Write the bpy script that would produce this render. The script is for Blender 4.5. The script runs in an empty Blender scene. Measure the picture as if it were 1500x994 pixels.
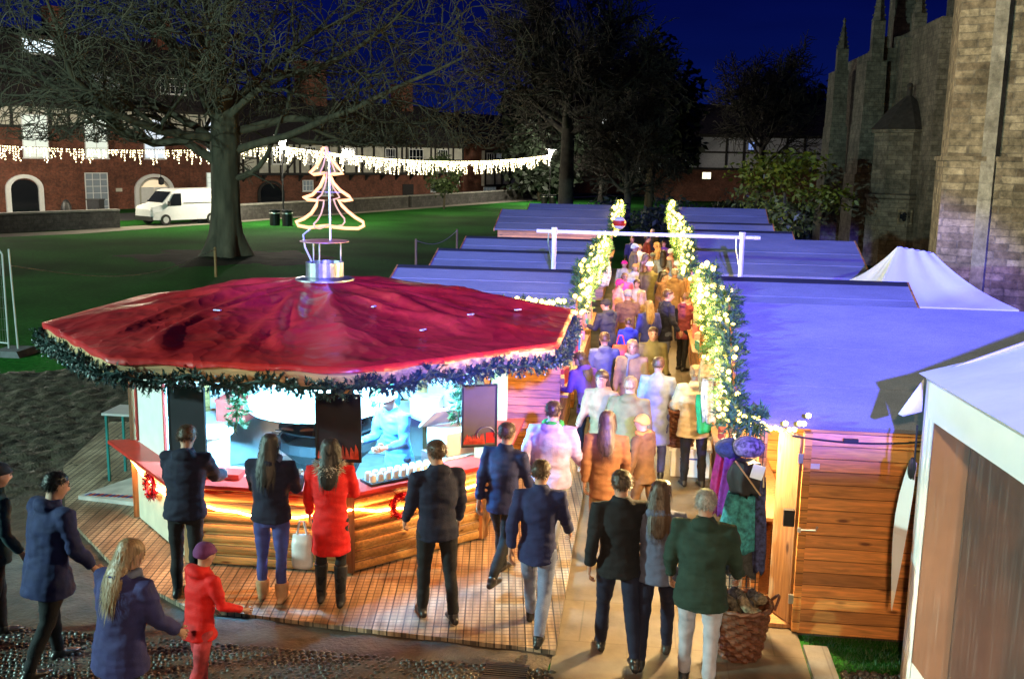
import bpy, bmesh, math, random
from mathutils import Vector, Matrix, Quaternion, noise
R = math.radians
PI = math.pi
random.seed(7)
sc = bpy.context.scene
col = sc.collection

# ------------------------------------------------------------------ materials
MATS = {}

def nt(name):
    m = bpy.data.materials.new(name)
    m.use_nodes = True
    b = m.node_tree.nodes['Principled BSDF']
    return m, m.node_tree, b

def mat(name, c, rough=0.6, metal=0.0, var=0.25, scale=6.0, bump=0.0, bscale=40.0, spec=0.5, stretch=(1, 1, 1), trans=0.0, sheen=0.0):
    """plain material with noise variation of its own colour and optional bump"""
    if name in MATS:
        return MATS[name]
    m, t, b = nt(name)
    N, L = t.nodes, t.links
    b.inputs['Roughness'].default_value = rough
    b.inputs['Metallic'].default_value = metal
    b.inputs['Specular IOR Level'].default_value = spec
    if sheen:
        b.inputs['Sheen Weight'].default_value = sheen
    tc = N.new('ShaderNodeTexCoord')
    mp = N.new('ShaderNodeMapping')
    mp.inputs['Scale'].default_value = stretch
    L.new(tc.outputs['Object'], mp.inputs[0])
    nz = N.new('ShaderNodeTexNoise')
    nz.inputs['Scale'].default_value = scale
    nz.inputs['Detail'].default_value = 6
    L.new(mp.outputs[0], nz.inputs['Vector'])
    rp = N.new('ShaderNodeValToRGB')
    rp.color_ramp.elements[0].position = 0.3
    rp.color_ramp.elements[1].position = 0.7
    rp.color_ramp.elements[0].color = [max(0, x * (1 - var)) for x in c] + [1]
    rp.color_ramp.elements[1].color = [min(1, x * (1 + var)) for x in c] + [1]
    L.new(nz.outputs['Fac'], rp.inputs[0])
    L.new(rp.outputs[0], b.inputs['Base Color'])
    if bump:
        n2 = N.new('ShaderNodeTexNoise')
        n2.inputs['Scale'].default_value = bscale
        n2.inputs['Detail'].default_value = 5
        L.new(mp.outputs[0], n2.inputs['Vector'])
        bp = N.new('ShaderNodeBump')
        bp.inputs['Strength'].default_value = bump
        bp.inputs['Distance'].default_value = 0.02
        L.new(n2.outputs['Fac'], bp.inputs['Height'])
        L.new(bp.outputs[0], b.inputs['Normal'])
    MATS[name] = m
    return m

def emit(name, c, strength, sample=True):
    if name in MATS:
        return MATS[name]
    m, t, b = nt(name)
    b.inputs['Base Color'].default_value = (c[0] * .3, c[1] * .3, c[2] * .3, 1)
    b.inputs['Emission Color'].default_value = (*c, 1)
    b.inputs['Emission Strength'].default_value = strength
    if not sample:
        m.cycles.emission_sampling = 'NONE'
    MATS[name] = m
    return m

def wood(name, c, axis='X', rough=0.55, knots=True, contrast=0.35, plank=0.0):
    """timber with grain stretched along an axis, knots, plank-to-plank tone change"""
    if name in MATS:
        return MATS[name]
    m, t, b = nt(name)
    N, L = t.nodes, t.links
    b.inputs['Roughness'].default_value = rough
    tc = N.new('ShaderNodeTexCoord')
    mp = N.new('ShaderNodeMapping')
    s = {'X': (1.2, 14, 14), 'Y': (14, 1.2, 14), 'Z': (14, 14, 1.2)}[axis]
    mp.inputs['Scale'].default_value = s
    L.new(tc.outputs['Object'], mp.inputs[0])
    nz = N.new('ShaderNodeTexNoise')
    nz.inputs['Scale'].default_value = 2.2
    nz.inputs['Detail'].default_value = 8
    nz.inputs['Distortion'].default_value = 0.8
    L.new(mp.outputs[0], nz.inputs['Vector'])
    rp = N.new('ShaderNodeValToRGB')
    rp.color_ramp.elements[0].position = 0.3
    rp.color_ramp.elements[1].position = 0.72
    rp.color_ramp.elements[0].color = [x * (1 - contrast) for x in c] + [1]
    rp.color_ramp.elements[1].color = [min(1, x * (1 + contrast)) for x in c] + [1]
    L.new(nz.outputs['Fac'], rp.inputs[0])
    out = rp.outputs[0]
    if plank:
        sx = N.new('ShaderNodeSeparateXYZ')
        L.new(tc.outputs['Object'], sx.inputs[0])
        dv = N.new('ShaderNodeMath'); dv.operation = 'DIVIDE'; dv.inputs[1].default_value = plank
        L.new(sx.outputs['Z'], dv.inputs[0])
        fl = N.new('ShaderNodeMath'); fl.operation = 'FLOOR'
        L.new(dv.outputs[0], fl.inputs[0])
        wn = N.new('ShaderNodeTexWhiteNoise'); wn.noise_dimensions = '1D'
        L.new(fl.outputs[0], wn.inputs['W'])
        mr = N.new('ShaderNodeMapRange'); mr.inputs[3].default_value = 0.6; mr.inputs[4].default_value = 1.25
        L.new(wn.outputs['Value'], mr.inputs[0])
        fr = N.new('ShaderNodeMath'); fr.operation = 'FRACT'; L.new(dv.outputs[0], fr.inputs[0])
        gv = N.new('ShaderNodeMath'); gv.operation = 'GREATER_THAN'; gv.inputs[1].default_value = .06; L.new(fr.outputs[0], gv.inputs[0])
        gm = N.new('ShaderNodeMapRange'); gm.inputs[3].default_value = .18; L.new(gv.outputs[0], gm.inputs[0])
        mg = N.new('ShaderNodeMath'); mg.operation = 'MULTIPLY'; L.new(mr.outputs[0], mg.inputs[0]); L.new(gm.outputs[0], mg.inputs[1])
        mx = N.new('ShaderNodeMix'); mx.data_type = 'RGBA'; mx.blend_type = 'MULTIPLY'
        mx.inputs[0].default_value = 1
        L.new(out, mx.inputs[6]); L.new(mg.outputs[0], mx.inputs[7])
        out = mx.outputs[2]
    if knots:
        m2 = N.new('ShaderNodeMapping')
        k = {'X': (2.2, 6, 8), 'Y': (6, 2.2, 8), 'Z': (6, 6, 2.2)}[axis]
        m2.inputs['Scale'].default_value = k
        L.new(tc.outputs['Object'], m2.inputs[0])
        vo = N.new('ShaderNodeTexVoronoi'); vo.inputs['Scale'].default_value = 0.9
        vo.inputs['Randomness'].default_value = 1
        L.new(m2.outputs[0], vo.inputs['Vector'])
        kr = N.new('ShaderNodeValToRGB')
        kr.color_ramp.elements[0].position = 0.06
        kr.color_ramp.elements[1].position = 0.16
        kr.color_ramp.elements[0].color = (0.16, 0.08, 0.05, 1)
        kr.color_ramp.elements[1].color = (1, 1, 1, 1)
        L.new(vo.outputs['Distance'], kr.inputs[0])
        mx = N.new('ShaderNodeMix'); mx.data_type = 'RGBA'; mx.blend_type = 'MULTIPLY'
        mx.inputs[0].default_value = 0.9
        L.new(out, mx.inputs[6]); L.new(kr.outputs[0], mx.inputs[7])
        out = mx.outputs[2]
    L.new(out, b.inputs['Base Color'])
    bp = N.new('ShaderNodeBump'); bp.inputs['Strength'].default_value = 0.25; bp.inputs['Distance'].default_value = 0.01
    L.new(nz.outputs['Fac'], bp.inputs['Height']); L.new(bp.outputs[0], b.inputs['Normal'])
    MATS[name] = m
    return m

def masonry(name, c1, c2, mortar, w, h, msize, rough=0.85, mix=0.5, dirt=0.5, diag=False, bump=0.5):
    """bricks or stone blocks on vertical faces: u = x (or x+y), v = z"""
    if name in MATS:
        return MATS[name]
    m, t, b = nt(name)
    N, L = t.nodes, t.links
    b.inputs['Roughness'].default_value = rough
    tc = N.new('ShaderNodeTexCoord')
    sx = N.new('ShaderNodeSeparateXYZ'); L.new(tc.outputs['Object'], sx.inputs[0])
    ad = N.new('ShaderNodeMath'); ad.operation = 'ADD'
    L.new(sx.outputs['X'], ad.inputs[0]); L.new(sx.outputs['Y'], ad.inputs[1])
    cb = N.new('ShaderNodeCombineXYZ')
    L.new(ad.outputs[0], cb.inputs['X']); L.new(sx.outputs['Z'], cb.inputs['Y'])
    br = N.new('ShaderNodeTexBrick')
    br.inputs['Color1'].default_value = (*c1, 1); br.inputs['Color2'].default_value = (*c2, 1)
    br.inputs['Mortar'].default_value = (*mortar, 1)
    br.inputs['Scale'].default_value = 1
    br.inputs['Brick Width'].default_value = w; br.inputs['Row Height'].default_value = h
    br.inputs['Mortar Size'].default_value = msize
    br.inputs['Bias'].default_value = mix - 0.5
    dn = N.new('ShaderNodeTexNoise'); dn.inputs['Scale'].default_value = 2.5; dn.inputs['Detail'].default_value = 4
    L.new(tc.outputs['Object'], dn.inputs['Vector'])
    dm = N.new('ShaderNodeMix'); dm.data_type = 'VECTOR'; dm.inputs[0].default_value = 1
    dv_ = N.new('ShaderNodeVectorMath'); dv_.operation = 'SCALE'; dv_.inputs['Scale'].default_value = h * .35
    L.new(dn.outputs['Color'], dv_.inputs[0])
    da = N.new('ShaderNodeVectorMath'); da.operation = 'ADD'; L.new(cb.outputs[0], da.inputs[0]); L.new(dv_.outputs[0], da.inputs[1])
    L.new(da.outputs[0], br.inputs['Vector'])
    nz = N.new('ShaderNodeTexNoise'); nz.inputs['Scale'].default_value = 0.9; nz.inputs['Detail'].default_value = 9
    nz.inputs['Roughness'].default_value = 0.7
    L.new(tc.outputs['Object'], nz.inputs['Vector'])
    rp = N.new('ShaderNodeValToRGB')
    rp.color_ramp.elements[0].position = 0.35; rp.color_ramp.elements[1].position = 0.65
    rp.color_ramp.elements[0].color = (1 - dirt, 1 - dirt, 1 - dirt * 1.05, 1); rp.color_ramp.elements[1].color = (1.15, 1.15, 1.15, 1)
    L.new(nz.outputs['Fac'], rp.inputs[0])
    mx = N.new('ShaderNodeMix'); mx.data_type = 'RGBA'; mx.blend_type = 'MULTIPLY'; mx.inputs[0].default_value = 1
    L.new(br.outputs['Color'], mx.inputs[6]); L.new(rp.outputs[0], mx.inputs[7])
    n5 = N.new('ShaderNodeTexNoise'); n5.inputs['Scale'].default_value = 5; n5.inputs['Detail'].default_value = 7; n5.inputs['Roughness'].default_value = .7
    L.new(tc.outputs['Object'], n5.inputs['Vector'])
    r5 = N.new('ShaderNodeMapRange'); r5.inputs[1].default_value = .3; r5.inputs[2].default_value = .7; r5.inputs[3].default_value = 1 - dirt; r5.inputs[4].default_value = 1.3
    L.new(n5.outputs['Fac'], r5.inputs[0])
    m5 = N.new('ShaderNodeMix'); m5.data_type = 'RGBA'; m5.blend_type = 'MULTIPLY'; m5.inputs[0].default_value = 1
    L.new(mx.outputs[2], m5.inputs[6]); L.new(r5.outputs[0], m5.inputs[7])
    L.new(m5.outputs[2], b.inputs['Base Color'])
    ma = N.new('ShaderNodeMath'); ma.operation = 'ADD'
    L.new(br.outputs['Fac'], ma.inputs[0])
    n2 = N.new('ShaderNodeTexNoise'); n2.inputs['Scale'].default_value = 14; n2.inputs['Detail'].default_value = 6
    L.new(tc.outputs['Object'], n2.inputs['Vector'])
    mu = N.new('ShaderNodeMath'); mu.operation = 'MULTIPLY'; mu.inputs[1].default_value = -0.8
    L.new(n2.outputs['Fac'], mu.inputs[0]); L.new(mu.outputs[0], ma.inputs[1])
    bp = N.new('ShaderNodeBump'); bp.invert = True; bp.inputs['Strength'].default_value = bump; bp.inputs['Distance'].default_value = 0.03
    L.new(ma.outputs[0], bp.inputs['Height']); L.new(bp.outputs[0], b.inputs['Normal'])
    MATS[name] = m
    return m

# ------------------------------------------------------------------ mesh helpers
class MB:
    def __init__(s):
        s.v = []; s.f = []; s.mi = []
        s.cur = 0
    def _add(s, vs, fs):
        o = len(s.v)
        s.v.extend([tuple(p) for p in vs])
        for f in fs:
            s.f.append(tuple(i + o for i in f)); s.mi.append(s.cur)
    def quad(s, a, b, c, d): s._add([a, b, c, d], [(0, 1, 2, 3)])
    def poly(s, pts): s._add(pts, [tuple(range(len(pts)))])
    def box(s, c, d, rz=0, rx=0, ry=0):
        M = Matrix.Translation(c) @ Matrix.Rotation(rz, 4, 'Z') @ Matrix.Rotation(ry, 4, 'Y') @ Matrix.Rotation(rx, 4, 'X')
        x, y, z = d[0] / 2, d[1] / 2, d[2] / 2
        vs = [M @ Vector(p) for p in ((-x, -y, -z), (x, -y, -z), (x, y, -z), (-x, y, -z), (-x, -y, z), (x, -y, z), (x, y, z), (-x, y, z))]
        s._add(vs, [(0, 3, 2, 1), (4, 5, 6, 7), (0, 1, 5, 4), (1, 2, 6, 5), (2, 3, 7, 6), (3, 0, 4, 7)])
    def b2(s, x0, x1, y0, y1, z0, z1): s.box(((x0 + x1) / 2, (y0 + y1) / 2, (z0 + z1) / 2), (x1 - x0, y1 - y0, z1 - z0))
    def prism(s, pts, off):
        """closed polygon pts extruded by vector off"""
        n = len(pts); off = Vector(off)
        a = [Vector(p) for p in pts]; b = [p + off for p in a]
        fs = [tuple(reversed(range(n))), tuple(range(n, 2 * n))]
        for i in range(n):
            j = (i + 1) % n
            fs.append((i, j, n + j, n + i))
        s._add(a + b, fs)
    def tube(s, pts, r, n=8, cap=True, flat=1.0):
        pts = [Vector(p) for p in pts]
        m = len(pts)
        rs = r if isinstance(r, (list, tuple)) else [r] * m
        d0 = (pts[1] - pts[0]).normalized()
        up = Vector((0, 0, 1)) if abs(d0.z) < 0.9 else Vector((1, 0, 0))
        a = d0.cross(up).normalized()
        vs = []
        for i in range(m):
            d = (pts[min(i + 1, m - 1)] - pts[max(i - 1, 0)])
            d = d.normalized() if d.length > 1e-9 else d0
            a = (a - d * a.dot(d))
            a = a.normalized() if a.length > 1e-6 else d.orthogonal().normalized()
            b = d.cross(a)
            for k in range(n):
                t = 2 * PI * k / n
                vs.append(pts[i] + (a * math.cos(t) + b * math.sin(t) * flat) * rs[i])
        fs = []
        for i in range(m - 1):
            for k in range(n):
                k2 = (k + 1) % n
                fs.append((i * n + k, i * n + k2, (i + 1) * n + k2, (i + 1) * n + k))
        if cap:
            fs.append(tuple(reversed(range(n)))); fs.append(tuple(range((m - 1) * n, m * n)))
        s._add(vs, fs)
    def loft(s, secs, n=16):
        """secs: (centre Vector, half-axis u Vector, half-axis v Vector)"""
        vs = []
        for c, u, v in secs:
            for k in range(n):
                t = 2 * PI * k / n
                vs.append(Vector(c) + Vector(u) * math.cos(t) + Vector(v) * math.sin(t))
        fs = []
        for i in range(len(secs) - 1):
            for k in range(n):
                k2 = (k + 1) % n
                fs.append((i * n + k, i * n + k2, (i + 1) * n + k2, (i + 1) * n + k))
        fs.append(tuple(reversed(range(n)))); fs.append(tuple(range((len(secs) - 1) * n, len(secs) * n)))
        s._add(vs, fs)
    def lathe(s, c, prof, n=24):
        s.loft([(Vector(c) + Vector((0, 0, z)), Vector((r, 0, 0)), Vector((0, r, 0))) for r, z in prof], n)
    def ball(s, c, r, nu=10, nv=7):
        c = Vector(c); rr = r if isinstance(r, (tuple, list)) else (r, r, r)
        s.loft([(c + Vector((0, 0, -rr[2] * math.cos(PI * (i + .12) / (nv + .24)))),
                 Vector((rr[0] * math.sin(PI * (i + .12) / (nv + .24)), 0, 0)),
                 Vector((0, rr[1] * math.sin(PI * (i + .12) / (nv + .24)), 0))) for i in range(nv + 1)], nu)
    def build(s, name, m, parent=None, origin=None, smooth=False):
        o_ = Vector(origin) if origin is not None else (W(parent) if parent else Vector((0, 0, 0)))
        me = bpy.data.meshes.new(name)
        me.from_pydata([(p[0] - o_.x, p[1] - o_.y, p[2] - o_.z) for p in s.v], [], s.f)
        for mm in (m if isinstance(m, (list, tuple)) else [m]):
            me.materials.append(mm)
        if max(s.mi, default=0) > 0:
            me.polygons.foreach_set('material_index', s.mi)
        if smooth:
            me.polygons.foreach_set('use_smooth', [True] * len(s.f))
        me.update()
        ob = bpy.data.objects.new(name, me)
        col.objects.link(ob)
        if parent:
            ob.parent = parent
        else:
            ob.location = o_
        return ob

def W(o):
    v = Vector((0, 0, 0))
    while o:
        v += o.location; o = o.parent
    return v

def tag(o, label=None, cat=None, group=None, kind=None):
    if label: o['label'] = label
    if cat: o['category'] = cat
    if group: o['group'] = group
    if kind: o['kind'] = kind
    return o

def thing(name, label, cat, loc=(0, 0, 0), rz=0, group=None):
    o = bpy.data.objects.new(name, None)
    o.empty_display_size = 0.1
    col.objects.link(o)
    o.location = loc; o.rotation_euler = (0, 0, rz)
    return tag(o, label, cat, group)

LO = (0, 0, 0)   # origin for parts of rotated things (built in local coordinates)

# ------------------------------------------------------------------ people
def remesh(mb, voxel, smooth=2, wrinkle=0.0, seed=0):
    me = bpy.data.meshes.new('tmp')
    me.from_pydata(mb.v, [], mb.f)
    ob = bpy.data.objects.new('tmp', me)
    col.objects.link(ob)
    md = ob.modifiers.new('r', 'REMESH'); md.mode = 'VOXEL'; md.voxel_size = voxel
    dg = bpy.context.evaluated_depsgraph_get()
    m2 = bpy.data.meshes.new_from_object(ob.evaluated_get(dg))
    bpy.data.objects.remove(ob); bpy.data.meshes.remove(me)
    bm = bmesh.new(); bm.from_mesh(m2)
    for _ in range(smooth):
        bmesh.ops.smooth_vert(bm, verts=bm.verts, factor=0.5, use_axis_x=True, use_axis_y=True, use_axis_z=True)
    bm.normal_update()
    if wrinkle:
        off = Vector((seed * 3.1, seed * 1.7, seed))
        for v in bm.verts:
            p = v.co
            q = Vector((p.x * 5, p.y * 5, p.z * 11)) + off
            d = noise.noise(q) * 0.7 + noise.noise(q * 2.3) * 0.4
            v.co = p + v.normal * d * wrinkle
    r = MB()
    r.v = [tuple(v.co) for v in bm.verts]
    bm.verts.index_update()
    r.f = [tuple(v.index for v in f.verts) for f in bm.faces]; r.mi = [0] * len(r.f)
    bm.free(); bpy.data.meshes.remove(m2)
    return r

SKIN = mat('skin', (0.42, 0.23, 0.16), 0.5, var=0.1)
SKIN2 = mat('skin_dark', (0.22, 0.11, 0.07), 0.5, var=0.1)
EYE = mat('eye_dark', (0.02, 0.015, 0.012), 0.25, var=0)
LIP = mat('lip', (0.3, 0.09, 0.08), 0.5, var=0.1)
def cloth(name, c, rough=0.8, var=0.22):
    return mat('cloth_' + name, c, rough, var=var, scale=9, bump=0.3, bscale=120, sheen=0.02, spec=0.25)

pn = 0
def person(label, x, y, H=1.72, face=0, coat=None, trousers=None, shoes=None, hair='short', hairm=None,
           legs=(0, 0, 0, 0), arms=((8, 8, 15), (8, 8, 15)), lean=0, head=(0, 0), hem=0.82, hood=None, scarf=None,
           wide=1.0, group=None, fine=False, boots=False, z=0.0, skin=None, hands=True, fur=None, puffy=1.0, bobble=False):
    global pn
    pn += 1
    s = H / 1.75
    skin = skin or SKIN
    t = thing('person', label, 'person', (x, y, z), R(face), group)
    vox = 0.014 if fine else 0.02
    V_ = Vector
    def rx(p, piv, deg):
        a = R(deg); d = V_(p) - V_(piv)
        return V_(piv) + V_((d.x, d.y * math.cos(a) - d.z * math.sin(a), d.y * math.sin(a) + d.z * math.cos(a)))
    hip0 = V_((0, 0, .93)) * s
    def up(p): return rx(V_(p) * s, hip0, -lean)
    w = wide
    # limbs
    hips, knees, ankles, toes = [], [], [], []
    low = 0
    for i, sx in enumerate((-1, 1)):
        hp = V_((sx * .095 * w, 0, .92)) * s
        kn = rx(hp + V_((sx * .01, 0, -.43)) * s, hp, legs[2 * i])
        an = rx(kn + V_((sx * .005, -.01, -.41)) * s, kn, legs[2 * i] - legs[2 * i + 1])
        hips.append(hp); knees.append(kn); ankles.append(an)
    lowest = min(a.z for a in ankles)
    dz = .085 * s - lowest
    shift = V_((0, 0, dz))
    hips = [p + shift for p in hips]; knees = [p + shift for p in knees]; ankles = [p + shift for p in ankles]
    hip0 = hip0 + shift
    U = lambda p: rx(V_(p) * s + shift, hip0, -lean)
    sh, el, wr = [], [], []
    for i, sx in enumerate((-1, 1)):
        a, b, e = arms[i]
        S_ = V_((sx * .19 * w, 0, 1.43))
        ab = R(b)
        E_ = S_ + V_((sx * math.sin(ab) * .29, 0, -math.cos(ab) * .29))
        E_ = rx(E_, S_, a)
        Fd = rx(V_((sx * math.sin(ab) * .3 - sx * (.25 * min(1, max(0, e - 40) / 60.)), 0, -math.cos(ab))), (0, 0, 0), a + e).normalized() * .25
        W_ = E_ + Fd
        sh.append(U(S_)); el.append(U(E_)); wr.append(U(W_))
    def headp(p):
        c = V_((0, .01, 1.52))
        q = V_(p) - c
        yw, pt = R(head[0]), R(-head[1])
        q = Matrix.Rotation(yw, 3, 'Z') @ (Matrix.Rotation(pt, 3, 'X') @ q)
        return U(q + c)
    hx = lambda v: (Matrix.Rotation(R(head[0]), 3, 'Z') @ V_(v)) * s
    # ---- body: one surface
    b = MB()
    def sec(mb, zc, ax, ay, yo=0):
        c = U((0, yo, zc)); u = V_((ax * w, 0, 0)) * s; v = (U((0, yo + ay, zc)) - c)
        return (c, u, v)
    b.loft([sec(b, .88, .13, .095), sec(b, .98, .145, .1), sec(b, 1.1, .125, .085), sec(b, 1.28, .145, .1), sec(b, 1.4, .15, .085), sec(b, 1.46, .09, .065), sec(b, 1.5, .058, .058, .005), sec(b, 1.58, .054, .056, .012)], 14)
    hc = headp((0, .02, 1.64))
    secs = []
    for zz, ax, ay, yo in ((1.525, .03, .03, .05), (1.545, .052, .06, .035), (1.58, .066, .082, .022), (1.62, .075, .095, .018), (1.66, .078, .1, .012), (1.70, .073, .094, .008), (1.73, .055, .07, .005), (1.748, .025, .03, .005)):
        c = headp((0, yo, zz)); secs.append((c, hx((ax, 0, 0)), headp((0, yo + ay, zz)) - c))
    b.loft(secs, 16)
    b.tube([headp((0, .108, 1.655)), headp((0, .128, 1.615)), headp((0, .112, 1.60))], [.009 * s, .017 * s, .013 * s], 6)
    for sx in (-1, 1):
        b.ball(headp((sx * .078, .0, 1.635)), (.014 * s, .022 * s, .033 * s), 8, 5)
    for i in range(2):
        sx = (-1, 1)[i]
        b.tube([hips[i] + V_((0, 0, .02)), knees[i], ankles[i]], [.075 * s, .052 * s, .036 * s], 10)
        b.tube([sh[i], el[i], wr[i]], [.046 * s, .036 * s, .027 * s], 10)
        fd = Matrix.Rotation(R(0), 3, 'Z') @ V_((0, 1, 0))
        b.tube([ankles[i] + V_((0, -.03, -.035)) * s, ankles[i] + V_((0, .15, -.05)) * s], [.035 * s, .03 * s], 8)
        # palm
        d = (wr[i] - el[i]).normalized()
        side = V_((sx, 0, 0)); side = (side - d * side.dot(d)).normalized()
        nrm = d.cross(side)
        b.loft([(wr[i] + d * k * s, nrm * wd * s, side * th * s) for k, wd, th in ((-.01, .026, .022), (.03, .036, .018), (.07, .041, .016), (.095, .038, .013))], 10)
    body = remesh(b, vox, 2)
    if hands:
        for i in range(2):
            sx = (-1, 1)[i]
            d = (wr[i] - el[i]).normalized()
            side = V_((sx, 0, 0)); side = (side - d * side.dot(d)).normalized()
            nrm = d.cross(side)
            inw = -side
            for k, (off, ln) in enumerate(((-.03, .062), (-.01, .075), (.01, .078), (.03, .07))):
                p0 = wr[i] + d * .08 * s + nrm * off * s
                p1 = p0 + (d * .55 + inw * .12) * ln * s
                p2 = p1 + (d * .35 + inw * .4) * ln * s
                p3 = p2 + (d * .05 + inw * .3) * ln * s
                body.tube([p0, p1, p2, p3], [.0095 * s, .009 * s, .0082 * s, .006 * s], 6)
            tn = nrm if nrm.y > 0 else -nrm
            p0 = wr[i] + d * .03 * s + tn * .028 * s
            body.tube([p0, p0 + (d * .025 + tn * .025 + inw * .01) * s, p0 + (d * .06 + tn * .03 + inw * .02) * s], [.012 * s, .011 * s, .008 * s], 6)
    body.cur = 1
    for sx in (-1, 1):
        body.ball(headp((sx * .031, .1, 1.648)), (.011 * s, .009 * s, .008 * s), 8, 5)
    body.cur = 2
    body.ball(headp((0, .1, 1.578)), (.023 * s, .011 * s, .007 * s), 8, 5)
    body.cur = 1
    for sx in (-1, 1):
        body.tube([headp((sx * .015, .108, 1.668)), headp((sx * .05, .094, 1.667))], .005 * s, 5)
    body.build('body', [skin, EYE, LIP], t, LO, True)
    # ---- jacket / coat
    c = MB()
    P = puffy
    hemz = hem
    S2 = [sec(c, 1.0, .17 * P, .125 * P), sec(c, 1.12, .165 * P, .125 * P), sec(c, 1.28, .185 * P, .14 * P), sec(c, 1.38, .19 * P, .125 * P), sec(c, 1.445, .155, .1), sec(c, 1.49, .085, .08, .0), sec(c, 1.53, .072, .075, .0)]
    if hemz < .95:
        n_ = 3 if hemz > .7 else 5
        pre = []
        for k in range(n_):
            f = k / n_
            zz = hemz + (1.0 - hemz) * f
            fl = (1 - f)
            legf = (knees[0].y + knees[1].y) / 2
            grow = 1.0 + .10 * fl * (1 if hemz > .7 else 1.7)
            cc = V_((0, 0, zz)) * s + shift
            cc.y += legf * fl * .45 * (.93 - hemz) / .45 if hemz < .9 else 0
            spread = abs(knees[0].y - knees[1].y) * .35 * fl * max(0, .95 - hemz) / .4
            if lean and zz > .93: cc = U((0, 0, zz))
            pre.append((cc, V_((.178 * w * grow * P, 0, 0)) * s, V_((0, .135 * grow * P * s + spread, 0))))
        S2 = pre + S2
    c.loft(S2, 18)
    for i in range(2):
        sx = (-1, 1)[i]
        inn = U((sx * .12 * w, 0, 1.42))
        mid = (sh[i] + el[i]) / 2
        c.tube([inn, sh[i], mid, el[i], (el[i] + wr[i]) / 2, wr[i] - (wr[i] - el[i]).normalized() * .01],
               [.068 * s * P, .074 * s * P, .066 * s * P, .06 * s * P, .055 * s * P, .046 * s * P], 10)
    if hood:
        c.ball(U((0, -.075, 1.47)), (.125 * s, .075 * s, .07 * s), 10, 7)
    cm = remesh(c, vox, 2, .020 if fine else .013, pn)
    ct = cm.build('coat' if hem < .7 else 'jacket', coat, t, LO, True)
    if fur:
        f = MB(); rnd = random.Random(pn)
        for k in range(520):
            a = rnd.uniform(0, 2 * PI); rr = rnd.uniform(.85, 1.1)
            p = U((math.cos(a) * .135 * rr, math.sin(a) * .115 * rr - .02, 1.49 + rnd.uniform(-.05, .05) - .05 * abs(math.sin(a))))
            dd = V_((math.cos(a), math.sin(a), rnd.uniform(-.6, .8))).normalized() * .05 * s + V_((rnd.uniform(-.02, .02), rnd.uniform(-.02, .02), 0))
            sd = dd.cross(V_((0, 0, 1))).normalized() * .008
            f._add([p - sd, p + sd, p + dd], [(0, 1, 2)])
        f.build('fur_trim', fur, ct, LO)
    if scarf:
        f = MB()
        pts = [U((math.cos(a) * .095, math.sin(a) * .095 - .002, 1.5 + .012 * math.sin(3 * a))) for a in [2 * PI * k / 14 for k in range(15)]]
        f.tube(pts, .038 * s, 8)
        f.tube([U((.04, .1, 1.49)), U((.05, .15, 1.35)), U((.06, .16, 1.15))], [.035 * s, .04 * s, .045 * s], 8, flat=.5)
        remesh(f, .016, 2, .006, pn).build('scarf', scarf, t, LO, True)
    # ---- trousers
    q = MB()
    q.loft([(V_((0, 0, .80)) * s + shift, V_((.14 * w, 0, 0)) * s, V_((0, .10, 0)) * s), (V_((0, 0, .92)) * s + shift, V_((.165 * w, 0, 0)) * s, V_((0, .12, 0)) * s), (U((0, 0, 1.02)), V_((.15 * w, 0, 0)) * s, V_((0, .11, 0)) * s)], 14)
    slim = .9 if boots else 1.0
    for i in range(2):
        kn, an = knees[i], ankles[i]
        md = (hips[i] + kn) / 2
        q.tube([hips[i] + V_((0, 0, .0)), md, kn, kn * .45 + an * .55 + V_((0, -.012, 0)), an + V_((0, 0, .0))],
               [.096 * s * w, .084 * s * w, .066 * s * slim, .062 * s * slim, .05 * s * slim], 12)
    remesh(q, vox, 2, .013, pn + 3).build('trousers', trousers, t, LO, True)
    # ---- shoes
    for i in range(2):
        g = MB(); an = ankles[i]
        tilt = V_((0, 0, 0))
        base = an + V_((0, 0, -.085 * s))
        toe = base + V_(((-1, 1)[i] * .02, .19, 0)) * s
        if toe.z < 0: pass
        g.loft([(base + V_((0, -.075, .03)) * s, V_((.03, 0, 0)) * s, V_((0, 0, .028)) * s), (base + V_((0, -.03, .045)) * s, V_((.042, 0, 0)) * s, V_((0, 0, .045)) * s),
                (base + V_((0, .06, .042)) * s, V_((.044, 0, 0)) * s, V_((0, 0, .042)) * s), (base + V_((0, .14, .03)) * s, V_((.046, 0, 0)) * s, V_((0, 0, .03)) * s), (base + V_((0, .2, .022)) * s, V_((.022, 0, 0)) * s, V_((0, 0, .02)) * s)], 12)
        top = an + (knees[i] - an).normalized() * ((.22 if boots == 'tall' else .13 if boots else .03) * s)
        if boots == 'tall': top = an + (knees[i] - an) * .85
        g.tube([an + V_((0, -.01, -.045)) * s, an, top], [.047 * s, (.066 if boots and boots != 'tall' else .052) * s, (.075 if boots else .045) * s], 12)
        rm = remesh(g, .012, 1)
        rm.v = [(p[0], p[1], max(p[2], -0.0)) for p in rm.v]
        rm.build('boot' if boots else 'shoe', shoes, t, LO, True)
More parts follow.
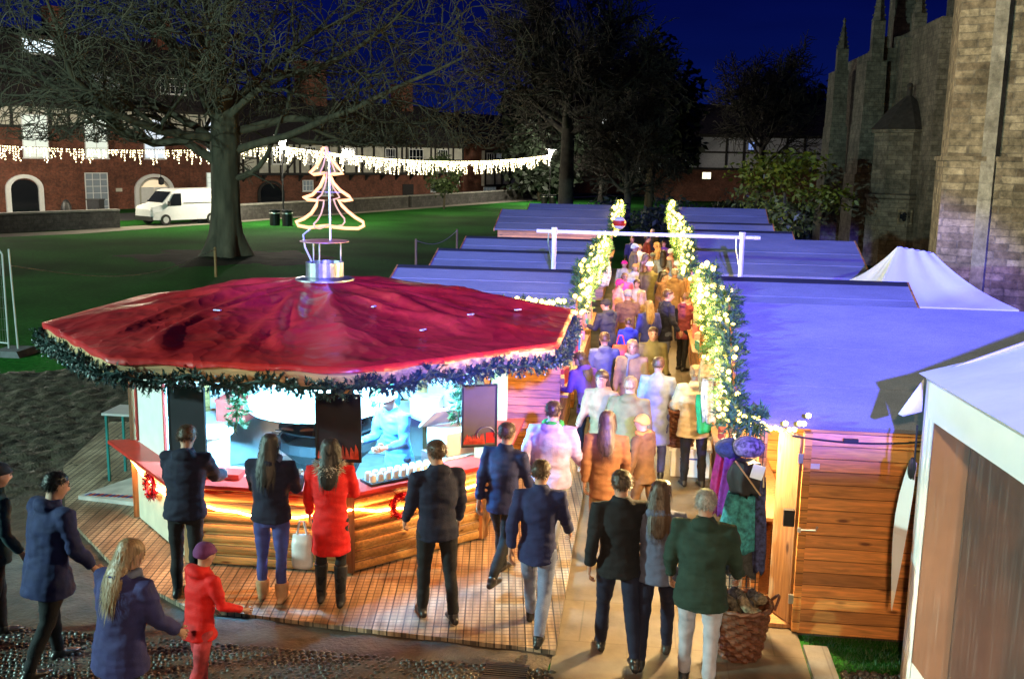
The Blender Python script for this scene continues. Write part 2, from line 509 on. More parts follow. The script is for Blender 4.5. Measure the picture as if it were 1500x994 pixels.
    # ---- hair / hat
    if hair != 'bald':
        h = MB(); rnd = random.Random(pn * 7)
        secs = []
        big = .016 if hair != 'short' else .010
        for zz, ax, ay, yo in ((1.60, .055, .05, -.045), (1.63, .074, .062, -.035), (1.66, .079, .08, -.016), (1.695, .077, .095, .0), (1.725, .064, .08, .0), (1.75, .036, .045, .0), (1.757, .01, .012, .0)):
            cc = headp((0, yo - .004, zz)); secs.append((cc, hx((ax + big, 0, 0)), headp((0, yo - .004 + ay + big, zz)) - cc))
        h.loft(secs, 16)
        if hair == 'long':
            secs = []
            for zz, ax, ay, yo in ((1.68, .085, .05, -.05), (1.6, .092, .05, -.06), (1.5, .1, .05, -.085), (1.4, .1, .042, -.115), (1.30, .075, .03, -.125), (1.24, .04, .02, -.125)):
                cc = headp((0, yo, zz)) if zz > 1.52 else U((0, yo * P, zz)); secs.append((cc, V_((ax, 0, 0)) * s, V_((0, ay, 0)) * s))
            h.loft(secs, 14)
        if hair == 'bun':
            h.ball(headp((0, -.1, 1.70)), .045 * s, 10, 7)
        if hair == 'hat':
            pts = [headp((math.cos(a) * .092, math.sin(a) * .108, 1.668 + .012 * math.sin(a))) for a in [2 * PI * k / 16 for k in range(17)]]
            h.tube(pts, .018 * s, 8)
            if bobble: h.ball(headp((0, 0, 1.79)), .04 * s, 10, 7)
        hm = remesh(h, .012, 2, .010 if hair == 'long' else .005, pn + 9)
        if hair != 'hat':
            cands = list(hm.v)
            for q in range(700 if fine else 200):
                v0 = Vector(rnd.choice(cands)); o_ = v0 - hc
                nn_ = o_.normalized()
                if hair == 'long': dd = (Vector((nn_.x * .25, nn_.y * .25 - .1, -1))).normalized(); ln_ = rnd.uniform(.05, .14)
                else: dd = (nn_ * .55 + Vector((rnd.uniform(-.5, .5), -.3, -.6))).normalized(); ln_ = rnd.uniform(.018, .04)
                sd_ = dd.cross(nn_ if abs(dd.dot(nn_)) < .95 else Vector((1, 0, 0))).normalized() * .0035
                p0 = v0 + nn_ * .002 if hair == 'short' else v0 + Vector((o_.x, o_.y, 0)).normalized() * .004
                hm._add([p0 - sd_, p0 + sd_, p0 + dd * ln_ + nn_ * rnd.uniform(-.004, .012)], [(0, 1, 2)])
        hm.build('hat' if hair == 'hat' else 'hair', hairm, t, LO, True)
    return t

# ------------------------------------------------------------------ the crowd
DECK = 0.065
NAVY = cloth('navy', (.012, .014, .035)); BLACK = cloth('black', (.012, .012, .015)); BLUE = cloth('blue_jean', (.05, .06, .22)); RED = cloth('red', (.6, .012, .012), .7)
GREY = cloth('grey', (.16, .16, .18)); PALE = cloth('pale_lavender', (.40, .30, .52)); CREAM = cloth('cream', (.48, .39, .28)); TAN = cloth('tan', (.27, .17, .085)); BROWN = cloth('brown', (.14, .075, .04))
OLIVE = cloth('olive', (.16, .14, .06)); ROYAL = cloth('royal_blue', (.03, .05, .4)); PINK = cloth('pink', (.75, .1, .3)); ROSE = cloth('rose', (.6, .3, .26)); PBLUE = cloth('pale_blue', (.2, .24, .36)); DGREEN = cloth('dark_green', (.02, .04, .03))
PURP = cloth('purple', (.12, .05, .22)); ORANGE = cloth('orange', (.6, .2, .05)); DBLUE = cloth('dark_blue', (.02, .025, .09)); STEELB = cloth('steel_blue', (.1, .12, .2)); WHITEC = cloth('white', (.46, .44, .43)); MAROON = cloth('maroon', (.16, .03, .04)); REDP = cloth('red_pattern', (.35, .04, .05), var=.7)
UGG = cloth('ugg', (.42, .24, .13)); SHOE = mat('shoe_black', (.015, .013, .013), .35, var=.2); SHOEB = mat('shoe_brown', (.08, .04, .02), .4)
HB = mat('hair_black', (.012, .009, .008), .45, var=.3, scale=60, stretch=(1, 1, .1), bump=.4); HBR = mat('hair_brown', (.06, .032, .018), .45, var=.4, scale=60, stretch=(1, 1, .1), bump=.4); HBL = mat('hair_blond', (.26, .17, .09), .45, var=.4, scale=60, stretch=(1, 1, .1), bump=.4); HG = mat('hair_grey', (.28, .26, .24), .5, var=.3, scale=60)
FUR = mat('pale_fur', (.5, .42, .34), .9, var=.4, scale=30)
hatw = cloth('hat_white', (.75, .78, .8)); hatp = cloth('hat_pink', (.8, .03, .2)); hato = cloth('hat_orange', (.6, .28, .08)); hatg = cloth('hat_grey', (.2, .2, .2)); hatd = cloth('hat_dark', (.02, .02, .025))
DN = (6, 10, 12); FR = (25, 6, 75); PK = (2, 14, 35)
# customers at the kiosk counter
person('person in dark blue puffer jacket leaning on the left end of the kiosk counter', -4.40, 9.2, 1.76, 4, NAVY, BLACK, SHOE, 'short', HBR, (4, 6, -4, 6), ((40, 8, 45), (45, 6, 40)), 9, (10, 12), .85, True, puffy=1.14, fine=True, z=DECK)
person('woman in navy jacket, blue jeans and tan ankle boots seen from behind at the kiosk', -3.55, 9.30, 1.70, 0, NAVY, BLUE, UGG, 'long', HB, (2, 2, -2, 2), (FR, FR), 2, (0, 8), .86, True, wide=1.02, boots=True, fine=True, z=DECK, puffy=1.1, scarf=STEELB)
person('woman in red coat with pale fur collar and black boots at the kiosk', -2.95, 9.32, 1.68, 8, RED, BLACK, SHOE, 'long', HB, (3, 3, -3, 8), ((8, 8, 20), (20, 8, 60)), 3, (20, 5), .56, False, boots='tall', fine=True, z=DECK, fur=FUR)
person('man in dark navy jacket standing at the right front of the kiosk, seen from behind', -1.84, 9.14, 1.78, 28, NAVY, BLACK, SHOE, 'short', HBR, (10, 4, -6, 8), ((10, 8, 30), (6, 8, 20)), 2, (12, 8), .82, True, fine=True, z=DECK, wide=1.06)
# walkers
person('person in dark clothes striding past the right end of the kiosk ledge', -1.35, 10.15, 1.74, -20, DBLUE, BLACK, SHOE, 'short', HBR, (22, 10, -18, 25), ((-18, 6, 15), (22, 6, 25)), 5, (0, 5), .82, fine=True, z=DECK)
person('person in pale lavender jacket walking away near the kiosk with a green collar', -.93, 11.05, 1.76, -8, PALE, GREY, SHOE, 'short', HBR, (18, 8, -16, 22), ((-14, 12, 25), (18, 10, 35)), 4, (0, 4), .80, True, cloth('green_trim', (.03, .3, .06)), fine=True, wide=1.12, puffy=1.12, z=DECK)
person('person in navy jacket and blue jeans striding along the edge of the boarded deck', -.86, 8.98, 1.72, -6, DBLUE, cloth('faded_jean', (.16, .19, .3)), SHOE, 'short', HBR, (24, 8, -20, 22), ((-20, 8, 20), (24, 8, 30)), 6, (-8, 5), .80, fine=True, z=DECK)
person('man in black jacket walking beside a companion in the lower middle foreground', -.1, 8.72, 1.78, 10, BLACK, NAVY, SHOE, 'short', HBR, (16, 6, -14, 14), ((-14, 10, 25), (12, 10, 30)), 3, (0, 4), .82, fine=True, wide=1.05, z=.012)
person('person in grey blue jacket linking arms in the lower middle foreground', .24, 8.74, 1.70, -4, STEELB, NAVY, SHOE, 'long', HBR, (-12, 10, 16, 6), ((12, 10, 40), (-10, 10, 30)), 3, (-10, 5), .82, True, fine=True, z=.012)
person('person in dark green coat and pale trousers nearest the camera by the wicker basket', .6, 8.3, 1.76, -10, DGREEN, cloth('pale_trousers', (.4, .4, .46)), SHOE, 'short', HG, (8, 4, -8, 8), ((6, 12, 25), (10, 12, 35)), 3, (0, 6), .74, True, fine=True, wide=1.08, puffy=1.1, z=.02)
person('woman in cream coat and black leggings standing by the white crate', .80, 13.9, 1.70, 15, CREAM, BLACK, SHOE, 'short', HBL, (2, 2, -3, 3), ((20, 10, 60), (20, 10, 60)), 3, (-20, 10), .74, True, fine=True, wide=1.1, puffy=1.2, z=.012)
person('person in beige coat in the middle of the near crowd beside the deck edge', -.46, 13.4, 1.72, 160, TAN, BROWN, SHOE, 'long', HBR, (14, 6, -12, 14), (DN, (14, 8, 40)), 3, (0, 5), .74, True)
person('person in olive jacket in the near crowd', -.1, 13.0, 1.72, -10, OLIVE, NAVY, SHOE, 'short', HBL, (-12, 14, 14, 6), (PK, DN), 3, (10, 4), .8, True, wide=1.1)
person('person in long pale blue coat left of the woman in cream', .28, 14.3, 1.74, -5, PBLUE, BLUE, SHOE, 'short', HBR, (10, 6, -10, 12), (DN, DN), 2, (0, 4), .5)
person('person in orange brown jacket with an orange hat in the near crowd', .12, 11.9, 1.50, 60, BROWN, BROWN, SHOE, 'hat', hato, (12, 6, -12, 14), (DN, PK), 4, (0, 8), .8, True, ORANGE, fine=True)
person('person in rust coloured coat just right of the deck edge', -.32, 11.2, 1.70, 0, cloth('rust', (.2, .085, .04)), TAN, SHOEB, 'long', HBR, (-14, 14, 16, 6), ((-10, 8, 20), (12, 8, 30)), 4, (0, 4), .74, fine=True)
person('person in mauve coat bending near the left stall counter', -.72, 14.9, 1.66, 40, PURP, NAVY, SHOE, 'long', HBR, (6, 6, -6, 8), (FR, FR), 18, (10, 14), .74, True)
person('person in steel blue jacket behind the near crowd', -.55, 16.4, 1.70, 10, STEELB, NAVY, SHOE, 'short', HBR, (10, 6, -10, 12), (DN, PK), 6, (0, 5), .8, True)
person('person in tan quilted jacket walking towards the camera in the alley', -.1, 15.9, 1.70, 175, TAN, GREY, SHOE, 'long', HBL, (12, 6, -12, 14), (DN, DN), 3, (0, 4), .8, scarf=GREY)
person('person in khaki coat walking towards the camera between the two lines of stalls', .22, 17.2, 1.70, 186, OLIVE, BROWN, SHOE, 'short', HBR, (-10, 12, 12, 6), (DN, PK), 3, (0, 4), .74)
# standing shoppers in the alley
person('man in long dark navy coat and jeans standing at the right hand stall', .52, 21.35, 1.80, -62, NAVY, STEELB, SHOE, 'short', HBR, (3, 2, -3, 4), (DN, PK), 2, (-20, 8), .72, fine=True, wide=1.05)
person('woman in maroon coat and brown hat beside the man in the long navy coat', .93, 21.9, 1.68, -50, MAROON, BLACK, SHOE, 'hat', BROWN, (2, 2, -2, 2), (FR, FR), 4, (-10, 10), .72, True, ROSE, fine=True)
person('man in dark grey jacket with a woolly hat at the left stall, facing the goods', -.62, 20.2, 1.72, 48, cloth('charcoal', (.035, .04, .055)), BLACK, SHOE, 'hat', hatd, (3, 2, -3, 4), (FR, FR), 6, (10, 12), .8, True, fine=True, wide=1.1)
person('man in brown black jacket with grey bobble hat beside the charcoal jacket', -.27, 21.5, 1.76, 12, BROWN, BLACK, SHOE, 'hat', hatg, (3, 2, -3, 4), (DN, PK), 2, (0, 5), .8, fine=True)
person('child in royal blue jacket behind the men at the left stall', -.22, 20.0, 1.38, 15, ROYAL, ROYAL, SHOE, 'short', HBR, (6, 4, -6, 6), (DN, DN), 4, (0, 5), .8, True)
person('person in deep blue coat in the middle of the alley', .18, 20.9, 1.62, 20, cloth('deep_blue', (.03, .04, .25)), BLUE, SHOE, 'long', HBL, (8, 4, -8, 10), (DN, PK), 3, (0, 5), .74)
person('woman in white coat with long blond hair next to the grey bobble hat', .0, 22.2, 1.66, 5, WHITEC, GREY, SHOE, 'long', HBL, (4, 2, -4, 4), (DN, DN), 2, (0, 4), .72)
# the far crowd filling the alley
far = [(-.55, 24.2, ROSE, 'hat', hatp, 'rose coat and bright pink hat'), (-.1, 25.0, CREAM, 'long', HBR, 'cream coat and brown hair'), (.45, 24.4, BROWN, 'long', HB, 'brown coat with long black hair'), (.8, 25.6, TAN, 'short', HG, 'tan coat and grey hair'),
       (-.45, 26.4, PINK, 'long', HBL, 'pink coat and blond hair'), (.2, 26.6, OLIVE, 'hat', hatw, 'olive coat and white hat'), (.65, 27.4, ROSE, 'short', HBR, 'rose coat and short brown hair'), (-.2, 28.0, WHITEC, 'hat', hato, 'white coat and orange hat'),
       (.35, 28.8, CREAM, 'short', HG, 'cream coat and grey hair'), (.95, 28.6, PBLUE, 'hat', hatw, 'pale blue coat and white hat'), (-.5, 29.6, CREAM, 'hat', hatp, 'cream coat and pink hat'), (.05, 30.4, ROSE, 'long', HBL, 'rose coat and long blond hair'),
       (.6, 30.6, WHITEC, 'long', HBR, 'white coat and long brown hair'), (-.3, 32.0, TAN, 'hat', hatw, 'tan coat and white hat'), (.3, 32.4, CREAM, 'hat', hatg, 'cream coat and grey hat'), (.85, 32.8, ROSE, 'hat', hatw, 'rose coat and white hat'),
       (-.1, 34.2, WHITEC, 'short', HBL, 'white coat and short blond hair'), (.5, 34.6, TAN, 'long', HBL, 'tan coat and long blond hair'), (.1, 36.5, MAROON, 'short', HB, 'maroon coat and short black hair'), (.75, 37.0, PURP, 'short', HBR, 'purple coat and short brown hair'), (-.4, 37.5, DBLUE, 'short', HBR, 'dark blue coat and brown hair'), (.35, 39.0, BLACK, 'short', HG, 'black coat and grey hair')]
rndp = random.Random(5)
for i, (x, y, c, hs, hm, txt) in enumerate(far):
    sgn = rndp.choice((0, 180, 180, 90, -70))
    a_ = rndp.uniform(8, 16)
    person('person in %s in the far end of the alley crowd' % txt, x, y, rndp.choice((1.3, 1.58, 1.66, 1.72, 1.8, 1.86)), sgn + rndp.uniform(-25, 25), c, rndp.choice((NAVY, GREY, BROWN)), SHOE, hs, hm, (a_, 5, -a_, 14), (rndp.choice((DN, PK, FR)), DN), 3, (0, 4), rndp.choice((.8, .72)), rndp.random() < .4, hands=True, group='crowd at the far end of the alley')
# lower left foreground
person('large figure in dark blue hooded coat at the left edge of the foreground', -4.98, 7.75, 1.78, -30, DBLUE, BLACK, SHOE, 'short', HB, (12, 6, -12, 14), ((10, 12, 30), (14, 10, 30)), 8, (-10, 10), .72, True, fine=True, wide=1.2, puffy=1.15)
person('woman with brown blond hair in a dark violet blue coat in the lower left foreground', -3.72, 6.62, 1.68, -20, cloth('violet_blue', (.035, .035, .13)), BLACK, SHOE, 'long', HBL, (10, 6, -10, 12), ((15, 10, 45), (20, 10, 40)), 10, (-15, 12), .74, True, fine=True, wide=1.15, puffy=1.12, scarf=STEELB)
person('child in red jacket and red patterned trousers in the lower left foreground', -3.42, 7.32, 1.42, -35, RED, REDP, SHOE, 'hat', cloth('hat_purple', (.12, .03, .12)), (10, 6, -10, 12), ((10, 10, 40), (20, 10, 50)), 6, (0, 8), .80, True, fine=True)
person('figure in dark teal jacket and dark hat at the far left edge', -5.75, 8.15, 1.70, -40, cloth('dark_teal', (.015, .04, .05)), BLACK, SHOE, 'hat', hatd, (8, 6, -8, 12), (DN, PK), 6, (0, 8), .8, True, fine=True)
# kiosk staff
person('kiosk worker in white cap and blue overall bending over the counter inside', -2.72, 11.25, 1.76, 150, cloth('work_blue', (.06, .16, .35)), NAVY, SHOE, 'hat', hatw, (4, 2, -4, 4), (FR, FR), 12, (0, 14), .8, fine=True, z=.115)
person('second kiosk worker in pale blue checked shirt at the back of the kiosk', -4.0, 13.4, 1.72, 190, cloth('blue_check_shirt', (.2, .35, .55), var=.7), NAVY, SHOE, 'short', HBR, (2, 2, -2, 2), (FR, DN), 4, (0, 8), .82, z=.115)

# ------------------------------------------------------------------ shared materials
M = {}
M['honey'] = wood('honey_timber', (0.44, 0.23, 0.08), 'X', 0.5, plank=0.118)
M['pine'] = wood('pine_timber', (0.68, 0.28, 0.07), 'X', 0.5, plank=0.125)
M['pine_y'] = wood('pine_timber_lengthways', (0.42, 0.2, 0.07), 'Y', 0.5, plank=0.125)
M['post'] = wood('post_timber', (0.36, 0.19, 0.08), 'Z', 0.6)
M['cream'] = mat('cream_paint', (0.55, 0.55, 0.44), 0.5, var=0.12, scale=5, bump=0.1)
M['fascia'] = wood('fascia_timber', (0.5, 0.32, 0.16), 'X', 0.6)
M['red_paint'] = mat('red_paint', (0.55, 0.03, 0.02), 0.3, var=0.12)
M['red_frame'] = mat('red_frame', (0.5, 0.04, 0.03), 0.4, var=0.1)
M['white'] = mat('white_paint', (0.78, 0.78, 0.76), 0.4, var=0.05)
M['white_cloth'] = mat('white_pvc', (0.78, 0.78, 0.8), 0.45, var=0.05, scale=2, bump=0.25, bscale=5)
M['steel'] = mat('galvanised_steel', (0.55, 0.55, 0.55), 0.35, 1.0, var=0.2, scale=20)
M['alu'] = mat('aluminium', (0.75, 0.75, 0.77), 0.4, 0.6, var=0.05)
M['black'] = mat('black_board', (0.02, 0.02, 0.028), 0.35, var=0.3, scale=3)
M['brownboard'] = mat('chalk_board', (0.10, 0.075, 0.055), 0.6, var=0.1)
M['iron'] = mat('black_iron', (0.025, 0.025, 0.028), 0.5, 0.4, var=0.2)
M['felt'] = mat('roof_felt', (0.30, 0.31, 0.34), 0.85, var=0.14, scale=1.3, bump=0.35, bscale=160)
M['felt_dark'] = mat('dark_ridge_felt', (0.02, 0.02, 0.025), 0.9, var=0.2)
M['fir'] = mat('fir_needles', (0.05, 0.13, 0.04), 0.55, var=0.5, scale=20)
M['fir_blue'] = mat('blue_fir_needles', (0.025, 0.06, 0.055), 0.5, var=0.5, scale=20)
M['bulb_y'] = emit('warm_fairy_bulb', (1.0, 0.70, 0.13), 12.0, False)
M['bulb_w'] = emit('white_fairy_bulb', (1.0, 0.87, 0.5), 6.0, False)
M['neon'] = emit('neon_rope', (1.0, 0.42, 0.17), 2.2, True)
M['neon_core'] = emit('neon_rope_dim', (1.0, 0.6, 0.4), .8, False)
M['rope'] = emit('orange_rope_light', (1.0, 0.36, 0.09), 110.0, True)
M['wicker'] = wood('wicker', (0.13, 0.045, 0.022), 'X', 0.5, False, 0.5)
M['wicker_pale'] = wood('wicker_pale', (0.22, 0.12, 0.05), 'X', 0.5, False, 0.5)
M['cable'] = mat('cable_black', (0.015, 0.015, 0.015), 0.5, var=0)
M['pane'] = mat('dark_glass', (0.01, 0.012, 0.016), 0.1, var=0)
M['timber_dark'] = mat('blackened_timber', (0.02, 0.017, 0.015), 0.8, var=0.3)
M['bark'] = mat('bark', (0.11, 0.09, 0.06), 0.9, var=0.45, scale=3, bump=0.8, bscale=9, stretch=(1, 1, .25))
M['bark_dark'] = mat('bark_dark', (0.055, 0.048, 0.04), 0.9, var=0.4, scale=3)

# ------------------------------------------------------------------ ground
def ground_mat():
    m, t, b = nt('grass_ground')
    N, L = t.nodes, t.links
    b.inputs['Roughness'].default_value = 0.9; b.inputs['Specular IOR Level'].default_value = 0.04
    tc = N.new('ShaderNodeTexCoord')
    n1 = N.new('ShaderNodeTexNoise'); n1.inputs['Scale'].default_value = 0.16; n1.inputs['Detail'].default_value = 6
    n2 = N.new('ShaderNodeTexNoise'); n2.inputs['Scale'].default_value = 7; n2.inputs['Detail'].default_value = 8; n2.inputs['Roughness'].default_value = 0.75
    L.new(tc.outputs['Object'], n1.inputs['Vector']); L.new(tc.outputs['Object'], n2.inputs['Vector'])
    r1 = N.new('ShaderNodeValToRGB')
    r1.color_ramp.elements[0].position = 0.36; r1.color_ramp.elements[0].color = (0.012, 0.07, 0.012, 1)
    r1.color_ramp.elements[1].position = 0.6; r1.color_ramp.elements[1].color = (0.028, 0.165, 0.026, 1)
    L.new(n1.outputs['Fac'], r1.inputs[0])
    r2 = N.new('ShaderNodeValToRGB')
    r2.color_ramp.elements[0].position = 0.3; r2.color_ramp.elements[0].color = (0.45, 0.45, 0.4, 1)
    r2.color_ramp.elements[1].position = 0.75; r2.color_ramp.elements[1].color = (1.4, 1.4, 1.3, 1)
    L.new(n2.outputs['Fac'], r2.inputs[0])
    mx = N.new('ShaderNodeMix'); mx.data_type = 'RGBA'; mx.blend_type = 'MULTIPLY'; mx.inputs[0].default_value = 1
    L.new(r1.outputs[0], mx.inputs[6]); L.new(r2.outputs[0], mx.inputs[7])
    L.new(mx.outputs[2], b.inputs['Base Color'])
    bp = N.new('ShaderNodeBump'); bp.inputs['Strength'].default_value = 0.7; bp.inputs['Distance'].default_value = 0.06
    L.new(n2.outputs['Fac'], bp.inputs['Height']); L.new(bp.outputs[0], b.inputs['Normal'])
    return m
g = MB(); g.quad((-300, -60, 0), (300, -60, 0), (300, 400, 0), (-300, 400, 0))
tag(g.build('ground', ground_mat()), kind='structure')

def rough_sheet(name, x0, x1, y0, y1, st, amp, m, inside, zoff=0.0, f=1.6):
    mb = MB(); nx = int((x1 - x0) / st); ny = int((y1 - y0) / st)
    idx = {}
    for j in range(ny + 1):
        for i in range(nx + 1):
            x, y = x0 + i * st, y0 + j * st
            e = inside(x, y)
            h = noise.noise(Vector((x * f, y * f, 3))) * .6 + noise.noise(Vector((x * f * 2.7, y * f * 2.7, 9))) * .5 + abs(noise.noise(Vector((x * f * 6, y * f * 6, 1)))) * .35
            z = -0.03 + min(1, e * 1.2) * (0.04 + zoff) + max(0, min(1, e)) * amp * (h + .25)
            idx[i, j] = len(mb.v); mb.v.append((x, y, z))
    for j in range(ny):
        for i in range(nx):
            mb.f.append((idx[i, j], idx[i + 1, j], idx[i + 1, j + 1], idx[i, j + 1])); mb.mi.append(0)
    return tag(mb.build(name, m, smooth=True), kind='structure')
M['mud'] = mat('wet_mud', (0.06, 0.046, 0.03), 0.55, var=0.6, scale=5, bump=1.0, bscale=30, spec=0.5)
M['soil'] = mat('soil', (0.07, 0.05, 0.035), 0.7, var=0.5, scale=4, bump=0.9, bscale=25)
def mud_in(x, y):
    dx, dy = (x + 10.2) / 4.6, (y - 15.0) / 5.2
    r = math.hypot(dx, dy)
    return max(0, min(1, (1.15 - r) * 2.2 + noise.noise(Vector((x * .9, y * .9, 0))) * .9))
rough_sheet('mud', -16.5, -5.2, 8.6, 21.5, 0.06, 0.085, M['mud'], mud_in, 0.0, 3.6)
def soil_in(x, y):
    return max(0, min(1, min((x + 12) * 1.5, (-.60 - x) * 8, (9.35 - y + max(0, -x - 4) * .95) * 3, (y - 4.4) * 3)))
rough_sheet('soil', -12.5, -0.6, 4.4, 15.5, 0.08, 0.035, M['soil'], soil_in)
def bare_in(x, y):
    r = math.hypot((x + 17.5) / 4.6, (y - 41.5) / 3.4)
    return max(0, min(1, (1.2 - r) * 1.6 + noise.noise(Vector((x * .6, y * .6, 0))) * .6))
rough_sheet('bare_earth', -24, -11, 36.5, 46.5, 0.25, 0.06, mat('bare_soil', (.03, .026, .018), .9, var=.5, scale=1.5, bump=.8, bscale=8, spec=.1), bare_in)

def paving_mat(name, c, w, h):
    m, t, b = nt(name)
    N, L = t.nodes, t.links
    tc = N.new('ShaderNodeTexCoord')
    br = N.new('ShaderNodeTexBrick'); br.inputs['Scale'].default_value = 1
    br.inputs['Brick Width'].default_value = w; br.inputs['Row Height'].default_value = h; br.inputs['Mortar Size'].default_value = 0.008
    br.inputs['Color1'].default_value = (*c, 1); br.inputs['Color2'].default_value = (*[x * .8 for x in c], 1); br.inputs['Mortar'].default_value = (*[x * .65 for x in c], 1)
    L.new(tc.outputs['Object'], br.inputs['Vector'])
    n2 = N.new('ShaderNodeTexNoise'); n2.inputs['Scale'].default_value = 2.5; n2.inputs['Detail'].default_value = 10; n2.inputs['Roughness'].default_value = .7
    L.new(tc.outputs['Object'], n2.inputs['Vector'])
    r2 = N.new('ShaderNodeValToRGB')
    r2.color_ramp.elements[0].position = 0.35; r2.color_ramp.elements[0].color = (.55, .53, .5, 1)
    r2.color_ramp.elements[1].position = 0.7; r2.color_ramp.elements[1].color = (1.15, 1.12, 1.1, 1)
    L.new(n2.outputs['Fac'], r2.inputs[0])
    mx = N.new('ShaderNodeMix'); mx.data_type = 'RGBA'; mx.blend_type = 'MULTIPLY'; mx.inputs[0].default_value = 1
    L.new(br.outputs['Color'], mx.inputs[6]); L.new(r2.outputs[0], mx.inputs[7]); L.new(mx.outputs[2], b.inputs['Base Color'])
    rr = N.new('ShaderNodeMapRange'); rr.inputs[3].default_value = .35; rr.inputs[4].default_value = .75
    L.new(n2.outputs['Fac'], rr.inputs[0]); L.new(rr.outputs[0], b.inputs['Roughness'])
    bp = N.new('ShaderNodeBump'); bp.inputs['Strength'].default_value = .3; bp.inputs['Distance'].default_value = .01
    L.new(n2.outputs['Fac'], bp.inputs['Height']); L.new(bp.outputs[0], b.inputs['Normal'])
    return m
g = MB(); g.b2(-0.675, 1.62, 8.1, 60, -0.05, 0.012)
tag(g.build('alley_path', paving_mat('alley_paving', (0.2, 0.165, 0.12), 0.9, 0.9)), kind='structure')
g = MB(); g.b2(-0.73, 1.62, 3, 8.09, -0.05, 0.02); g.b2(1.63, 1.85, 8.4, 9.2, -0.05, 0.05)
tag(g.build('paving', paving_mat('slab_paving', (0.2, 0.2, 0.2), 0.6, 1.2)), kind='structure')
g = MB(); g.b2(-4.9, -0.68, 15.2, 42, -.05, .003); g.b2(1.625, 4.4, 9.5, 42, -.05, .003)
tag(g.build('hardstanding', mat('trodden_ground', (.05, .045, .035), .85, var=.5, scale=2, bump=.6, bscale=14)), kind='structure')
# cobbles: real rounded stones
M['cobble'] = mat('cobble_stone', (0.04, 0.034, 0.028), 0.35, var=0.45, scale=9, bump=0.3, bscale=40)
def cobbles(name, x0, x1, y0, y1, st=0.062):
    mb = MB(); rnd = random.Random(3)
    mb.b2(x0, x1, y0, y1, -.05, .004)
    y = y0; row = 0
    while y < y1:
        x = x0 + (row % 2) * st * .5
        while x < x1:
            cx, cy = x + rnd.uniform(-.01, .01), y + rnd.uniform(-.01, .01)
            r = st * rnd.uniform(.42, .58); hh = rnd.uniform(.022, .04)
            a0 = rnd.uniform(0, 1); el = rnd.uniform(.8, 1.25)
            vs = []
            for rr, zz in ((1, .0), (.85, .6), (.5, .93)):
                for k in range(7):
                    a = a0 + 2 * PI * k / 7
                    vs.append((cx + math.cos(a) * r * rr * el, cy + math.sin(a) * r * rr, .004 + hh * zz))
            vs.append((cx, cy, .004 + hh))
            fs = []
            for q in range(2):
                for k in range(7):
                    fs.append((q * 7 + k, q * 7 + (k + 1) % 7, q * 7 + 7 + (k + 1) % 7, q * 7 + 7 + k))
            for k in range(7): fs.append((14 + k, 14 + (k + 1) % 7, 21))
            mb._add(vs, fs)
            x += st
        y += st * .88; row += 1
    return tag(mb.build(name, M['cobble'], smooth=True), kind='structure')
cobbles('cobbles', -6.6, -0.64, 7.5, 8.42)
cobbles('cobble_strip', 1.9, 3.0, 8.4, 8.8)
# drain grate
g = MB()
g.b2(-1.25, -0.85, 8.1, 8.14, .03, .05); g.b2(-1.25, -0.85, 8.36, 8.4, .03, .05)
for k in range(6): g.b2(-1.24, -.86, 8.15 + k * .037, 8.17 + k * .037, .03, .048)
tag(g.build('drain_grate', M['iron'], origin=(-1.05, 8.25, .03)), 'black iron drain grate set in the cobbles', 'drain grate')
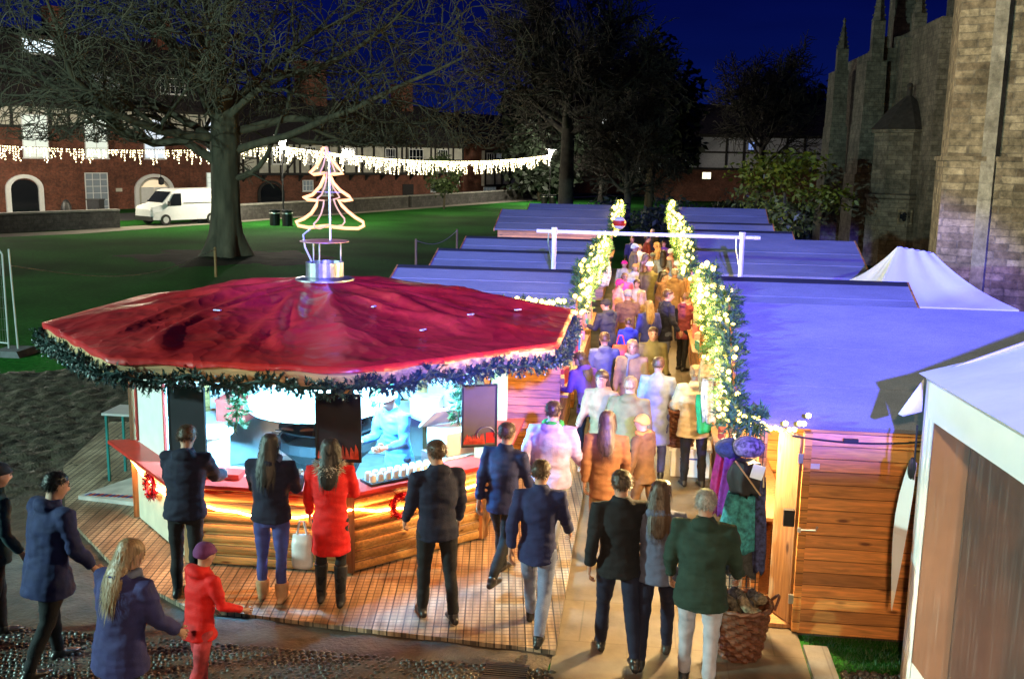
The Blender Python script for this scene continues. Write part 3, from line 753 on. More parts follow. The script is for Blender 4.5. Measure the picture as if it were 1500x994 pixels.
# boarded deck round the kiosk
def deck_mat():
    m, t, b = nt('deck_boards')
    N, L = t.nodes, t.links
    tc = N.new('ShaderNodeTexCoord')
    mp = N.new('ShaderNodeMapping'); mp.inputs['Rotation'].default_value = (0, 0, R(-8)); L.new(tc.outputs['Object'], mp.inputs[0])
    sx = N.new('ShaderNodeSeparateXYZ'); L.new(mp.outputs[0], sx.inputs[0])
    def frac(o, per):
        d = N.new('ShaderNodeMath'); d.operation = 'DIVIDE'; d.inputs[1].default_value = per; L.new(o, d.inputs[0])
        f = N.new('ShaderNodeMath'); f.operation = 'FRACT'; L.new(d.outputs[0], f.inputs[0])
        fl = N.new('ShaderNodeMath'); fl.operation = 'FLOOR'; L.new(d.outputs[0], fl.inputs[0])
        return f.outputs[0], fl.outputs[0]
    fx, ix = frac(sx.outputs['X'], .145)
    wn = N.new('ShaderNodeTexWhiteNoise'); wn.noise_dimensions = '1D'; L.new(ix, wn.inputs['W'])
    m2 = N.new('ShaderNodeMapping'); m2.inputs['Scale'].default_value = (9, .8, 1); L.new(mp.outputs[0], m2.inputs[0])
    nz = N.new('ShaderNodeTexNoise'); nz.inputs['Scale'].default_value = 2; nz.inputs['Detail'].default_value = 9; L.new(m2.outputs[0], nz.inputs['Vector'])
    rp = N.new('ShaderNodeValToRGB')
    rp.color_ramp.elements[0].position = .3; rp.color_ramp.elements[0].color = (.2, .145, .095, 1)
    rp.color_ramp.elements[1].position = .7; rp.color_ramp.elements[1].color = (.55, .44, .31, 1)
    L.new(nz.outputs['Fac'], rp.inputs[0])
    mr = N.new('ShaderNodeMapRange'); mr.inputs[3].default_value = .7; mr.inputs[4].default_value = 1.2; L.new(wn.outputs['Value'], mr.inputs[0])
    mx = N.new('ShaderNodeMix'); mx.data_type = 'RGBA'; mx.blend_type = 'MULTIPLY'; mx.inputs[0].default_value = 1
    L.new(rp.outputs[0], mx.inputs[6]); L.new(mr.outputs[0], mx.inputs[7])
    # mud trodden over it, in patches
    n3 = N.new('ShaderNodeTexNoise'); n3.inputs['Scale'].default_value = .9; n3.inputs['Detail'].default_value = 9; n3.inputs['Roughness'].default_value = .7
    L.new(tc.outputs['Object'], n3.inputs['Vector'])
    r3 = N.new('ShaderNodeValToRGB')
    r3.color_ramp.elements[0].position = .44; r3.color_ramp.elements[0].color = (.5, .44, .38, 1)
    r3.color_ramp.elements[1].position = .6; r3.color_ramp.elements[1].color = (1.1, 1.1, 1.1, 1)
    L.new(n3.outputs['Fac'], r3.inputs[0])
    m4 = N.new('ShaderNodeMix'); m4.data_type = 'RGBA'; m4.blend_type = 'MULTIPLY'; m4.inputs[0].default_value = .8
    L.new(mx.outputs[2], m4.inputs[6]); L.new(r3.outputs[0], m4.inputs[7])
    # wire mesh stapled on: thin dark lines both ways
    def line(o, per, w):
        f, _ = frac(o, per)
        c = N.new('ShaderNodeMath'); c.operation = 'LESS_THAN'; c.inputs[1].default_value = w; L.new(f, c.inputs[0]); return c.outputs[0]
    l1 = line(sx.outputs['X'], .0725, .15); l2 = line(sx.outputs['Y'], .0725, .17); l3 = line(sx.outputs['X'], .145, .1)
    mm = N.new('ShaderNodeMath'); mm.operation = 'MAXIMUM'; L.new(l1, mm.inputs[0]); L.new(l2, mm.inputs[1])
    m5 = N.new('ShaderNodeMix'); m5.data_type = 'RGBA'; m5.inputs[7].default_value = (.05, .04, .03, 1)
    m6 = N.new('ShaderNodeMath'); m6.operation = 'MULTIPLY'; m6.inputs[1].default_value = .85; L.new(mm.outputs[0], m6.inputs[0])
    L.new(m6.outputs[0], m5.inputs[0]); L.new(m4.outputs[2], m5.inputs[6])
    m7 = N.new('ShaderNodeMix'); m7.data_type = 'RGBA'; m7.inputs[7].default_value = (.02, .016, .012, 1)
    L.new(l3, m7.inputs[0]); L.new(m5.outputs[2], m7.inputs[6])
    L.new(m7.outputs[2], b.inputs['Base Color'])
    b.inputs['Roughness'].default_value = .5
    bp = N.new('ShaderNodeBump'); bp.inputs['Strength'].default_value = .5; bp.inputs['Distance'].default_value = .01; bp.invert = True
    ma = N.new('ShaderNodeMath'); ma.operation = 'ADD'; L.new(l3, ma.inputs[0]); L.new(n3.outputs['Fac'], ma.inputs[1])
    L.new(ma.outputs[0], bp.inputs['Height']); L.new(bp.outputs[0], b.inputs['Normal'])
    return m
g = MB()
pts = [(-0.645, 8.68), (-0.66, 11), (-0.67, 15.6), (-6.2, 15.9), (-8.6, 15.4), (-8.0, 13.0), (-6.9, 11.2), (-5.4, 9.7), (-4.35, 9.0), (-2.6, 8.83)]
g.prism([(x, y, 0.02) for x, y in pts], (0, 0, .045))
tag(g.build('boarded_deck', deck_mat()), kind='structure')
DECK = 0.065
# far path and roadway beside the green
g = MB()
def strip(mb, pts, w, z):
    for i in range(len(pts) - 1):
        a, b = Vector((*pts[i], z)), Vector((*pts[i + 1], z))
        d0 = (Vector((*pts[min(i + 1, len(pts) - 1)], z)) - Vector((*pts[max(i - 1, 0)], z))).normalized()
        d1 = (Vector((*pts[min(i + 2, len(pts) - 1)], z)) - Vector((*pts[i], z))).normalized()
        n0, n1 = Vector((-d0.y, d0.x, 0)) * w / 2, Vector((-d1.y, d1.x, 0)) * w / 2
        mb.quad(a - n0, b - n1, b + n1, a + n0)
strip(g, [(-36, 44), (-30.6, 51.5), (-20.0, 82), (-11, 108), (-4, 122), (6, 124), (24, 122)], 2.2, .006)
tag(g.build('path', mat('path_gravel', (.3, .27, .22), .8, var=.2, scale=3)), kind='structure')
g = MB(); strip(g, [(-46, 44), (-37.5, 58), (-26, 84), (-14, 112), (-8, 128), (30, 132)], 6.5, .004)
tag(g.build('road', mat('asphalt', (.05, .05, .05), .75, var=.2, scale=3)), kind='structure')

# ------------------------------------------------------------------ garland helpers
def sprigs(mb, path, rad, dens, ln=.075, wd=.011, rnd=None, droop=0.0):
    """fir sprigs: pairs of narrow needle blades along short twigs round a path"""
    rnd = rnd or random
    P = [Vector(p) for p in path]
    for i in range(len(P) - 1):
        a, b = P[i], P[i + 1]
        seg = b - a; n = max(1, int(seg.length * dens))
        d = seg.normalized()
        ex = d.orthogonal().normalized(); ey = d.cross(ex)
        for k in range(n):
            p = a + seg * rnd.random()
            t = rnd.uniform(0, 2 * PI)
            o = ex * math.cos(t) + ey * math.sin(t)
            tw = (o + d * rnd.uniform(-.5, .8) + Vector((0, 0, -droop))).normalized()
            r0 = rad * rnd.uniform(.1, .55); L_ = rad * rnd.uniform(.5, 1.05)
            s0 = p + o * r0; s1 = s0 + tw * L_
            si = tw.orthogonal().normalized(); sj = tw.cross(si)
            for q in range(5):
                f = q / 5 + .1
                c = s0.lerp(s1, f)
                ph = rnd.uniform(0, PI)
                u = si * math.cos(ph) + sj * math.sin(ph)
                w_ = tw.cross(u) * wd
                for sg in (-1, 1):
                    tip = c + u * sg * ln * .6 + tw * ln * .5
                    mb._add([c - w_, c + w_, tip], [(0, 1, 2)])

def ico_mesh(name, r, m, sub=1):
    bm = bmesh.new(); bmesh.ops.create_icosphere(bm, subdivisions=sub, radius=r)
    me = bpy.data.meshes.new(name); bm.to_mesh(me); bm.free(); me.materials.append(m)
    return me

def bulbs(mesh, pts, parent, name='bulb'):
    o_ = W(parent)
    for p in pts:
        o = bpy.data.objects.new(name, mesh); col.objects.link(o)
        o.parent = parent; o.location = Vector(p) - o_

def resample(path, step):
    P = [Vector(p) for p in path]; out = [P[0]]; acc = 0
    for i in range(len(P) - 1):
        L_ = (P[i + 1] - P[i]).length; t = step - acc
        while t < L_:
            out.append(P[i].lerp(P[i + 1], t / L_)); t += step
        acc = (acc + L_) % step
    return out

# ------------------------------------------------------------------ kiosk
KC = Vector((-3.87, 12.15, 0))
def octv(k, r, z): 
    a = R(247.8 + 45 * k); return Vector((KC.x + r * math.cos(a), KC.y + r * math.sin(a), z))
kiosk = thing('octagonal_kiosk', 'octagonal timber food kiosk under a wrinkled red tarpaulin roof', 'kiosk', (KC.x, KC.y, DECK))
WR = 2.3
def loglap(mb, p0, p1, z0, z1, h=.118, out=.022, style='log', thick=.03):
    """horizontal boards with a real rounded / overlapped profile along p0->p1 (outside on the right of travel)"""
    p0, p1 = Vector((p0[0], p0[1], 0)), Vector((p1[0], p1[1], 0))
    d = (p1 - p0).normalized(); n = Vector((d.y, -d.x, 0))
    prof = []
    z = z0
    while z < z1 - .01:
        hh = min(h, z1 - z)
        if style == 'log':
            for f, o in ((.0, .0), (.12, .6), (.3, .92), (.5, 1), (.7, .92), (.88, .6), (.985, .0)):
                prof.append((o * out, z + hh * f))
        else:
            prof += [(out, z + .002), (out * 1.0, z + hh * .1), (.004, z + hh * .985)]
        z += hh
    vs = []
    for e in (p0, p1):
        for o, zz in prof: vs.append(e + n * o + Vector((0, 0, zz)))
    m = len(prof)
    mb._add(vs, [(i, m + i, m + i + 1, i + 1) for i in range(m - 1)])
    q0, q1 = p0 - n * thick, p1 - n * thick
    mb.quad(q0 + Vector((0, 0, z0)), q0 + Vector((0, 0, z1)), q1 + Vector((0, 0, z1)), q1 + Vector((0, 0, z0)))
    mb.quad(p0 + Vector((0, 0, z1)), p1 + Vector((0, 0, z1)), q1 + Vector((0, 0, z1)), q0 + Vector((0, 0, z1)))
    for a, b in ((p0, q0), (p1, q1)):
        mb.quad(a + Vector((0, 0, z0)), a + Vector((0, 0, z1)), b + Vector((0, 0, z1)), b + Vector((0, 0, z0)))
def rotmat(base, ang):
    return base
M['honey_wall'] = wood('honey_wall_boards', (0.46, 0.24, 0.075), 'X', 0.45, plank=0.118)
M['honey_wall2'] = wood('honey_wall_boards_side', (0.48, 0.26, 0.08), 'X', 0.45, plank=0.118)
M['inner'] = mat('inner_white_board', (0.62, 0.63, 0.62), 0.5, var=0.1)
# lower walls
for k in range(8):
    a, b = octv(k, WR, 0), octv(k + 1, WR, 0)
    mb = MB()
    if k == 7:
        d = (b - a).normalized(); n = Vector((d.y, -d.x, 0))
        mb.prism([a + Vector((0, 0, .09)), b + Vector((0, 0, .09)), b + Vector((0, 0, 1.0)), a + Vector((0, 0, 1.0))], -n * .03)
        o = mb.build('wall_panel', M['cream'], kiosk); o['label'] = 'cream painted flat wall panel'
    else:
        loglap(mb, a, b, .085, 1.0)
        mb.build('wall_panel', M['honey_wall'] if k != 1 else M['honey_wall2'], kiosk)
for k in range(8):
    p = octv(k, WR - .02, 0)
    mb = MB(); mb.box((p.x, p.y, 1.27), (.12, .12, 2.36), R(247.8 + 45 * k))
    mb.build('corner_post', M['post'], kiosk)
# upper closed panels at the back and the left
for k in (3, 4, 5, 6):
    a, b = octv(k, WR - .03, 0), octv(k + 1, WR - .03, 0)
    mb = MB(); loglap(mb, a, b, 1.005, 2.42, style='lap')
    mb.build('upper_wall', M['honey_wall'], kiosk)
    ai, bi = octv(k, WR - .14, 0), octv(k + 1, WR - .14, 0)
    mb = MB(); d = (bi - ai).normalized()
    a9, b9 = octv(k, WR - .75, 0), octv(k + 1, WR - .75, 0)
    mb.prism([ai + Vector((0, 0, .93)), bi + Vector((0, 0, .93)), b9 + Vector((0, 0, .93)), a9 + Vector((0, 0, .93))], (0, 0, .04))
    mb.build('back_counter', M['inner'], kiosk)
    mb = MB()
    mb.prism([ai + d * .1 + Vector((0, 0, 1.0)), bi - d * .1 + Vector((0, 0, 1.0)), bi - d * .1 + Vector((0, 0, 2.3)), ai + d * .1 + Vector((0, 0, 2.3))], Vector((d.y, -d.x, 0)) * .012)
    lin = mb.build('inner_lining', M['inner'], kiosk)
    # price posters and a red shelf edge on the lining (lettering not legible in the photo)
    mb = MB(); n_ = Vector((-d.y, d.x, 0))
    c0 = ai.lerp(bi, .5) + n_ * .02
    mb.box((c0.x, c0.y, 1.75), (1.2, .012, .06), math.atan2(d.y, d.x)); mb.build('shelf_edge', M['red_paint'], lin)
    for q, zz in ((.3, 2.02), (.68, 2.0)):
        c0 = ai.lerp(bi, q) + n_ * .02
        mb = MB(); mb.box((c0.x, c0.y, zz), (.26, .01, .34), math.atan2(d.y, d.x))
        mb.build('poster', mat('poster_paper', (.55, .62, .7), .5, var=.5, scale=7), lin)
for k in range(8):
    ai, bi = octv(k, WR - .075, 0), octv(k + 1, WR - .075, 0); d = (bi - ai).normalized()
    mb = MB(); mb.prism([ai + d * .06 + Vector((0, 0, .13)), bi - d * .06 + Vector((0, 0, .13)), bi - d * .06 + Vector((0, 0, .925)), ai + d * .06 + Vector((0, 0, .925))], Vector((d.y, -d.x, 0)) * .012)
    mb.build('lower_lining', M['inner'], kiosk)
# left panel: white screen in a red frame
a, b = octv(7, WR - .03, 0), octv(8, WR - .03, 0)
d = (b - a).normalized(); n = Vector((d.y, -d.x, 0)); ang = math.atan2(d.y, d.x)
mb = MB(); a1, b1 = a + d * .12, b - d * .62
mb.prism([a1 + Vector((0, 0, 1.06)), b1 + Vector((0, 0, 1.06)), b1 + Vector((0, 0, 2.4)), a1 + Vector((0, 0, 2.4))], n * .02)
sc_ = mb.build('side_screen', M['white'], kiosk)
for q in (a1 + d * .02, b1 - d * .02):
    mb = MB(); mb.box((q.x + n.x * .035, q.y + n.y * .035, 1.73), (.035, .02, 1.3), ang); mb.build('screen_frame', M['red_frame'], sc_)
# red serving ledges
for k in (7, 0, 1, 2):
    a, b = octv(k, WR + .3, 0), octv(k + 1, WR + .3, 0); a2, b2 = octv(k, WR - .12, 0), octv(k + 1, WR - .12, 0)
    mb = MB(); mb.prism([a + Vector((0, 0, 1.02)), b + Vector((0, 0, 1.02)), b2 + Vector((0, 0, 1.02)), a2 + Vector((0, 0, 1.02))], (0, 0, .04))
    mb.build('serving_ledge', M['red_paint'], kiosk)
# base frame / floor
mb = MB(); mb.prism([octv(k, WR - .04, DECK) for k in range(8)], (0, 0, .05)); mb.build('floor', mat('vinyl_floor', (.45, .46, .46), .5, var=.2), kiosk)
# roof tarpaulin
def tarp():
    m, t, b = nt('red_tarpaulin'); N, L = t.nodes, t.links
    b.inputs['Roughness'].default_value = .36
    b.inputs['Specular IOR Level'].default_value = .6
    tc = N.new('ShaderNodeTexCoord')
    nz = N.new('ShaderNodeTexNoise'); nz.inputs['Scale'].default_value = 2.2; nz.inputs['Detail'].default_value = 6; L.new(tc.outputs['Object'], nz.inputs['Vector'])
    rp = N.new('ShaderNodeValToRGB')
    rp.color_ramp.elements[0].position = .3; rp.color_ramp.elements[0].color = (.40, .013, .016, 1)
    rp.color_ramp.elements[1].position = .7; rp.color_ramp.elements[1].color = (.60, .034, .028, 1)
    L.new(nz.outputs['Fac'], rp.inputs[0]); L.new(rp.outputs[0], b.inputs['Base Color'])
    mp = N.new('ShaderNodeMapping'); mp.inputs['Scale'].default_value = (1, 1, 1); L.new(tc.outputs['Object'], mp.inputs[0])
    dn = N.new('ShaderNodeTexNoise'); dn.inputs['Scale'].default_value = 1.3; dn.inputs['Detail'].default_value = 3; L.new(tc.outputs['Object'], dn.inputs['Vector'])
    ds = N.new('ShaderNodeVectorMath'); ds.operation = 'SCALE'; ds.inputs['Scale'].default_value = 1.1; L.new(dn.outputs['Color'], ds.inputs[0])
    da = N.new('ShaderNodeVectorMath'); da.operation = 'ADD'; L.new(tc.outputs['Object'], da.inputs[0]); L.new(ds.outputs[0], da.inputs[1])
    v1 = N.new('ShaderNodeTexVoronoi'); v1.inputs['Scale'].default_value = 1.1; L.new(da.outputs[0], v1.inputs['Vector'])
    v2 = N.new('ShaderNodeTexVoronoi'); v2.inputs['Scale'].default_value = 3.4; L.new(da.outputs[0], v2.inputs['Vector'])
    v3 = N.new('ShaderNodeMath'); v3.operation = 'MULTIPLY'; v3.inputs[1].default_value = .35; L.new(v2.outputs['Distance'], v3.inputs[0])
    n2 = N.new('ShaderNodeMath'); n2.operation = 'ADD'; L.new(v1.outputs['Distance'], n2.inputs[0]); L.new(v3.outputs[0], n2.inputs[1])
    bp = N.new('ShaderNodeBump'); bp.inputs['Strength'].default_value = .55; bp.inputs['Distance'].default_value = .12
    L.new(n2.outputs[0], bp.inputs['Height']); L.new(bp.outputs[0], b.inputs['Normal'])
    return m
def roof_z(th, t):
    """t 0 at the apex, 1 at the eave"""
    k = ((math.degrees(th) - 247.8) % 45) / 45        # 0 at a hip
    hip = abs(k - .5) * 2
    z = 3.0 - .5 * t ** 1.02
    z -= .06 * math.sin(PI * min(1, t)) * (1 - hip ** 2)
    return z
mb = MB(); NA, NR = 208, 56
RR = 3.25
folds = []
rnd = random.Random(5)
for k in range(44):
    folds.append((rnd.uniform(0, 2 * PI), rnd.uniform(.08, .35), rnd.uniform(.5, 1.0), rnd.uniform(-.9, .9), rnd.uniform(.025, .07), rnd.uniform(.03, .09)))
for j in range(NR + 1):
    t = .075 + (1 - .075) * j / NR
    for i in range(NA):
        th = 2 * PI * i / NA
        k = ((math.degrees(th) - 247.8) % 45)
        rad = RR * math.cos(R(22.5)) / math.cos(R(k - 22.5))
        x, y = KC.x + rad * t * math.cos(th), KC.y + rad * t * math.sin(th)
        z = roof_z(th, t)
        w = 0
        for a0, t0, t1, sl, wd, hh in folds:
            if t0 - .1 < t < t1 + .1:
                da = (th - a0 - sl * (t - t0) + PI) % (2 * PI) - PI
                q = da * rad * t / wd
                env = min(1, max(0, (t - t0 + .1) / .12)) * min(1, max(0, (t1 + .1 - t) / .12))
                w += hh * env * math.exp(-q * q * .5)
        w = .075 * math.tanh(w / .075)
        w += .012 * noise.noise(Vector((x * 1.6, y * 1.6, 2))) + .006 * (1 - abs(noise.noise(Vector((x * 2.1 + 4, y * 1.2, 7)))) * 2.2) ** 3 * (1 if t > .12 else 0)
        z += w * min(1, (1.02 - t) * 8) * min(1, t * 3)
        mb.v.append((x, y, z))
for j in range(NR):
    for i in range(NA):
        i2 = (i + 1) % NA
        mb.f.append((j * NA + i, (j + 1) * NA + i, (j + 1) * NA + i2, j * NA + i2)); mb.mi.append(0)
o = len(mb.v)
for i in range(NA):
    x, y, z = mb.v[NR * NA + i]
    mb.v.append((x, y, z - .05 + .012 * math.sin(i * .9)))
for i in range(NA):
    i2 = (i + 1) % NA
    mb.f.append((NR * NA + i, o + i, o + i2, NR * NA + i2)); mb.mi.append(0)
roof = mb.build('tarpaulin_roof', tarp(), kiosk, smooth=True)
mb = MB()
for p in ((-2.3, 10.6), (-1.9, 11.3), (-4.6, 10.6), (-3.0, 11.2), (-1.5, 12.4)):
    th = math.atan2(p[1] - KC.y, p[0] - KC.x); k = ((math.degrees(th) - 247.8) % 45); rad = RR * math.cos(R(22.5)) / math.cos(R(k - 22.5))
    mb.box((p[0], p[1], roof_z(th, math.hypot(p[0] - KC.x, p[1] - KC.y) / rad) + .055), (.09, .03, .012), rnd.uniform(0, 3))
mb.build('repair_tape', M['white'], roof)
mb = MB()
for k in range(8):
    a, b = octv(k, RR - .03, 2.30), octv(k + 1, RR - .03, 2.30)
    d = (b - a).normalized(); n = Vector((d.y, -d.x, 0))
    mb.prism([a, b, b + Vector((0, 0, .15)), a + Vector((0, 0, .15))], -n * .03)
mb.build('fascia', M['fascia'], kiosk)
mb = MB()
for k in range(8):
    a, b = octv(k, .2, 2.93), octv(k, RR - .07, 2.38); mb.tube([a, b], .035, 4)
mb.build('rafters', M['post'], kiosk)
# chimney, hood, plate
mb = MB(); mb.lathe((KC.x, KC.y, 0), [(.3, 2.93), (.36, 2.95), (.36, 2.97), (.235, 2.99), (.23, 3.0), (.23, 3.17), (.215, 3.17), (.215, 3.0)], 32)
ch = mb.build('chimney', M['steel'], kiosk, smooth=False)
mb = MB(); mb.lathe((KC.x - .1, KC.y - .05, 0), [(.86, 1.36), (.86, 1.46), (.62, 1.9), (.26, 2.35), (.22, 2.9), (.2, 2.9), (.24, 2.35), (.6, 1.88), (.84, 1.45), (.84, 1.36)], 32)
mb.build('extractor_hood', M['white'], kiosk, smooth=False)
for ang in (30, 150, 270):
    mb = MB(); x, y = KC.x + .2 * math.cos(R(ang)), KC.y + .2 * math.sin(R(ang)); mb.tube([(x, y, 3.12), (x, y, 3.42)], .008, 6); mb.build('cowl_rod', M['steel'], ch)
mb = MB(); mb.lathe((KC.x, KC.y, 0), [(.005, 3.435), (.3, 3.42), (.3, 3.428), (.005, 3.445)], 28); mb.build('cowl_plate', mat('copper_plate', (.5, .28, .2), .4, .5), ch)
# rope light
for k in (7, 0, 1, 2):
    a, b = octv(k, WR + .045, 0), octv(k + 1, WR + .045, 0)
    mb = MB(); pts = []
    for i in range(17):
        f = i / 16; p = a.lerp(b, f)
        pts.append((p.x, p.y, .80 - .13 * math.sin(PI * f) + .012 * math.sin(f * 25)))
    mb.tube(pts, .011, 6); mb.build('rope_light', M['rope'], kiosk)
# the grill, its sausages and things on the counters
gr = thing('round_grill', 'round hanging charcoal grill inside the kiosk', 'grill', (KC.x, KC.y, DECK + .05))
mb = MB(); mb.lathe((KC.x, KC.y, 0), [(.2, .12), (.45, .7), (.62, .86), (.62, .98), (.58, .98), (.5, .86)], 24); mb.build('fire_bowl', M['iron'], gr)
mb = MB(); mb.lathe((KC.x, KC.y, 0), [(.58, 1.1), (.6, 1.1), (.6, 1.12), (.58, 1.12)], 24)
for i in range(9): mb.tube([(KC.x - .55, KC.y - .48 + .12 * i, 1.11), (KC.x + .55, KC.y - .48 + .12 * i, 1.11)], .006, 4)
for i in range(3):
    a_ = R(120 * i + 30); mb.tube([(KC.x + .58 * math.cos(a_), KC.y + .58 * math.sin(a_), 1.12), (KC.x, KC.y, 1.9)], .006, 4)
gt = mb.build('grate', M['iron'], gr)
rnd = random.Random(8)
for i in range(16):
    x, y = KC.x - .38 + .25 * (i % 4), KC.y - .4 + .24 * (i // 4)
    mb = MB(); aa = rnd.uniform(-.5, .5)
    mb.tube([(x + .085 * t_ * math.cos(aa), y + .085 * t_ * math.sin(aa), 1.137 + .006 * (1 - t_ * t_)) for t_ in (-1, -.5, 0, .5, 1)], [.012, .02, .021, .02, .012], 8)
    tag(mb.build('sausage', mat('sausage', (.16, .05, .025), .35, var=.4), origin=(x, y, 1.12)), 'brown sausage cooking on the round kiosk grill', 'sausage', 'sausages on the grill')
mb = MB(); mb.lathe((-4.95, 11.1, 0), [(.02, .74), (.21, .76), (.22, 1.22), (.26, 1.23), (.26, 1.27), (.02, 1.30)], 24)
tag(mb.build('white_tub', M['white'], origin=(-4.95, 11.1, .74)), 'large round white tub with lid behind the left kiosk counter', 'tub')
mb = MB(); mb.b2(-5.4, -4.5, 10.75, 11.4, .115, .74); tag(mb.build('work_table', M['inner'], origin=(-4.95, 11.1, .115)), 'white work table under the tub inside the kiosk', 'table')
mb = MB()
tb = thing('sauce_bottle', 'yellow mustard bottle on the front kiosk ledge', 'bottle', (-3.55, 10.0, 1.06))
mb = MB(); mb.lathe((-3.55, 10.0, 0), [(.03, 1.06), (.034, 1.075), (.034, 1.2), (.02, 1.23)], 14); mb.build('bottle_body', mat('mustard_yellow', (.65, .42, .04), .35), tb)
mb = MB(); mb.lathe((-3.55, 10.0, 0), [(.018, 1.23), (.016, 1.25), (.004, 1.3)], 12); mb.build('nozzle', mat('nozzle_red', (.5, .04, .03), .4), tb)
tb = thing('sauce_bottle', 'large yellow sauce bottle with red top on the right ledge', 'bottle', (-1.75, 11.55, 1.06))
mb = MB(); mb.lathe((-1.75, 11.55, 0), [(.05, 1.06), (.055, 1.08), (.055, 1.34), (.03, 1.38)], 14); mb.build('bottle_body', MATS['mustard_yellow'], tb)
mb = MB(); mb.lathe((-1.75, 11.55, 0), [(.03, 1.38), (.025, 1.41), (.006, 1.47)], 12); mb.build('nozzle', MATS['nozzle_red'], tb)
# tray of white cups
tr = thing('cup_tray', 'dark tray of upturned white cups on the right front ledge', 'tray', (-2.5, 10.5, 1.06))
e0, e1 = octv(1, WR + .1, 0), octv(2, WR + .1, 0); dd = (e1 - e0).normalized(); an = math.atan2(dd.y, dd.x)
cx = e0.lerp(e1, .34)
mb = MB(); mb.box((cx.x, cx.y, 1.075), (.85, .24, .03), an); mb.build('tray_base', M['iron'], tr)
nn = Vector((dd.y, -dd.x, 0))
cupm = None
for i in range(9):
    for j in range(2):
        p = cx + dd * (-.37 + .092 * i) + nn * (-.05 + .1 * j)
        mb = MB(); mb.lathe((p.x, p.y, 0), [(.04, 1.09), (.034, 1.16), (.025, 1.175), (.005, 1.176)], 12); mb.build('cup', M['white'], tr)
cb = thing('takeaway_box', 'open white foam box with raised lid on the kiosk counter', 'box', (-2.28, 11.3, 1.06))
mb = MB(); mb.box((-2.12, 11.5, 1.2), (.5, .4, .28), an); mb.build('box_body', M['white'], cb)
mb = MB(); mb.box((-2.24, 11.55, 1.46), (.52, .42, .03), an, R(-38)); mb.build('box_lid', M['white'], cb)
mb = MB(); mb.box((-2.12, 11.5, .6), (.6, .5, .91), an); tag(mb.build('counter_cabinet', M['inner'], origin=(-2.3, 11.25, .115)), 'white counter cabinet standing under the foam box', 'cabinet')
# things on the work tops inside
for i, (x, y, z, w_, d_, h_, c, nm, lb) in enumerate((
    (-4.5, 13.55, .97, .6, .4, .12, (.7, .62, .5), 'bread_tray', 'shallow tray of bread rolls on the back worktop'), (-3.6, 13.75, .97, .5, .35, .3, (.1, .3, .65), 'blue_crate', 'blue plastic crate on the back worktop'),
    (-2.9, 13.6, .97, .4, .3, .22, (.75, .75, .75), 'napkin_box', 'white napkin box on the back worktop'), (-5.3, 12.7, .97, .4, .35, .3, (.6, .08, .06), 'red_crate', 'red crate on the left worktop inside the kiosk'),
    (-5.15, 10.95, .74, .3, .3, .22, (.05, .06, .1), 'cool_box', 'dark cool box beside the white tub'), (-4.5, 10.6, .74, .3, .2, .16, (.75, .78, .8), 'foam_box', 'white foam box in front of the white tub'))):
    t_ = thing(nm, lb, nm.split('_')[1], (x, y, z))
    mb = MB(); mb.b2(x - w_ / 2, x + w_ / 2, y - d_ / 2, y + d_ / 2, z + .002, z + h_ * .86); mb.build('box_body', mat('in_' + nm, c, .5), t_)
    mb = MB(); mb.b2(x - w_ / 2 - .015, x + w_ / 2 + .015, y - d_ / 2 - .015, y + d_ / 2 + .015, z + h_ * .862, z + h_); mb.build('box_lid', MATS['in_' + nm], t_)
# rectangular red tray on left ledge
mb = MB(); mb.b2(-4.6, -4.15, 9.96, 10.2, 1.062, 1.12); tag(mb.build('red_tray', M['red_paint'], origin=(-4.4, 10.1, 1.06)), 'shallow red serving tray on the front ledge', 'tray')
# blackboards hung at the front corners
def board(x, y, z, w, h, ang, label, m, flames, marks=False):
    t = thing('menu_board', label, 'menu board', (x, y, z), ang, 'menu boards on the kiosk posts')
    mb = MB(); mb.box((0, 0, 0), (w, .02, h)); mb.build('panel', m, t, LO)
    mb = MB()
    for sx in (-1, 1): mb.box((sx * (w / 2 + .004), 0, 0), (.02, .03, h + .03))
    for sz in (-1, 1): mb.box((0, 0, sz * (h / 2 + .004)), (w - .012, .03, .02))
    mb.build('frame', M['iron'], t, LO)
    if flames:
        mb = MB(); rnd = random.Random(int(x * 100))
        n = 9
        for i in range(n):
            x0 = -w * .44 + w * (.55 if marks else .86) * i / (n - 1)
            hh = rnd.uniform(.06, .17) if not marks else rnd.uniform(.09, .13)
            b0 = -h / 2 + .02
            mb.prism([(x0 - .025, -.0125, b0), (x0 + .025, -.0125, b0), (x0 + .014 + rnd.uniform(-.01, .01), -.0125, b0 + hh * .6), (x0 + rnd.uniform(-.015, .015), -.0125, b0 + hh)], (0, -.002, 0))
        mb.build('flame_artwork', mat('flame_orange', (.75, .16, .03) if marks else (.5, .05, .02), .5, var=.3, scale=30), t, LO)
    if marks:
        mb = MB(); mb.box((w * .33, -.0135, -h / 2 + .09), (w * .26, .003, .12)); mb.build('red_patch', M['red_paint'], t, LO)
        mb = MB(); mb.tube([(w * .2 + .1 * math.cos(a_), -.014, -h / 2 + .13 + .085 * math.sin(a_)) for a_ in [PI * q / 14 for q in range(-2, 17)]], .016, 6, flat=.3); mb.build('grey_swirl', mat('chalk_grey', (.3, .3, .3), .7), t, LO)
    return t
board(-4.60, 9.75, 1.74, .41, .72, R(-10), 'black menu board on the left front post, blank and reflective', M['black'], False)
board(-2.98, 9.72, 1.76, .44, .68, R(4), 'black menu board with red flames at its foot on the middle post', M['black'], True)
board(-1.72, 10.86, 1.66, .37, .68, R(20), 'brown menu board with orange lettering along its lower edge', M['brownboard'], True, True)
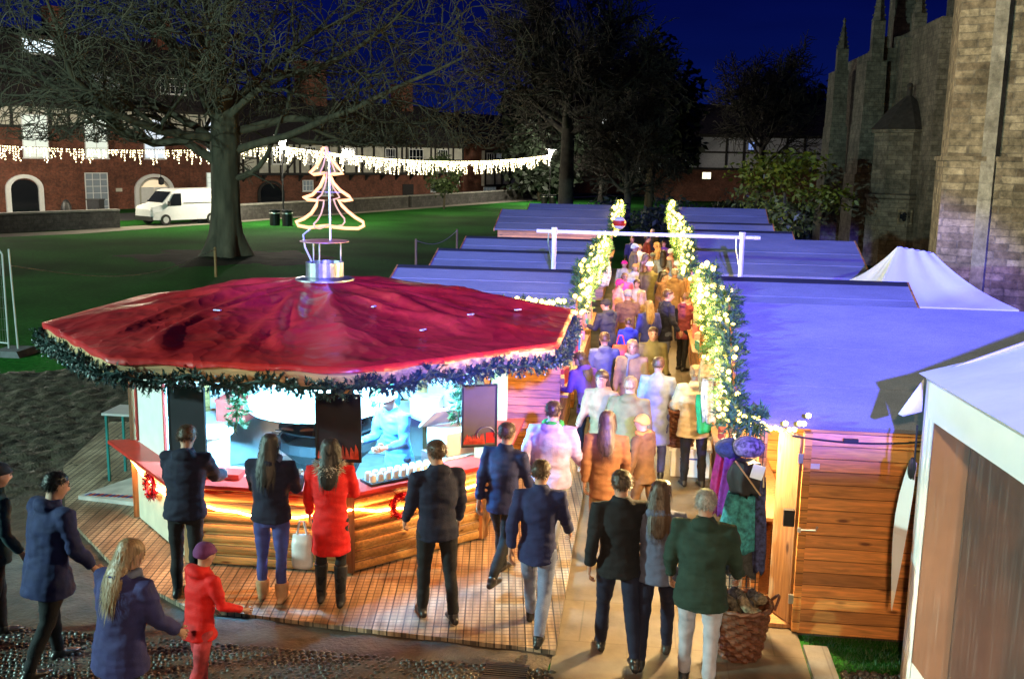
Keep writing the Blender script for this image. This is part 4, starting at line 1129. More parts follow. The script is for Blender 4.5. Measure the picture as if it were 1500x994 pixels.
# wreaths on the counter walls
def wreath(p, ang, label):
    t = thing('tinsel_wreath', label, 'wreath', p, ang, 'red wreaths on the kiosk walls')
    mb = MB(); rnd = random.Random(4)
    ring = [(.125 * math.cos(a_), 0, .125 * math.sin(a_)) for a_ in [2 * PI * q / 20 for q in range(21)]]
    mb.tube(ring, .028, 6, False)
    for q in range(420):
        a_ = rnd.uniform(0, 2 * PI); b_ = rnd.uniform(0, 2 * PI)
        c = Vector((math.cos(a_), 0, math.sin(a_))) * (.125 + .03 * math.cos(b_)) + Vector((0, .03 * math.sin(b_), 0))
        n = (Vector((math.cos(a_), 0, math.sin(a_))) * math.cos(b_) + Vector((0, math.sin(b_), 0)))
        tt = n.orthogonal().normalized() * .006; tip = c + n * rnd.uniform(.02, .045) + Vector((rnd.uniform(-.02, .02), 0, rnd.uniform(-.02, .02)))
        mb._add([c - tt, c + tt, tip], [(0, 1, 2)])
    mb.build('tinsel', mat('red_tinsel', (.5, .01, .03), .25, .7, var=.4, scale=60), t, LO)
    mb = MB()
    for q in range(12):
        a_ = 2 * PI * q / 12; mb.ball((.125 * math.cos(a_), -.04, .125 * math.sin(a_)), .014, 8, 5)
    mb.build('baubles', mat('red_bauble', (.6, .02, .03), .12, .6), t, LO)
    return t
a, b = octv(1, WR + .08, 0), octv(2, WR + .08, 0); p = a.lerp(b, .36)
wreath((p.x, p.y, .73), an, 'red tinsel wreath on the honey timber wall by the rope light')
a, b = octv(7, WR + .08, 0), octv(8, WR + .08, 0); p = a.lerp(b, .42)
wreath((p.x, p.y, .68), math.atan2((b - a).y, (b - a).x), 'red tinsel wreath on the cream wall panel')
# fir garland round the eave
gk = thing('fir_garland', 'unlit blue green fir garland hung round the kiosk eave', 'garland', (KC.x, KC.y, 2.3))
for k in range(8):
    a, b = octv(k, RR + .02, 2.36), octv(k + 1, RR + .02, 2.36)
    path = [a.lerp(b, f / 24) + Vector((0, 0, -.07 * math.sin(PI * (f / 24 * 3 % 1)) + .015 * math.sin(f))) for f in range(25)]
    mb = MB(); mb.tube(path, .02, 5); sprigs(mb, path, .088, 190, .055, .010, random.Random(k), .3)
    mb.build('garland_swag', M['fir_blue'], gk)
rnd = random.Random(77)
mesh_silver = ico_mesh('silver_bead', .012, mat('silver_bead', (.6, .75, .75), .2, .5))
pts = []
for k in (6, 7, 0, 1):
    for q in range(22):
        p = octv(k, RR + .1, 2.3).lerp(octv(k + 1, RR + .1, 2.3), rnd.random()); pts.append(p + Vector((rnd.uniform(-.06, .06), rnd.uniform(-.06, .06), rnd.uniform(-.1, .1))))
bulbs(mesh_silver, pts, gk, 'bead')
# short fir trails hanging inside the openings
for p in ((-3.0, 11.5), (-4.3, 10.35), (-1.98, 11.1)):
    mb = MB(); path = [(p[0], p[1], 2.35), (p[0] + .03, p[1], 2.0), (p[0] - .02, p[1], 1.55)]
    mb.tube(path, .012, 5); sprigs(mb, path, .1, 160, .07, .009, random.Random(2), .3)
    lab = {-3.0: 'fir trail hanging over the grill inside the kiosk', -4.3: 'fir trail hanging beside the left front opening', -1.98: 'fir trail hanging by the brown menu board'}[p[0]]
    tag(mb.build('fir_trail', M['fir'], origin=(p[0], p[1], 1.5)), lab, 'fir trail')
# neon Christmas tree on the chimney
nx = thing('neon_tree_sign', 'glowing neon Christmas tree outline standing above the kiosk chimney', 'light sign', (KC.x + .01, 12.12, 3.44))
out = [(330, 75), (320, 140), (290, 195), (245, 240), (270, 250), (340, 240), (338, 270), (310, 330), (260, 385), (197, 408), (225, 420), (292, 424), (282, 460), (250, 510), (200, 548), (145, 572), (160, 596), (230, 608), (325, 595), (365, 592), (400, 600), (480, 606), (560, 605), (597, 585), (592, 560), (540, 530), (490, 490), (455, 455), (432, 420), (470, 420), (522, 412), (500, 390), (440, 350), (400, 305), (375, 250), (400, 246), (461, 240), (430, 200), (390, 150), (362, 110), (352, 75), (330, 75)]
def nconv(p): return (-3.79 + (p[0] / 4.52 + 400 - 482) * .0085, 4.53 - ((p[1] / 4.52 + 200) - 218) * .0081)
mb = MB(); mb.tube([(nconv(p)[0], 12.12, nconv(p)[1]) for p in out], .021, 8, False); mb.build('neon_outline', M['neon'], nx, smooth=True)
mb = MB(); mb.tube([(-3.79 + (nconv(p)[0] + 3.79) * .16, 12.12 + (nconv(p)[0] + 3.79) * .95, nconv(p)[1] + .01) for p in out], .010, 8, False); mb.build('cross_outline', M['neon_core'], nx, smooth=True)
mb = MB(); mb.tube([(-3.785, 12.12, 3.44), (-3.785, 12.12, 4.5)], .012, 8); mb.tube([(-3.95, 12.11, 4.02), (-3.62, 12.11, 4.02)], .005, 5)
mb.tube([(-4.03, 12.1, 3.57), (-4.12, 12.1, 3.5), (-4.1, 12.1, 3.35), (-4.0, 12.05, 3.18)], .011, 6); mb.build('stem', M['alu'], nx)

# ------------------------------------------------------------------ market stalls
def slab(mb, a, b, c, d, th):
    """roof slope a,b (eave) c,d (ridge) with thickness downwards"""
    up = (Vector(b) - Vector(a)).cross(Vector(d) - Vector(a)).normalized()
    if up.z < 0: up = -up
    mb.prism([a, b, c, d], -up * th)
def felt_mat():
    m, t, b = nt('roof_felt_strips'); N, L = t.nodes, t.links
    b.inputs['Roughness'].default_value = .8
    tc = N.new('ShaderNodeTexCoord')
    sx = N.new('ShaderNodeSeparateXYZ'); L.new(tc.outputs['Object'], sx.inputs[0])
    nz = N.new('ShaderNodeTexNoise'); nz.inputs['Scale'].default_value = 1.1; nz.inputs['Detail'].default_value = 8; nz.inputs['Roughness'].default_value = .65
    mp = N.new('ShaderNodeMapping'); mp.inputs['Scale'].default_value = (.6, 1.6, 1.6); L.new(tc.outputs['Object'], mp.inputs[0]); L.new(mp.outputs[0], nz.inputs['Vector'])
    rp = N.new('ShaderNodeValToRGB')
    rp.color_ramp.elements[0].position = .3; rp.color_ramp.elements[0].color = (.17, .18, .215, 1)
    rp.color_ramp.elements[1].position = .7; rp.color_ramp.elements[1].color = (.27, .28, .32, 1)
    L.new(nz.outputs['Fac'], rp.inputs[0])
    n2 = N.new('ShaderNodeTexNoise'); n2.inputs['Scale'].default_value = 170; L.new(tc.outputs['Object'], n2.inputs['Vector'])
    # mineral chips
    r2 = N.new('ShaderNodeMapRange'); r2.inputs[1].default_value = .35; r2.inputs[2].default_value = .65; r2.inputs[3].default_value = .75; r2.inputs[4].default_value = 1.25; L.new(n2.outputs['Fac'], r2.inputs[0])
    mx = N.new('ShaderNodeMix'); mx.data_type = 'RGBA'; mx.blend_type = 'MULTIPLY'; mx.inputs[0].default_value = 1
    L.new(rp.outputs[0], mx.inputs[6]); L.new(r2.outputs[0], mx.inputs[7])
    L.new(mx.outputs[2], b.inputs['Base Color'])
    bp = N.new('ShaderNodeBump'); bp.inputs['Strength'].default_value = .25; bp.inputs['Distance'].default_value = .006; L.new(n2.outputs['Fac'], bp.inputs['Height'])
    b2 = N.new('ShaderNodeBump'); b2.inputs['Strength'].default_value = .5; b2.inputs['Distance'].default_value = .05; L.new(nz.outputs['Fac'], b2.inputs['Height']); L.new(bp.outputs[0], b2.inputs['Normal'])
    L.new(b2.outputs[0], b.inputs['Normal'])
    return m
M['felt'] = felt_mat()
mesh_bulb = {k: ico_mesh('bulb_mesh', r, M['bulb_y'], 1) for k, r in (('n', .027), ('m', .038), ('f', .055))}

STALLS = {}
def stall(key, side, yr, run, zr, ze, xf, xb, label, cap=True, runb=None, felt=True):
    """gable faces the alley; ridge along x. side +1 = right of the alley"""
    runb = runb or run
    y0, y1 = yr - run, yr + runb
    t = thing('market_stall', label, 'market stall', ((xf + xb) / 2, yr, 0), 0, 'timber market stalls along the alley')
    ov = .2
    xr0 = xf - side * ov            # roof end over the alley
    xr1 = xb + side * .1
    # roof
    mb = MB()
    slab(mb, (xr0, y0, ze), (xr1, y0, ze), (xr1, yr, zr), (xr0, yr, zr), .05)
    zb = ze + (0 if runb == run else (zr - ze) * (1 - runb / run))
    slab(mb, (xr0, y1, zb), (xr1, y1, zb), (xr1, yr, zr - .002), (xr0, yr, zr - .002), .05)
    rf = mb.build('roof', M['felt'], t)
    # felt laps: thin steps along the slope
    mb = MB()
    for f in (.3, .62):
        y, z = y0 + (yr - y0) * f, ze + (zr - ze) * f
        mb.box(((xr0 + xr1) / 2, y, z + .004), (abs(xr1 - xr0) - .02, .03, .008), 0, math.atan2(zr - ze, run))
    mb.build('felt_lap', M['felt'], rf)
    if cap:
        mb = MB(); sl = math.atan2(zr - ze, run)
        mb.box(((xr0 + xr1) / 2, yr - .055 * math.cos(sl), zr + .008 - .055 * math.sin(sl)), (abs(xr1 - xr0), .11, .012), 0, sl)
        mb.build('ridge_cap', M['felt_dark'], rf)
    # bargeboards
    for xx in (xr0, xr1):
        mb = MB(); th = .025 * (1 if xx == xr1 else -1) * side
        mb.prism([(xx, y0, ze - .09), (xx, y0, ze + .012), (xx, yr, zr + .012), (xx, yr, zr - .09)], (th, 0, 0))
        mb.prism([(xx, y1, zb - .09), (xx, y1, zb + .012), (xx, yr + .002, zr + .010), (xx, yr + .002, zr - .09)], (th, 0, 0))
        mb.build('bargeboard', M['pine'], t)
    yw0, yw1 = y0 + .06, y1 - .06
    wz0 = ze + (zr - ze) * .06 / run - .06
    # walls
    xs = sorted((xf, xb)); 
    x_door = xs[0] if key != 'R1' else 1.62
    mb = MB(); loglap(mb, (x_door, yw0), (xs[1], yw0), .0, wz0 - .01, .125, .026, 'lap'); mb.build('side_wall', M['pine'], t)
    mb = MB(); loglap(mb, (xs[1], yw1), (xs[0], yw1), .06, min(wz0, zb - .06), .125, .016, 'lap'); mb.build('side_wall', M['pine'], t)
    mb = MB(); loglap(mb, (xb, yw0), (xb, yw1), .06, wz0, .125, .016, 'lap') if side > 0 else loglap(mb, (xb, yw1), (xb, yw0), .06, wz0, .125, .016, 'lap')
    mb.prism([(xb, yw0, wz0), (xb, yw1, wz0), (xb, yr, zr - .07)], (-side * .02, 0, 0)); mb.build('end_wall', M['pine_y'], t)
    # open front: low counter wall, gable board, posts
    mb = MB(); mb.prism([(xf, yw0, wz0 - .05), (xf, yw1, wz0 - .05), (xf, yr, zr - .08)], (side * .025, 0, 0)); mb.build('gable_board', M['pine_y'], t)
    mb = MB()
    ya = yw0 + (.62 if key == 'R1' else .05)
    mb.b2(min(xf, xf + side * .03), max(xf, xf + side * .03), ya, yw1 - .02, .05, .88); mb.build('counter_front', M['pine_y'], t)
    mb = MB(); mb.b2(min(xf - side * .12, xf + side * .45), max(xf - side * .12, xf + side * .45), ya, yw1 - .04, .885, .92); mb.build('counter_top', M['post'], t)
    for yy in (yw0 + .04, yw1 - .04):
        mb = MB(); mb.box((xf + side * .045, yy, (wz0 - .03) / 2), (.08, .08, wz0 - .07)); mb.build('corner_post', M['post'], t)
    mb = MB(); mb.b2(xs[0] + .03, xs[1] - .03, yw0 + .03, yw1 - .03, .02, .06); mb.build('floor', M['post'], t)
    # shelves inside
    mb = MB()
    for zz in (1.1, 1.5): mb.b2(min(xb - side * .05, xb - side * .35), max(xb - side * .05, xb - side * .35), yw0 + .1, yw1 - .1, zz, zz + .025)
    mb.build('shelf', M['post'], t)
    mb = MB(); xl = xf + side * .35; mb.ball((xl, yr, wz0 - .06), .045, 12, 8); mb.tube([(xl, yr, wz0 - .02), (xl, yr, zr - .1)], .006, 5)
    mb.build('lamp_bulb', emit('stall_lamp', (1, .78, .45), 14, False), t)
    ld = bpy.data.lights.new('stall_lamp', 'POINT'); ld.energy = LAMP_W * {'R1': 4.2, 'R2': 1.4}.get(key, 1); ld.color = (1, .66, .3); ld.shadow_soft_size = .08
    lo = bpy.data.objects.new('stall_lamp', ld); col.objects.link(lo); lo.parent = t; lo.location = Vector((xf - side * .12, yr - (.95 if key == 'R1' else 0), wz0 - .0)) - t.location
    STALLS[key] = dict(t=t, xr0=xr0, xr1=xr1, xf=xf, xb=xb, y0=y0, y1=y1, yr=yr, ze=ze, zr=zr, zb=zb, side=side)
    return t
LAMP_W = 190
stall('R1', 1, 11.05, 1.55, 3.0, 2.08, 1.15, 3.95, 'nearest stall on the right with a broad felt roof and orange board wall', cap=False, runb=1.45)
stall('R2', 1, 13.8, 1.2, 2.95, 2.5, 1.12, 3.32, 'stall directly behind the nearest right one, only its ridge showing', True)
stall('R3', 1, 20.8, 1.75, 2.95, 2.42, 1.12, 4.0, 'right hand stall beyond the metal goalpost with a wide open roof slope', False, runb=1.4)
stall('R4', 1, 23.7, 1.35, 2.9, 2.45, 1.12, 3.2, 'right hand stall just behind the wide roof, a thin strip of roof showing', True)
stall('R5', 1, 26.5, 1.35, 2.9, 2.45, 1.12, 3.1, 'second last right hand stall, nearest the last lit one', True)
stall('R6', 1, 33.5, 1.6, 2.95, 2.4, 1.15, 3.7, 'last stall on the right side in front of the leafy shrub', False)
stall('L1', -1, 16.3, 1.25, 2.7, 2.32, -1.16, -3.85, 'left stall directly behind the red roofed kiosk', True)
stall('L2', -1, 19.4, 1.35, 2.7, 2.32, -1.14, -3.8, 'second stall on the left behind the kiosk', True)
stall('L3', -1, 22.5, 1.35, 2.7, 2.32, -1.14, -3.8, 'third stall on the left with only a narrow strip of roof showing', True)
stall('L4', -1, 34.0, 1.75, 2.72, 2.2, -1.2, -4.6, 'far left stall with a tall open roof slope beyond a gap', False)
stall('L5', -1, 38.8, 1.5, 2.72, 2.3, -1.2, -4.2, 'farthest left stall at the end of the row', False)

for key, S in STALLS.items():
    sd = S['side']; xg = S['xr0'] - sd * .05
    path = [(xg, S['y0'] - .02, S['ze'] - .02), (xg, S['y0'] + (S['yr'] - S['y0']) * .5, (S['ze'] + S['zr']) / 2 - .02), (xg, S['yr'], S['zr'] + .06), (xg, S['yr'] + (S['y1'] - S['yr']) * .5, (S['zb'] + S['zr']) / 2), (xg, S['y1'] + .02, S['zb'])]
    names = {'R1': 'lit fir garland on the nearest right gable, running down to its eave', 'R2': 'lit fir garland on the second right gable', 'R3': 'lit fir garland on the right gable beyond the goalpost',
             'R4': 'lit fir garland on the fourth right gable', 'R5': 'lit fir garland on the fifth right gable', 'R6': 'lit fir garland on the farthest right gable',
             'L1': 'lit fir garland on the left gable behind the kiosk', 'L2': 'lit fir garland on the second left gable', 'L3': 'lit fir garland on the third left gable', 'L4': 'lit fir garland on the left gable beyond the gap', 'L5': 'lit fir garland on the farthest left gable'}
    gt = thing('lit_garland', names[key], 'garland', (xg, S['yr'], S['ze']), 0, 'lit garlands on the stall gables')
    rnd = random.Random(key)
    far = S['yr'] > 21
    pth = resample(path, .12)
    pth = [p + Vector((0, 0, .03 * math.sin(i * 1.3))) for i, p in enumerate(pth)]
    mb = MB(); mb.tube(pth, .02, 5); sprigs(mb, pth, .15 if not far else .15, 210 if not far else 90, .085 if not far else .12, .011 if not far else .02, rnd, .2)
    if key == 'R1':
        ex = resample([(xg, S['y0'], S['ze']), (xg + .12, S['y0'] - .05, S['ze'] + .06), (xg + .3, S['y0'] - .07, S['ze'] + .04)], .1); sprigs(mb, ex, .16, 260, .085, .011, rnd, .2)
    mb.build('fir_foliage', M['fir'], gt)
    bp = []
    size = 'n' if S['yr'] < 12 else 'm' if S['yr'] < 24 else 'f'
    for p in resample(path, sum((Vector(path[i + 1]) - Vector(path[i])).length for i in range(4)) / (82 if key == 'R1' else 98)):
        a_ = rnd.uniform(-2.2, 2.2) + (PI if sd > 0 else 0)
        bp.append(p + Vector((math.cos(a_) * .125, rnd.uniform(-.08, .08), math.sin(a_) * .11 + .01)))
    if key == 'R1':
        for i in range(16):
            f = i / 15; bp.append(Vector((xg + .05 + .62 * f, S['y0'] - .1 + rnd.uniform(-.03, .03), S['ze'] + .06 + rnd.uniform(-.05, .05) - .05 * math.sin(PI * f))))
    bulbs(mesh_bulb[size], bp[:100], gt)
    for f in (.15, .5, .85):
        p = Vector(path[0]).lerp(Vector(path[2]), f)
        ld = bpy.data.lights.new('garland_glow', 'POINT'); ld.energy = 34; ld.color = (1, .72, .2); ld.shadow_soft_size = .15
        lo = bpy.data.objects.new('garland_glow', ld); col.objects.link(lo); lo.parent = gt; lo.location = p + Vector((-sd * .25, 0, .02)) - gt.location
# string of fairy lights along the first left stall's eave
fs = thing('fairy_lights', 'string of warm fairy lights along the eave behind the kiosk roof', 'fairy lights', (-2, 15.0, 2.36))
pth = [Vector((-3.2 + 2.15 * f, 14.98, 2.385 - .03 * abs(math.sin(f * 9)))) for f in [i / 40 for i in range(41)]]
mb = MB(); mb.tube(pth, .006, 4); sprigs(mb, pth[12:], .07, 60, .06, .009, random.Random(1)); mb.build('cable', M['fir'], fs)
bulbs(mesh_bulb['m'], [p + Vector((random.uniform(-.02, .02), -.03, random.uniform(-.03, .05))) for p in resample(pth, .06)], fs)

# ---- the nearest right stall: door, sign, cable
S = STALLS['R1']; tR1 = S['t']
yw = S['y0'] + .06
mb = MB(); mb.box((1.60, yw - .012, 1.02), (.07, .09, 1.98)); mb.box((1.19, yw - .012, 1.02), (.07, .09, 1.98)); mb.build('door_frame', M['pine'], tR1)
mb = MB()
for k in range(4): mb.box((.5, 0, 0), (.001, .001, .001)) if False else None
d_ = Vector((math.cos(R(62)), math.sin(R(62)), 0)); hp = Vector((1.57, yw + .03, 0))
dq = [hp + Vector((0, 0, .08)), hp + Vector((-.16, .31, .08)), hp + Vector((-.16, .31, 1.95)), hp + Vector((0, 0, 1.95))]
mb.prism(dq, (-.03, -.015, 0)); dr = mb.build('door', M['post'], tR1)
for zz in (.35, 1.75):
    mb = MB(); mb.box((1.545, yw - .03, zz), (.05, .03, .09)); mb.build('hinge', M['steel'], dr)
mb = MB(); mb.tube([(1.58, yw - .06, 1.06), (1.72, yw - .075, 1.07), (1.74, yw - .03, 1.085)], .012, 8); mb.box((1.57, yw - .06, 1.06), (.03, .02, .05)); mb.build('door_hook', M['alu'], tR1)
mb = MB(); mb.box((1.47, yw - .045, 1.17), (.10, .06, .16)); mb.build('lock_box', M['iron'], tR1)
mb = MB(); mb.box((1.68, yw - .026, 1.68), (.085, .006, .05)); tag(mb.build('notice', M['white'], origin=(1.68, yw - .02, 1.68)), 'small blank white notice on the orange board wall', 'notice')
cbx = thing('power_cable', 'black cable with inline connector slung along the eave of the orange wall', 'cable', (2, yw - .05, 1.96))
mb = MB(); mb.tube([(1.45 + 1.35 * f, yw - .06, 2.0 - .05 * math.sin(PI * f) - .03 * (1 - f)) for f in [i / 16 for i in range(17)]], .009, 6); mb.build('cord', M['cable'], cbx)
mb = MB(); mb.box((1.98, yw - .06, 1.95), (.13, .035, .04)); mb.build('connector', M['cable'], cbx)
# hanging goods by the corner
dsp = thing('wire_rack', 'narrow black wire grid rack holding scarves at the stall corner', 'rack', (1.02, 9.32, 0))
mb = MB()
for i in range(5): mb.tube([(.86 + .08 * i, 9.38, .05), (.86 + .08 * i, 9.38, 2.0)], .005, 4)
for i in range(24): mb.tube([(.86, 9.38, .1 + .08 * i), (1.18, 9.38, .1 + .08 * i)], .003, 4)
mb.build('grid', M['iron'], dsp)
def hung(name, label, cat, x, y, z0, z1, w, dp, m, seed, folds=5, taper=.7, m2=None):
    mb = MB(); rnd = random.Random(seed); secs = []
    n = 14; ph = rnd.uniform(0, 6)
    NV = 28
    vs = []; H = 9
    for j in range(H + 1):
        f = j / H; z = z1 + (z0 - z1) * f
        ww = w * (taper + (1 - taper) * math.sin(PI * min(1, f * .75 + .1)))
        for k in range(NV):
            a_ = 2 * PI * k / NV
            q = 1 + .22 * math.sin(a_ * folds + ph + f * 1.2) + .1 * math.sin(a_ * 11 + f * 4)
            zz = z + (rnd.uniform(-.04, .02) if j == H else 0)
            vs.append((x + math.cos(a_) * ww / 2 * q + .02 * math.sin(f * 3 + ph), y + math.sin(a_) * dp / 2 * q, zz))
    fs = [(j * NV + k, j * NV + (k + 1) % NV, (j + 1) * NV + (k + 1) % NV, (j + 1) * NV + k) for j in range(H) for k in range(NV)]
    fs.append(tuple(range(NV))); fs.append(tuple(range(H * NV, (H + 1) * NV)))
    mb._add(vs, fs)
    o = mb.build(name, m, origin=(x, y, z0), smooth=True)
    return tag(o, label, cat)
hung('shawl', 'fluffy turquoise shawl hanging at the stall corner', 'shawl', .98, 9.2, .95, 1.5, .34, .2, mat('turquoise_knit', (.05, .3, .34), .9, var=.6, scale=22, bump=1, bscale=60), 3)
hung('shawl', 'dark grey shawl hanging below the turquoise one', 'shawl', 1.02, 9.26, .7, 1.08, .3, .16, mat('grey_knit', (.05, .055, .06), .9, var=.5, scale=30, bump=.6), 5)
hung('scarf', 'long dark blue checked scarf hanging beside the turquoise shawl', 'scarf', 1.16, 9.2, .75, 1.66, .12, .1, mat('blue_check', (.04, .05, .14), .9, var=.8, scale=24, bump=.5), 6)
hung('scarf', 'purple scarf hanging on the stall corner rack', 'scarf', .86, 9.3, 1.25, 1.85, .13, .1, mat('purple_knit', (.16, .02, .28), .85, var=.4, scale=20, bump=.5), 8)
hung('scarf', 'magenta scarf tucked behind the purple one', 'scarf', .80, 9.46, 1.2, 1.8, .1, .08, mat('magenta_knit', (.3, .02, .16), .85, var=.4, scale=20), 9)
hung('bag', 'black drawstring bag with a tan strap on the corner rack', 'bag', 1.02, 9.18, 1.5, 1.8, .26, .2, mat('black_canvas', (.018, .018, .022), .7, var=.3), 10)
mb = MB(); mb.tube([(.9, 9.06, 1.83), (1.02, 9.04, 1.68), (1.14, 9.06, 1.52)], .008, 5); mb.tube([(1.15, 9.06, 1.82), (1.16, 9.05, 1.6)], .008, 5)
tag(mb.build('bag_strap', mat('tan_strap', (.45, .25, .12), .6), origin=(1.02, 9.05, 1.6)), 'tan strap lying across the black bag', 'strap')
mb = MB(); mb.box((1.1, 9.05, 1.74), (.11, .008, .13), 0, 0, R(14)); tag(mb.build('price_tag', M['white'], origin=(1.1, 9.05, 1.74)), 'white card tag on the black bag', 'tag')
def hat_(x, y, z, c, label, seed):
    mb = MB(); mb.ball((x, y, z), (.15, .13, .1), 16, 9); o = remesh(mb, .014, 1, .02, seed).build('woolly_hat', c, origin=(x, y, z - .1), smooth=True); return tag(o, label, 'hat')
hat_(1.02, 9.2, 1.93, mat('leopard_knit', (.16, .12, .2), .9, var=.9, scale=30), 'speckled purple knitted hat on top of the corner rack', 2)
hat_(.88, 9.35, 1.86, mat('indigo_knit', (.03, .04, .1), .9, var=.5, scale=30), 'dark indigo knitted hat behind the speckled one', 4)
# big wicker basket with scarves
def basket(x, y, z0, r0, r1, h, label, m, group=None, handles=True):
    t = thing('wicker_basket', label, 'basket', (x, y, z0), 0, group)
    mb = MB(); NS = 44; rows = int(h / .022)
    vs = []
    for j in range(rows + 1):
        f = j / rows; r = r0 + (r1 - r0) * f ** .8
        for k in range(NS):
            a_ = 2 * PI * k / NS
            rr = r + .011 * (1 if (k // 2 + j // 2) % 2 else -1)
            vs.append((x + rr * math.cos(a_), y + rr * math.sin(a_), z0 + h * f))
    fs = [(j * NS + k, j * NS + (k + 1) % NS, (j + 1) * NS + (k + 1) % NS, (j + 1) * NS + k) for j in range(rows) for k in range(NS)]
    mb._add(vs, fs); mb.lathe((x, y, z0), [(r0 * .98, 0), (r0 * .98, .02)], 24)
    mb.build('woven_side', m, t)
    mb = MB(); mb.tube([(x + r1 * math.cos(a_), y + r1 * math.sin(a_), z0 + h + .008 * math.sin(a_ * 16)) for a_ in [2 * PI * k / 48 for k in range(49)]], .022, 7, False); mb.build('rim', m, t)
    if handles:
        for s_ in (-1, 1):
            mb = MB(); mb.tube([(x + s_ * (r1 + .01 + .05 * math.sin(PI * f)), y + (f - .5) * .22, z0 + h + .09 * math.sin(PI * f)) for f in [i / 10 for i in range(11)]], .014, 6); mb.build('handle', m, t)
    return t
basket(1.02, 8.98, .02, .19, .27, .5, 'tall reddish brown wicker basket on the paving at the stall corner', M['wicker'])
for i, (dx, dy, c, lb) in enumerate(((-.08, .02, (.09, .08, .06), 'rolled dark scarf in the tall wicker basket'), (.09, -.03, (.2, .16, .1), 'rolled mottled beige scarf in the tall wicker basket'), (.02, .1, (.05, .05, .06), 'black scarf tucked at the back of the tall wicker basket'))):
    mb = MB(); 
    mb.tube([(1.02 + dx + .09 * math.cos(a_), 8.98 + dy + .09 * math.sin(a_), .52 + .05 * math.sin(a_ * 2 + i)) for a_ in [2 * PI * q / 16 for q in range(15)]], .055, 8)
    tag(remesh(mb, .013, 1, .02, i + 40).build('rolled_scarf', mat('roll%d' % i, c, .9, var=.8, scale=30, bump=.8, bscale=60), origin=(1.02 + dx, 8.98 + dy, .47), smooth=True), lb, 'scarf', 'scarves in the wicker basket')
# crate and baskets further in
cr = thing('storage_crate', 'white plastic storage crate on the path under the log basket', 'crate', (.8, 14.55, .012))
mb = MB(); mb.prism([(.52, 14.3, .012), (1.06, 14.3, .012), (1.06, 14.78, .012), (.52, 14.78, .012)], (0, 0, .38)); mb.build('crate_body', M['white'], cr)
mb = MB(); mb.b2(.49, 1.09, 14.27, 14.81, .392, .43); mb.build('crate_lid', M['white'], cr)
mb = MB(); mb.b2(.64, .94, 14.285, 14.298, .27, .29); mb.build('crate_label', mat('crate_blue', (.05, .08, .3), .5), cr)
basket(.63, 14.5, .43, .2, .23, .52, 'brown log basket standing on the white crate', M['wicker'])
basket(1.0, 14.9, .9, .15, .19, .2, 'shallow pale wicker basket on the stall counter behind the white crate', M['wicker_pale'])
hung('straw_bag', 'fringed straw bag hanging from the second right gable', 'bag', .98, 13.2, 1.55, 2.1, .4, .22, mat('straw', (.4, .27, .12), .8, var=.5, scale=20, bump=.8), 21)
hung('shopping_bag', 'brown wicker style bag hanging beside the straw bag', 'bag', 1.12, 12.7, 1.3, 1.9, .3, .2, mat('tan_weave', (.25, .13, .06), .8, var=.5, scale=20, bump=.8), 22)
hung('scarf', 'emerald scarf hanging low under the straw bag', 'scarf', .86, 13.1, 1.02, 1.5, .18, .1, mat('emerald_knit', (.01, .28, .12), .8, var=.3), 23)
hung('scarf', 'white and blue patterned scarf hanging by the straw bag', 'scarf', .92, 12.95, 1.2, 1.75, .18, .1, mat('pattern_knit', (.4, .42, .5), .8, var=.8, scale=16), 24)
# goods on counters and lanterns
rnd = random.Random(12)
cols = {'cream': (.6, .5, .38), 'pink': (.6, .2, .22), 'white': (.7, .68, .62), 'tan': (.35, .2, .1), 'red': (.45, .05, .04), 'teal': (.05, .25, .25)}
def lantern(x, y, z, label, c=(1, .5, .15)):
    t = thing('lantern', label, 'lantern', (x, y, z), 0, 'lanterns hung at the stall fronts')
    mb = MB(); mb.lathe((x, y, z), [(.02, .26), (.09, .2), (.095, .19), (.02, .19)], 6); mb.lathe((x, y, z), [(.08, 0), (.08, .02), (.02, .02)], 6)
    for k in range(6): mb.tube([(x + .075 * math.cos(PI * k / 3), y + .075 * math.sin(PI * k / 3), z), (x + .075 * math.cos(PI * k / 3), y + .075 * math.sin(PI * k / 3), z + .2)], .006, 4)
    mb.build('lantern_frame', M['iron'], t)
    mb = MB(); mb.ball((x, y, z + .08), (.035, .035, .06), 10, 7); mb.build('flame', emit('lantern_flame', c, 18, False), t)
lantern(-.98, 15.2, 1.85, 'glowing black lantern at the corner of the left stall behind the kiosk')
lantern(-.95, 17.4, 1.85, 'second glowing lantern on the left stall behind the kiosk')
names_ = list(cols)
side_txt = {'L1': 'left stall behind the kiosk', 'L2': 'second left stall', 'R2': 'second right stall', 'R1': 'nearest right stall', 'R3': 'right stall beyond the goalpost', 'L3': 'third left stall'}
